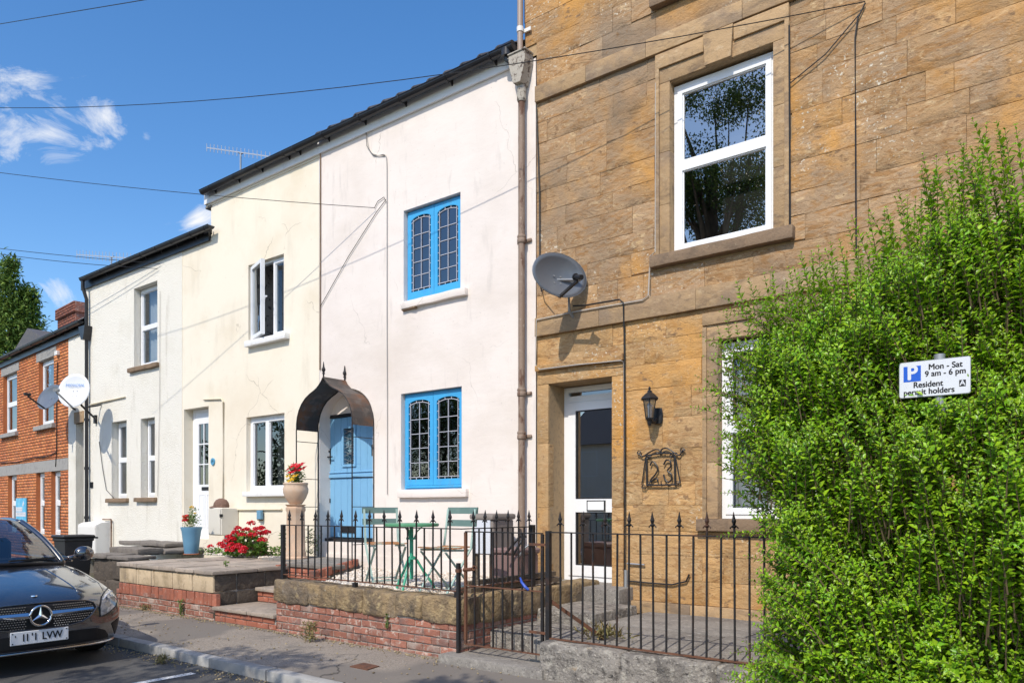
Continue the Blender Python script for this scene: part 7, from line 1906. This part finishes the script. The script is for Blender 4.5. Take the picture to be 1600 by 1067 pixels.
for s in (-1, 1):
    bars = MB()
    ys2 = lin(.095 * s, .47 * s, 14); P_ = []
    for y in ys2: P_.append((front_x(y, zb_, .02) or -.1, y, zb_ + .012 * (abs(y) / .47)))
    for i in range(14):
        (xa, ya_, za), (xb2, yb2, zb2) = P_[i], P_[i + 1]; h0, h1 = .026 - .010 * i / 14, .026 - .010 * (i + 1) / 14
        bars.quad((xa, ya_, za - h0), (xb2, yb2, zb2 - h1), (xb2 + .02, yb2, zb2), (xa + .02, ya_, za)); bars.quad((xa + .02, ya_, za), (xb2 + .02, yb2, zb2), (xb2, yb2, zb2 + h1), (xa, ya_, za + h0))
    CL_(bars, 'grille_bar', m_chrome, grl)
bx0 = (front_x(0, zb_, 0) or 0) + .035; br_ = .087
CL_(MB().tube([(bx0, br_ * math.sin(6.2832 * k / 40), zb_ - .005 + br_ * math.cos(6.2832 * k / 40)) for k in range(41)], .011, 8, cap=False), 'emblem_ring', m_chrome, grl, smooth=True)
mb = MB(); cz_ = zb_ - .005
for k in range(3):
    a = k * 2.0944; tip = Vector((bx0, br_ * math.sin(a), cz_ + br_ * math.cos(a))); c0 = Vector((bx0 + .012, 0, cz_))
    for sg_ in (-1, 1):
        e = Vector((bx0, .019 * math.sin(a + sg_ * 1.0472), cz_ + .019 * math.cos(a + sg_ * 1.0472))); mb.add([c0, tip, e], [(0, 1, 2)]); 
CL_(mb, 'emblem_star', m_chrome, grl)
CL_(MB().add([(bx0 - .012, (br_) * math.sin(6.2832 * k / 24), cz_ + br_ * math.cos(6.2832 * k / 24)) for k in range(24)], [tuple(range(24))]), 'emblem_back', m_cardark, grl)
# lower intake, side intakes, lip
mbi, _ = front_patch(lin(-.64, .64, 30), lambda y: .225 + .02 * abs(y), lambda y: ip(y, [(0, .36), (.5, .355), (.6, .32), (.64, .27)]), .005, 5); CL_(mbi, 'lower_intake', m_cardark, smooth=True)
for s in (1, -1):
    mbi, _ = front_patch(lin(.68 * s, .83 * s, 8), lambda y: ip(y, [(.68, .36), (.74, .25), (.83, .23)]), lambda y: ip(y, [(.68, .375), (.75, .40), (.83, .41)]), .006, 5); CL_(mbi, 'side_intake', m_cardark, smooth=True)
P_ = [(front_x(y, .205, .012) or -.2, y, .205) for y in lin(-.74, .74, 30)]
CL_(MB().tube(P_, .011, 6), 'chrome_lip', m_chrome, smooth=True)
# headlights
for s in (1, -1):
    hl_lo = lambda y: ip(y, [(.545, .455), (.62, .475), (.74, .53), (.83, .60)]); hl_hi = lambda y: ip(y, [(.545, .545), (.59, .635), (.68, .675), (.77, .69), (.83, .675)])
    mbh, gh = front_patch(lin(.545 * s, .83 * s, 16), hl_lo, hl_hi, .006, 6); hd = CL_(mbh, 'headlight', m_lamp, smooth=True)
    ed = [c[-1] for c in gh] + [c[0] for c in reversed(gh)]; CL_(MB().tube([Vector(p) for p in ed + ed[:1]], .006, 5, cap=False), 'rim_line', m_cardark, hd)
    P2 = [(front_x(y, hl_hi(y) - .025, .012) or -.3, y, hl_hi(y) - .025) for y in lin(.60 * s, .81 * s, 8)]; CL_(MB().tube(P2, .007, 5), 'light_strip', m_signwhite, hd)
    for yy, zz in ((.625, .56), (.72, .60)):
        x_ = front_x(yy * s, zz, .008)
        if x_: CL_(MB().tube([(x_, yy * s, zz), (x_ + .006, yy * s, zz)], .03, 14), 'reflector', m_chrome, hd)
# plate
px_ = (front_x(0, .345, 0) or 0) + .022
plt_ = CL_(MB().cbox(px_ - .012, px_, -.24, .24, .285, .402, .004), 'number_plate', m_plate)
RX = (math.radians(90), 0, math.radians(90))
for s, y, sz_ in (("'", -.20, .07), ('1I', -.125, .094), ("'1", -.045, .094), ('LVW', .10, .094)):
    tt = text(s, 'lettering', sz_, (0, 0, 0), m_signblack, None, rot=RX, bold=.0022, sx=.86); tt.parent = plt_; tt.location = (px_ + .002, y, .343)
for yy in (-.222, .222):
    for zz in (.30, .387): CL_(MB().tube([(px_, yy, zz), (px_ + .002, yy, zz)], .006, 6), 'screw', m_cardark, plt_)
# bonnet shut lines, roundel
xs_b = lin(-.06, -1.06, 16)
hy = lambda x: .60 + .13 * min(1, (-x) / .5)
for s in (1, -1): CL_(MB().tube([(x, hy(x) * s, top_zc(x, hy(x) * s, -.001) or .7) for x in xs_b], .004, 5), 'bonnet_gap', m_cardark, smooth=True)
for s in (1, -1): CL_(MB().tube([(x, .40 * s, (top_zc(x, .40 * s, -.004) or .7)) for x in lin(-.15, -1.0, 12)], .010, 8), 'bonnet_crease', m_carpaint, smooth=True)
x_ = -.125; CL_(MB().lathe((x_, 0, top_zc(x_, 0, .0)), [(.03, -.004), (.028, .006)], 18), 'bonnet_badge', m_chrome)
# glasshouse
wsb = lambda u: Vector((-1.08 - .20 * u * u, .70 * u, .945 - .03 * u * u)); wst = lambda u: Vector((-1.86 - .10 * u * u, .535 * u, 1.385 - .035 * u * u))
mb = MB(); n = 40; m_ = 20; gr = [[wsb(u).lerp(wst(u), k / m_) + Vector((.05 * math.sin(math.pi * k / m_) * .5, 0, .035 * math.sin(math.pi * k / m_))) for k in range(m_ + 1)] for u in lin(-1, 1, n)]
for i in range(n):
    for k in range(m_): mb.quad(gr[i][k], gr[i + 1][k], gr[i + 1][k + 1], gr[i][k + 1])
CL_(mb, 'windscreen', m_carglass, smooth=True)
for s in (0, n): CL_(MB().tube([p + Vector((-.012, .012 * (1 if s else -1), -.004)) for p in gr[s]], .033, 8), 'pillar', m_carpaint, smooth=True)
CL_(MB().tube([p + Vector((.01, 0, -.012)) for p in [g_[0] for g_ in gr]], .022, 6), 'scuttle', m_cardark, smooth=True)
rf_ = MB(); rows_r = []
for t in lin(0, 1, 10):
    x = -1.85 - t * 1.55; zt_ = 1.385 + .05 * math.sin(math.pi * min(1, t * 1.1)) - .05 * t; hw2 = .535 + .045 * math.sin(math.pi * t) 
    rows_r.append([Vector((x - .10 * u * u * (1 - t), hw2 * u, zt_ - .04 * u * u)) for u in lin(-1, 1, 12)])
for i in range(10):
    for k in range(12): rf_.quad(rows_r[i][k], rows_r[i][k + 1], rows_r[i + 1][k + 1], rows_r[i + 1][k])
CL_(rf_, 'roof', m_carpaint, smooth=True)
rg = MB(); rt_ = rows_r[-1]; rbm = [Vector((-4.25 + .1 * u * u, .62 * u, .985 - .02 * u * u)) for u in lin(-1, 1, 12)]
for k in range(12): rg.quad(rt_[k], rt_[k + 1], rbm[k + 1], rbm[k])
CL_(rg, 'rear_window', m_carglass, smooth=True)
for s in (1, -1):
    kk = 12 if s == 1 else 0; topl = [r[kk] for r in rows_r]; sgm = MB(); bot = [Vector((-1.28 - (i / 10) * 2.85, .80 * s - .05 * s * (i / 10), .93 + .05 * i / 10)) for i in range(11)]
    for i in range(10): sgm.quad(bot[i], bot[i + 1], topl[i + 1], topl[i])
    CL_(sgm, 'side_window', m_carglass, smooth=True)
    CL_(MB().tube(topl, .022, 6), 'roof_rail', m_carpaint, smooth=True); CL_(MB().tube(bot, .010, 5), 'window_trim', m_chrome)
    MBm = MB(); mc = Vector((-1.42, .985 * s, 1.0))
    bm = bmesh.new(); bmesh.ops.create_uvsphere(bm, u_segments=14, v_segments=8, radius=1)
    for v in bm.verts: c0 = v.co.copy(); v.co = mc + Vector((c0.x * .07, c0.y * .105, c0.z * .078 * (1.1 if c0.z < 0 else 1)))
    bm.verts.index_update(); MBm.add([v.co[:] for v in bm.verts], [[v.index for v in f.verts] for f in bm.faces]); bm.free(); MBm.beam((-1.40, .80 * s, .95), (-1.42, .92 * s, .975), .05, .035)
    CL_(MBm, 'door_mirror', m_carpaint, smooth=True)
    # wheels
    for xw in (-.90, -3.60):
        ya_ = .885 * s; arch = [(xw + .36 * math.cos(a), side_y(xw + .36 * math.cos(a), max(.17, .33 + .36 * math.sin(a)), .004, s) or ya_, max(.165, .33 + .36 * math.sin(a))) for a in lin(math.pi, 0, 24)]
        mb = MB(); cpt = (xw, side_y(xw, .3, .004, s) or ya_, .165)
        for i in range(24): mb.add([cpt, arch[i], arch[i + 1]], [(0, 1, 2)])
        CL_(mb, 'wheel_arch', m_cardark)
        wh = bpy.data.objects.new('wheel', None); bpy.data.objects.remove(wh)
        tyre = CL_(MB().tube([(xw, (.70) * s, .315), (xw, .72 * s, .315), (xw, .89 * s, .315), (xw, .905 * s, .315)], [.30, .318, .318, .295], 28), 'wheel', m_tyre, smooth=40)
        rim = MB(); rim.tube([(xw, .906 * s, .315), (xw, .910 * s, .315)], .05, 12)
        for k in range(5): a = k * 1.2566; rim.beam((xw, .908 * s, .315), (xw + .215 * math.cos(a), .908 * s, .315 + .215 * math.sin(a)), .05, .012, (0, 1, 0))
        rim.tube([(xw + .22 * math.cos(6.2832 * k / 28), .906 * s, .315 + .22 * math.sin(6.2832 * k / 28)) for k in range(29)], .014, 6, cap=False); CL_(rim, 'rim', m_rim, tyre)
# inside: dashboard, seats, steering wheel
CL_(MB().cbox(-1.75, -1.25, -.68, .68, .80, .965, .04), 'dashboard', m_seat)
for s in (1, -1):
    st_ = CL_(MB().cbox(-2.5, -2.36, .36 * s - .24, .36 * s + .24, .6, 1.16, .05), 'seat', m_seat); CL_(MB().cbox(-2.5, -2.41, .36 * s - .12, .36 * s + .12, 1.18, 1.33, .04), 'headrest', m_seat, st_)
CL_(MB().tube([(-1.85, -.36 + .18 * math.sin(6.2832 * k / 24), .98 + .17 * math.cos(6.2832 * k / 24)) for k in range(25)], .014, 6, cap=False), 'steering_wheel', m_seat)
for a, b in (((-1.10, -.45), (-1.20, .22)), ((-1.06, .12), (-1.26, .62))): CL_(MB().beam((a[0], a[1], .968), (b[0], b[1], .972), .02, .016), 'wiper', m_cardark)

# ================================================================== trees
def broadleaf(name, label, base, h, crown_c, crown_r, nleaf, lsz, seed, mat=None, grp=None):
    r = np.random.default_rng(seed); rr = random.Random(seed); t = thing(name, label, 'tree', base, 0, grp); b = Vector(base); cc = b + Vector(crown_c)
    tr = MB(); tr.tube([b, b + Vector((.05, .03, h * .25)), b + Vector((-.05, .05, h * .5)), cc], [h * .022, h * .018, h * .014, h * .006], 10)
    clumps = []
    for i in range(26):
        d = Vector(r.normal(size=3)); d.normalize(); d.z *= .9; q = cc + Vector((d.x * crown_r[0], d.y * crown_r[1], d.z * crown_r[2])) * rr.uniform(.35, .95)
        clumps.append((q, rr.uniform(.28, .5) * min(crown_r))); s_ = b + Vector((0, 0, h * rr.uniform(.3, .6))); tr.tube([s_, s_.lerp(q, .5) + Vector((0, 0, .2)), q], [h * .007, h * .004, .01], 5, cap=False)
    tr.build('trunk', m_bark, t, smooth=True)
    P = []; per = nleaf // len(clumps)
    for q, cr in clumps:
        d = r.normal(size=(per, 3)); d /= np.linalg.norm(d, axis=1)[:, None]; P.append(np.array(q) + d * cr * r.uniform(.2, 1, (per, 1)) ** .5 * np.array([1.15, 1.15, .8]))
    P = np.concatenate(P); n = len(P); U = unit(r.normal(size=(n, 3)) + np.array([0, 0, -.25])); N = unit(r.normal(size=(n, 3)) * .6 + np.array([0, 0, 1]))
    V, Fc = leaf_arrays(P, U, N, r.uniform(.8, 1.3, n) * lsz, r.uniform(.5, .7, n) * lsz, .15, .1)
    np_mesh('crown', V, Fc, mat or m_leaf_tree, t, np.repeat(r.uniform(0, 1, n), 2))['kind'] = 'stuff'
    return t
GT_ = 'trees on the far side of the street'
broadleaf('broadleaf_tree', 'leafy street tree whose boughs shade the car', (-8.6, -6.2, 0), 8.5, (1.6, 1.5, 6.3), (2.6, 1.3, 1.2), 5000, .13, 21, grp=GT_)
broadleaf('broadleaf_tree', 'leafy street tree throwing dappled shade on the pavement', (-3.6, -5.0, 0), 7.5, (-.7, 3.95, 5.5), (3.6, 1.0, .75), 2300, .115, 22, grp=GT_)
broadleaf('broadleaf_tree', 'tall tree mirrored in the upper stone house window', (-10.6, -9.8, 0), 18.5, (0, 0, 13.3), (2.7, 2.4, 4.9), 27000, .10, 23, grp=GT_)
broadleaf('broadleaf_tree', 'bushy tree mirrored in the lower windows', (-28.5, -8.5, 0), 7, (0, 0, 4.0), (3.4, 2.0, 3.4), 8000, .15, 24, grp=GT_)
broadleaf('broadleaf_tree', 'round tree standing further up the far pavement', (-22.5, -8.5, 0), 8, (0, 0, 4.4), (3.6, 2.4, 3.8), 8000, .16, 25, grp=GT_)
broadleaf('broadleaf_tree', 'spreading tree far up the street on the far side', (-35, -9, 0), 9, (0, 0, 4.6), (5, 3, 4.2), 8000, .2, 26, grp=GT_)
# house on the far side, mirrored in the glazed door
oh = thing('house', 'white gabled house across the road mirrored in the door glass', 'house', (-19, -15, 0))
mb = MB(); mb.box(-21, -13.5, -21, -15, 0, 4.6); mb.build('wall', m_white, oh)
mb = MB(); mb.add([(-21.3, -14.7, 4.5), (-13.2, -14.7, 4.5), (-13.2, -21.3, 4.5), (-21.3, -21.3, 4.5), (-21.0, -18, 7.2), (-13.7, -18, 7.2)], [(0, 1, 5, 4), (2, 3, 4, 5), (1, 2, 5), (3, 0, 4), (3, 2, 1, 0)]); mb.build('roof', m_slate, oh)
for xx in (-20.0, -17.7, -15.2):
    for zz in (.9, 3.0): upvc(oh, xx, xx + .9, zz, zz + 1.2, -15.06, [(0, 1, 0, .5), (0, 1, .5, 1)], glass=m_glass_d)
# dark conifer beyond the brick house
def conifer(label, px, py_top, Y, hw, seed):
    r = np.random.default_rng(seed); top = pt(px, py_top, Y); b = Vector((top.x, Y, 0)); h = top.z; t = thing('conifer_tree', label, 'tree', b, 0, 'conifers behind the brick house')
    MB().tube([b, top - Vector((0, 0, .3))], [.25, .03], 8).build('trunk', m_bark, t)
    P = []; U = []
    nb = 420
    for i in range(nb):
        f = r.uniform(0, 1) ** .8; z = h * (.12 + .88 * f); rad = hw * (1 - f) ** .75 * r.uniform(.45, 1.12) + .12; a = r.uniform(0, 6.283)
        e = np.array([b.x + rad * math.cos(a), b.y + rad * math.sin(a), z - .12 * rad + .1]); s = np.array([b.x, b.y, z])
        k = int(22 + 42 * rad / hw); tt_ = r.uniform(.35, 1.0, k)[:, None]; q = s + (e - s) * tt_ + r.normal(size=(k, 3)) * .15 * (.5 + tt_)
        P.append(q); dirv = unit((e - s)[None] * .5 + r.normal(size=(k, 3)) * .5 + np.array([0, 0, -.1])); U.append(dirv)
    P = np.concatenate(P); U = np.concatenate(U); n = len(P); N = unit(r.normal(size=(n, 3)) * .7 + np.array([0, 0, 1]))
    V, Fc = leaf_arrays(P, U, N, r.uniform(.16, .36, n), r.uniform(.05, .11, n), .1, .15)
    np_mesh('crown', V, Fc, m_conif, t, np.repeat(r.uniform(0, 1, n), 2))['kind'] = 'stuff'
conifer('tall dark green conifer rising behind the brick house roof', 14, 408, 15.0, 2.3, 31)
conifer('shorter conifer at the left edge behind the brick house', -22, 425, 15.5, 2.2, 32)
conifer('low conifer top peeping over the brick house roof', 44, 455, 15.8, 1.7, 33)
for o in bpy.data.objects:
    if o.type == 'MESH' and o.data.users > 0 and not o.data.materials: print('nomat', o.name)
